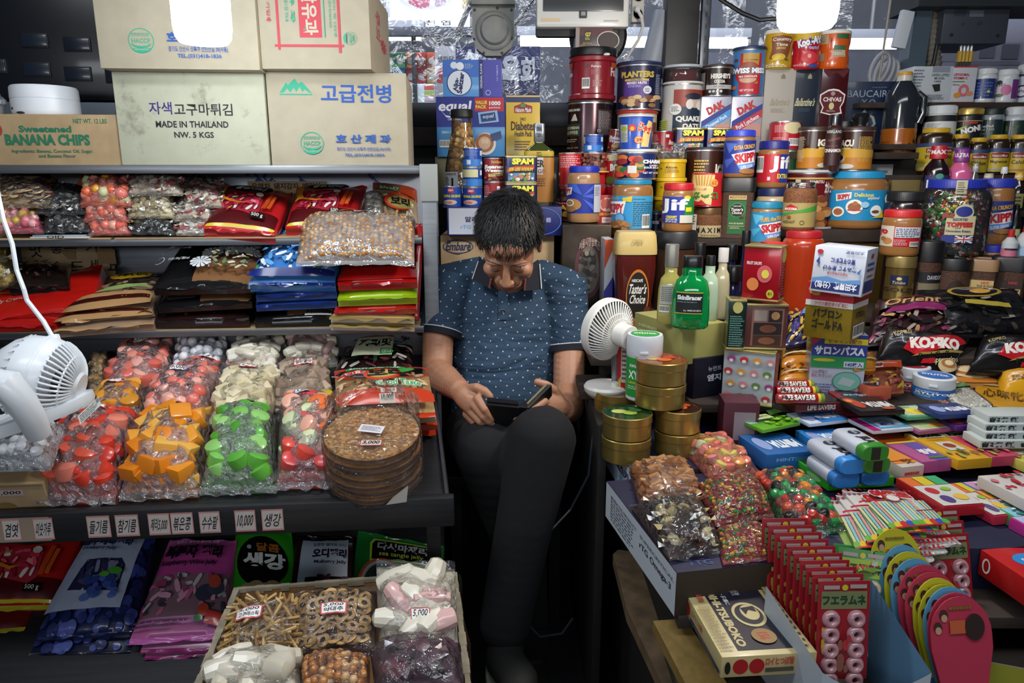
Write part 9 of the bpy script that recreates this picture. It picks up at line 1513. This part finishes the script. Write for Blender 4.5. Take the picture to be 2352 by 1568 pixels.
# hips, legs and feet inside the trousers
LEG=[[(A_(1225,990,1.96),.08),(A_(1246,1010,1.53),.06),(A_(1205,1200,1.5),.05),(A_(1160,1430,1.5),.036)],[(A_(1100,990,1.96),.08),(A_(1118,1035,1.6),.06),(A_(1195,1250,1.68),.05),(A_(1215,1480,1.74),.036)]]
for l in LEG:chain(b,[(p,r) for p,r in l],9)
chain(b,[(A_(1162,985,1.98),(.13,.09,.07)),(A_(1162,950,1.98),(.12,.085,.07))])
SKm,nt,pb=base('skin');pb.inputs['Base Color'].default_value=lin('#a8785c');pb.inputs['Roughness'].default_value=.5;pb.inputs['Subsurface Weight'].default_value=.12;pb.inputs['Subsurface Radius'].default_value=(.012,.005,.003);pb.inputs['Subsurface Scale'].default_value=.5
tc=node(nt,'ShaderNodeTexCoord');n1=node(nt,'ShaderNodeTexNoise');n1.inputs['Scale'].default_value=35;n1.inputs['Detail'].default_value=5;cr_=node(nt,'ShaderNodeMix');cr_.data_type='RGBA';cr_.inputs[6].default_value=lin('#9c6a50');cr_.inputs[7].default_value=lin('#b58568')
nt.links.new(tc.outputs['Object'],n1.inputs['Vector']);nt.links.new(n1.outputs[0],cr_.inputs[0]);nt.links.new(cr_.outputs[2],pb.inputs['Base Color']);bp2=node(nt,'ShaderNodeBump');bp2.inputs['Strength'].default_value=.15;bp2.inputs['Distance'].default_value=.002;nt.links.new(n1.outputs[0],bp2.inputs['Height']);nt.links.new(bp2.outputs[0],pb.inputs['Normal'])
LIP=M('#8a5048',.45);body=skin_mesh(b,.0026,'body',[SKm,LIP],3)
lc_=Hp(0,-.094,-.0705);Hi=HX.inverted()
for p in body.data.polygons:
    if (p.center-lc_).length<.03:
        q=Hi @ p.center
        if abs(q.x)<.021 and -.0805<q.z<-.0615 and q.y<-.086:p.material_index=1
HR=M('#070606',.55)
for s in (-1,1):
    mb=MB();vs=[];rr=random.Random(s+4)
    for i in range(60):
        t_=i/59;x=s*(.012+.036*t_);y=-.0905+.012*t_**2;z=.013+.006*math.sin(t_*2.4);p=V((x,y,z+rr.uniform(-.003,.003)));mb.add([HX @ p,HX @ (p+V((s*.001,-.001,.0008))),HX @ (p+V((s*.008,.0005,.003*(.6-t_))))],[(0,1,2)],HR)
    mb.build('eyebrow',pe)
    mb=MB();mb.tube([HX @ V((s*(.017+.026*i/6),-.0868+.0045*abs(i/3-1)**2,-.0135-.001*math.sin(i/6*PI))) for i in range(7)],[.0004,.001,.0012,.0013,.0013,.001,.0005],M('#120c0a',.4),6);mb.build('eyelashes',pe)
# hair
mb=MB();rr=random.Random(12)
def hl(y):return .062 if y<-.058 else (.062-(y+.058)*1.05)
def scalp(a,e):
    d=V((math.cos(e)*math.cos(a),math.cos(e)*math.sin(a),math.sin(e)));return V((0,.012,.03))+V((d.x*.0755,d.y*.0955,d.z*.0875)),d
def inside(p):return p.z>hl(p.y)+(.012 if abs(p.x)>.055 and p.y<-.02 else 0) and p.z>-.06
vs,fs,ok=[],[],[];na,ne=56,30
for j in range(ne+1):
    for i in range(na):
        p,d=scalp(2*PI*i/na,-PI/3+(PI/2+PI/3)*j/ne);ok.append(inside(p));vs.append(HX @ (p+d*.008))
for j in range(ne):
    for i in range(na):
        q=(j*na+i,j*na+(i+1) % na,(j+1)*na+(i+1) % na,(j+1)*na+i)
        if all(ok[k] for k in q):fs.append(q)
mb.add(vs,fs,HR)
cn=0
while cn<6500:
    a,e=rr.uniform(0,2*PI),math.asin(rr.uniform(-.75,1));p,d=scalp(a,e)
    if not inside(p):continue
    cn+=1;cr0=V((.01,.05,.115));fl_=(p-cr0);fl_ -=d*fl_.dot(d);fl_=fl_.normalized() if fl_.length>1e-4 else V((0,-1,0))
    L=rr.uniform(.022,.04) if p.z>.05 else rr.uniform(.01,.02);out=rr.uniform(.25,.55) if p.z>.06 else rr.uniform(.1,.3);sw=V((rr.uniform(-.3,.3),rr.uniform(-.2,.2),0))
    r0=p+d*.006;t1=(fl_+d*out+sw).normalized();t2=(fl_-d*.12+sw*.6).normalized();m_=r0+t1*L*.55;e_=m_+t2*L*.5;w_=d.cross(fl_).normalized()*rr.uniform(.0009,.0017)
    mb.add([HX @ q for q in (r0-w_,r0+w_,m_+w_*.8,m_-w_*.8,e_)],[(0,1,2,3),(3,2,4)],HR)
mb.build('hair',pe,0)
# polo shirt
sm,nt,pb=base('dotted_jersey');pb.inputs['Roughness'].default_value=.85
tc=node(nt,'ShaderNodeTexCoord');ds=[]
for off in (0,.5):
    mp=node(nt,'ShaderNodeMapping');mp.inputs['Scale'].default_value=(33,0,33);mp.inputs['Location'].default_value=(off,0,off);mp.inputs['Rotation'].default_value=(0,.12,0)
    f=node(nt,'ShaderNodeVectorMath',operation='FRACTION');sb=node(nt,'ShaderNodeVectorMath',operation='SUBTRACT');sb.inputs[1].default_value=(.5,0,.5);ln=node(nt,'ShaderNodeVectorMath',operation='LENGTH')
    nt.links.new(tc.outputs['Object'],mp.inputs[0]);nt.links.new(mp.outputs[0],f.inputs[0]);nt.links.new(f.outputs[0],sb.inputs[0]);nt.links.new(sb.outputs[0],ln.inputs[0]);ds.append(ln)
mn=node(nt,'ShaderNodeMath',operation='MINIMUM');nt.links.new(ds[0].outputs['Value'],mn.inputs[0]);nt.links.new(ds[1].outputs['Value'],mn.inputs[1]);lt=node(nt,'ShaderNodeMath',operation='LESS_THAN');lt.inputs[1].default_value=.062;nt.links.new(mn.outputs[0],lt.inputs[0])
n1=node(nt,'ShaderNodeTexNoise');n1.inputs['Scale'].default_value=260;n1.inputs['Detail'].default_value=3;nt.links.new(tc.outputs['Object'],n1.inputs['Vector'])
c1=node(nt,'ShaderNodeMix');c1.data_type='RGBA';c1.inputs[6].default_value=lin('#1f3348');c1.inputs[7].default_value=lin('#2f4a63');nt.links.new(n1.outputs[0],c1.inputs[0]);c2=node(nt,'ShaderNodeMix');c2.data_type='RGBA';c2.inputs[7].default_value=lin('#b8bcc0');nt.links.new(lt.outputs[0],c2.inputs[0]);nt.links.new(c1.outputs[2],c2.inputs[6]);nt.links.new(c2.outputs[2],pb.inputs['Base Color'])
n2=node(nt,'ShaderNodeTexNoise');n2.inputs['Scale'].default_value=7;n2.inputs['Detail'].default_value=2;n2.inputs['Distortion'].default_value=1.2;mp=node(nt,'ShaderNodeMapping');mp.inputs['Rotation'].default_value=(0,.7,0);mp.inputs['Scale'].default_value=(.5,1,2);nt.links.new(tc.outputs['Object'],mp.inputs[0]);nt.links.new(mp.outputs[0],n2.inputs['Vector']);bp3=node(nt,'ShaderNodeBump');bp3.inputs['Strength'].default_value=.7;bp3.inputs['Distance'].default_value=.03;nt.links.new(n2.outputs[0],bp3.inputs['Height']);nt.links.new(bp3.outputs[0],pb.inputs['Normal'])
b=MB()
chain(b,[(A_(1170,625,2.02),(.075,.07,.03)),(A_(1166,650,2.03),(.13,.08,.045)),(A_(1165,720,2.02),(.168,.115,.07)),(A_(1160,860,1.99),(.155,.125,.08)),(A_(1156,965,1.96),(.155,.125,.05))],7)
chain(b,[(A_(1100,625,2.03),.045),(SL_+V((0,.02,-.005)),.066)],6);chain(b,[(A_(1245,632,2.03),.045),(SR_+V((0,.02,-.005)),.066)],6)
def sleeve(S_,E,r0,r1):b.tube([S_+(E-S_)*i/6 for i in range(-1,7)],[r0+(r1-r0)*i/6 for i in range(-1,7)],g_,24)
EL,ER=A_(1010,768,1.94),A_(1306,800,1.95)
sleeve(SL_,EL,.066,.062);sleeve(SR_,ER,.066,.06)
skin_mesh(b,.006,'polo_shirt',[sm],6)
NVY=M('#0b0f1c',.8);WHT_=M('#c9ccd0',.7)
for E,S_,r in ((EL,SL_,.0625),(ER,SR_,.0605)):
    mb=MB();d=(E-S_).normalized();mb.tube([E-d*.012,E-d*.009],r+.001,WHT_,28);mb.tube([E-d*.0095,E+d*.008],r+.0012,NVY,28);mb.build('sleeve_band',pe)
for s,P in ((-1,[(1100,588),(1098,600),(1082,640),(1124,662),(1128,640),(1112,600)]),(1,[(1236,596),(1240,606),(1246,664),(1204,668),(1206,640),(1222,606)])):
    Yc=[1.99,1.97,1.915,1.90,1.885,1.95];f=[A_(u,v,y) for (u,v),y in zip(P,Yc)];mb=MB();n=6;k_=[p+V((0,.006,0)) for p in f];fc=[tuple(range(n)),tuple(range(n,2*n))[::-1]] if s>0 else [tuple(range(n))[::-1],tuple(range(n,2*n))]
    mb.add([*f,*k_],fc+[(i,n+i,n+(i+1) % n,(i+1) % n) for i in range(n)],NVY);mb.tube([f[1]*.96+f[5]*.04-V((0,.003,0)),f[2]*.94+f[4]*.06-V((0,.003,0))],.0017,WHT_,6);mb.tube([f[4]-V((0,.002,0)),f[3]*.9+f[4]*.1-V((0,.002,0))],.0028,M('#a85a5c',.7),6);mb.build('collar',pe)
mb=MB();fY=lambda v:1.885-.0*v
vs=[A_(u,v,y) for v,y in ((668,1.888),(700,1.876),(735,1.873)) for u in (1144,1166)];mb.add(vs,[(0,2,3,1),(2,4,5,3)],sm);mb.add([q+V((-.002,.003,-.003)) for q in vs],[(0,2,3,1),(2,4,5,3)],NVY);mb.build('placket',pe)
for v,y in ((714,1.87),):mb=MB();mb.lathe([(.0055,0),(.0055,.002),(.004,.003),(.0001,.0022)],M('#15171c',.3,coat=.4),16,Matrix.Translation(A_(1155,v,y)) @ Matrix.Rotation(PI/2,4,'X'));mb.build('button',pe)
# trousers and shoes
b=MB()
for l,e in zip(LEG,(.062,.058)):chain(b,[(l[0][0],.1),(l[1][0],.078),(l[2][0],.068),(l[3][0],e)],9)
chain(b,[(A_(1162,990,1.98),(.165,.12,.08)),(A_(1160,970,1.97),(.16,.12,.05))])
skin_mesh(b,.008,'trousers',[M('#06060b',.9,var=.2,bump=.5,bscale=12)],5)
for P,lab in (([(1165,1470,1.5),(1158,1515,1.46),(1190,1560,1.36)],1),([(1218,1500,1.74),(1222,1545,1.7),(1232,1590,1.6)],2)):
    b=MB();chain(b,[(A_(*P[0]),(.042,.045,.045)),(A_(*P[1]),(.045,.05,.042)),(A_(*P[2]),(.045,.06,.03))],6);o=skin_mesh(b,.006,'shoe',[M('#121412',.7)],4)
    mb=MB();c=A_(*P[1])-V((0,0,.036));mb.lathe([(.9,-.008),(1,-.004),(1,.008),(.94,.012)],M('#7d8078',.6),24,Matrix.Translation(c) @ Matrix.Rotation(.35,4,'X') @ Matrix.Diagonal((.044,.085,1,1)));mb.build('shoe_sole',pe)
# stool and phone case
t=thing('stool','low black stool under the seated person','stool',(A_(1162,990,1.98).x,2.0,0));zs_=A_(1162,990,1.98).z-.085
mb=MB();mb.box((-.17,-.15,zs_-.04),(.17,.14,zs_),BLACK,.01);mb.build('seat',t)
for x in (-.14,.14):
    for y in (-.12,.11):mb=MB();mb.box((x-.015,y-.015,0),(x+.015,y+.015,zs_-.04),BLACK);mb.build('leg',t)
pc=thing('phone_case','open black folding phone case held in both hands','phone case',A_(1190,935,1.6));LB_=M('#0c0c0f',.45,coat=.15);o_=pc.location
def panel(name,P,th,m):
    P=[A_(*p)-o_ for p in P];n_=(P[1]-P[0]).cross(P[3]-P[0]).normalized();mb=MB();f=P;k_=[p-n_*th for p in P];mb.add([*f,*k_],[(0,1,2,3),(7,6,5,4)]+[(i,4+i,4+(i+1) % 4,(i+1) % 4) for i in range(4)],m);return mb.build(name,pc)
panel('cover',[(1118,925,1.575),(1193,932,1.57),(1198,985,1.6),(1126,982,1.605)],.007,LB_);panel('phone',[(1120,916,1.587),(1190,924,1.582),(1191,932,1.572),(1119,925,1.577)],.006,M('#17181b',.25,coat=.5))
panel('spine',[(1193,932,1.57),(1210,934,1.57),(1214,984,1.6),(1198,985,1.6)],.004,LB_);panel('flap',[(1210,934,1.57),(1263,882,1.6),(1264,905,1.61),(1214,970,1.6)],.006,LB_);panel('card_pocket',[(1211,927,1.578),(1256,882,1.604),(1260,884,1.601),(1213,931,1.574)],.005,M('#6f6448',.6))
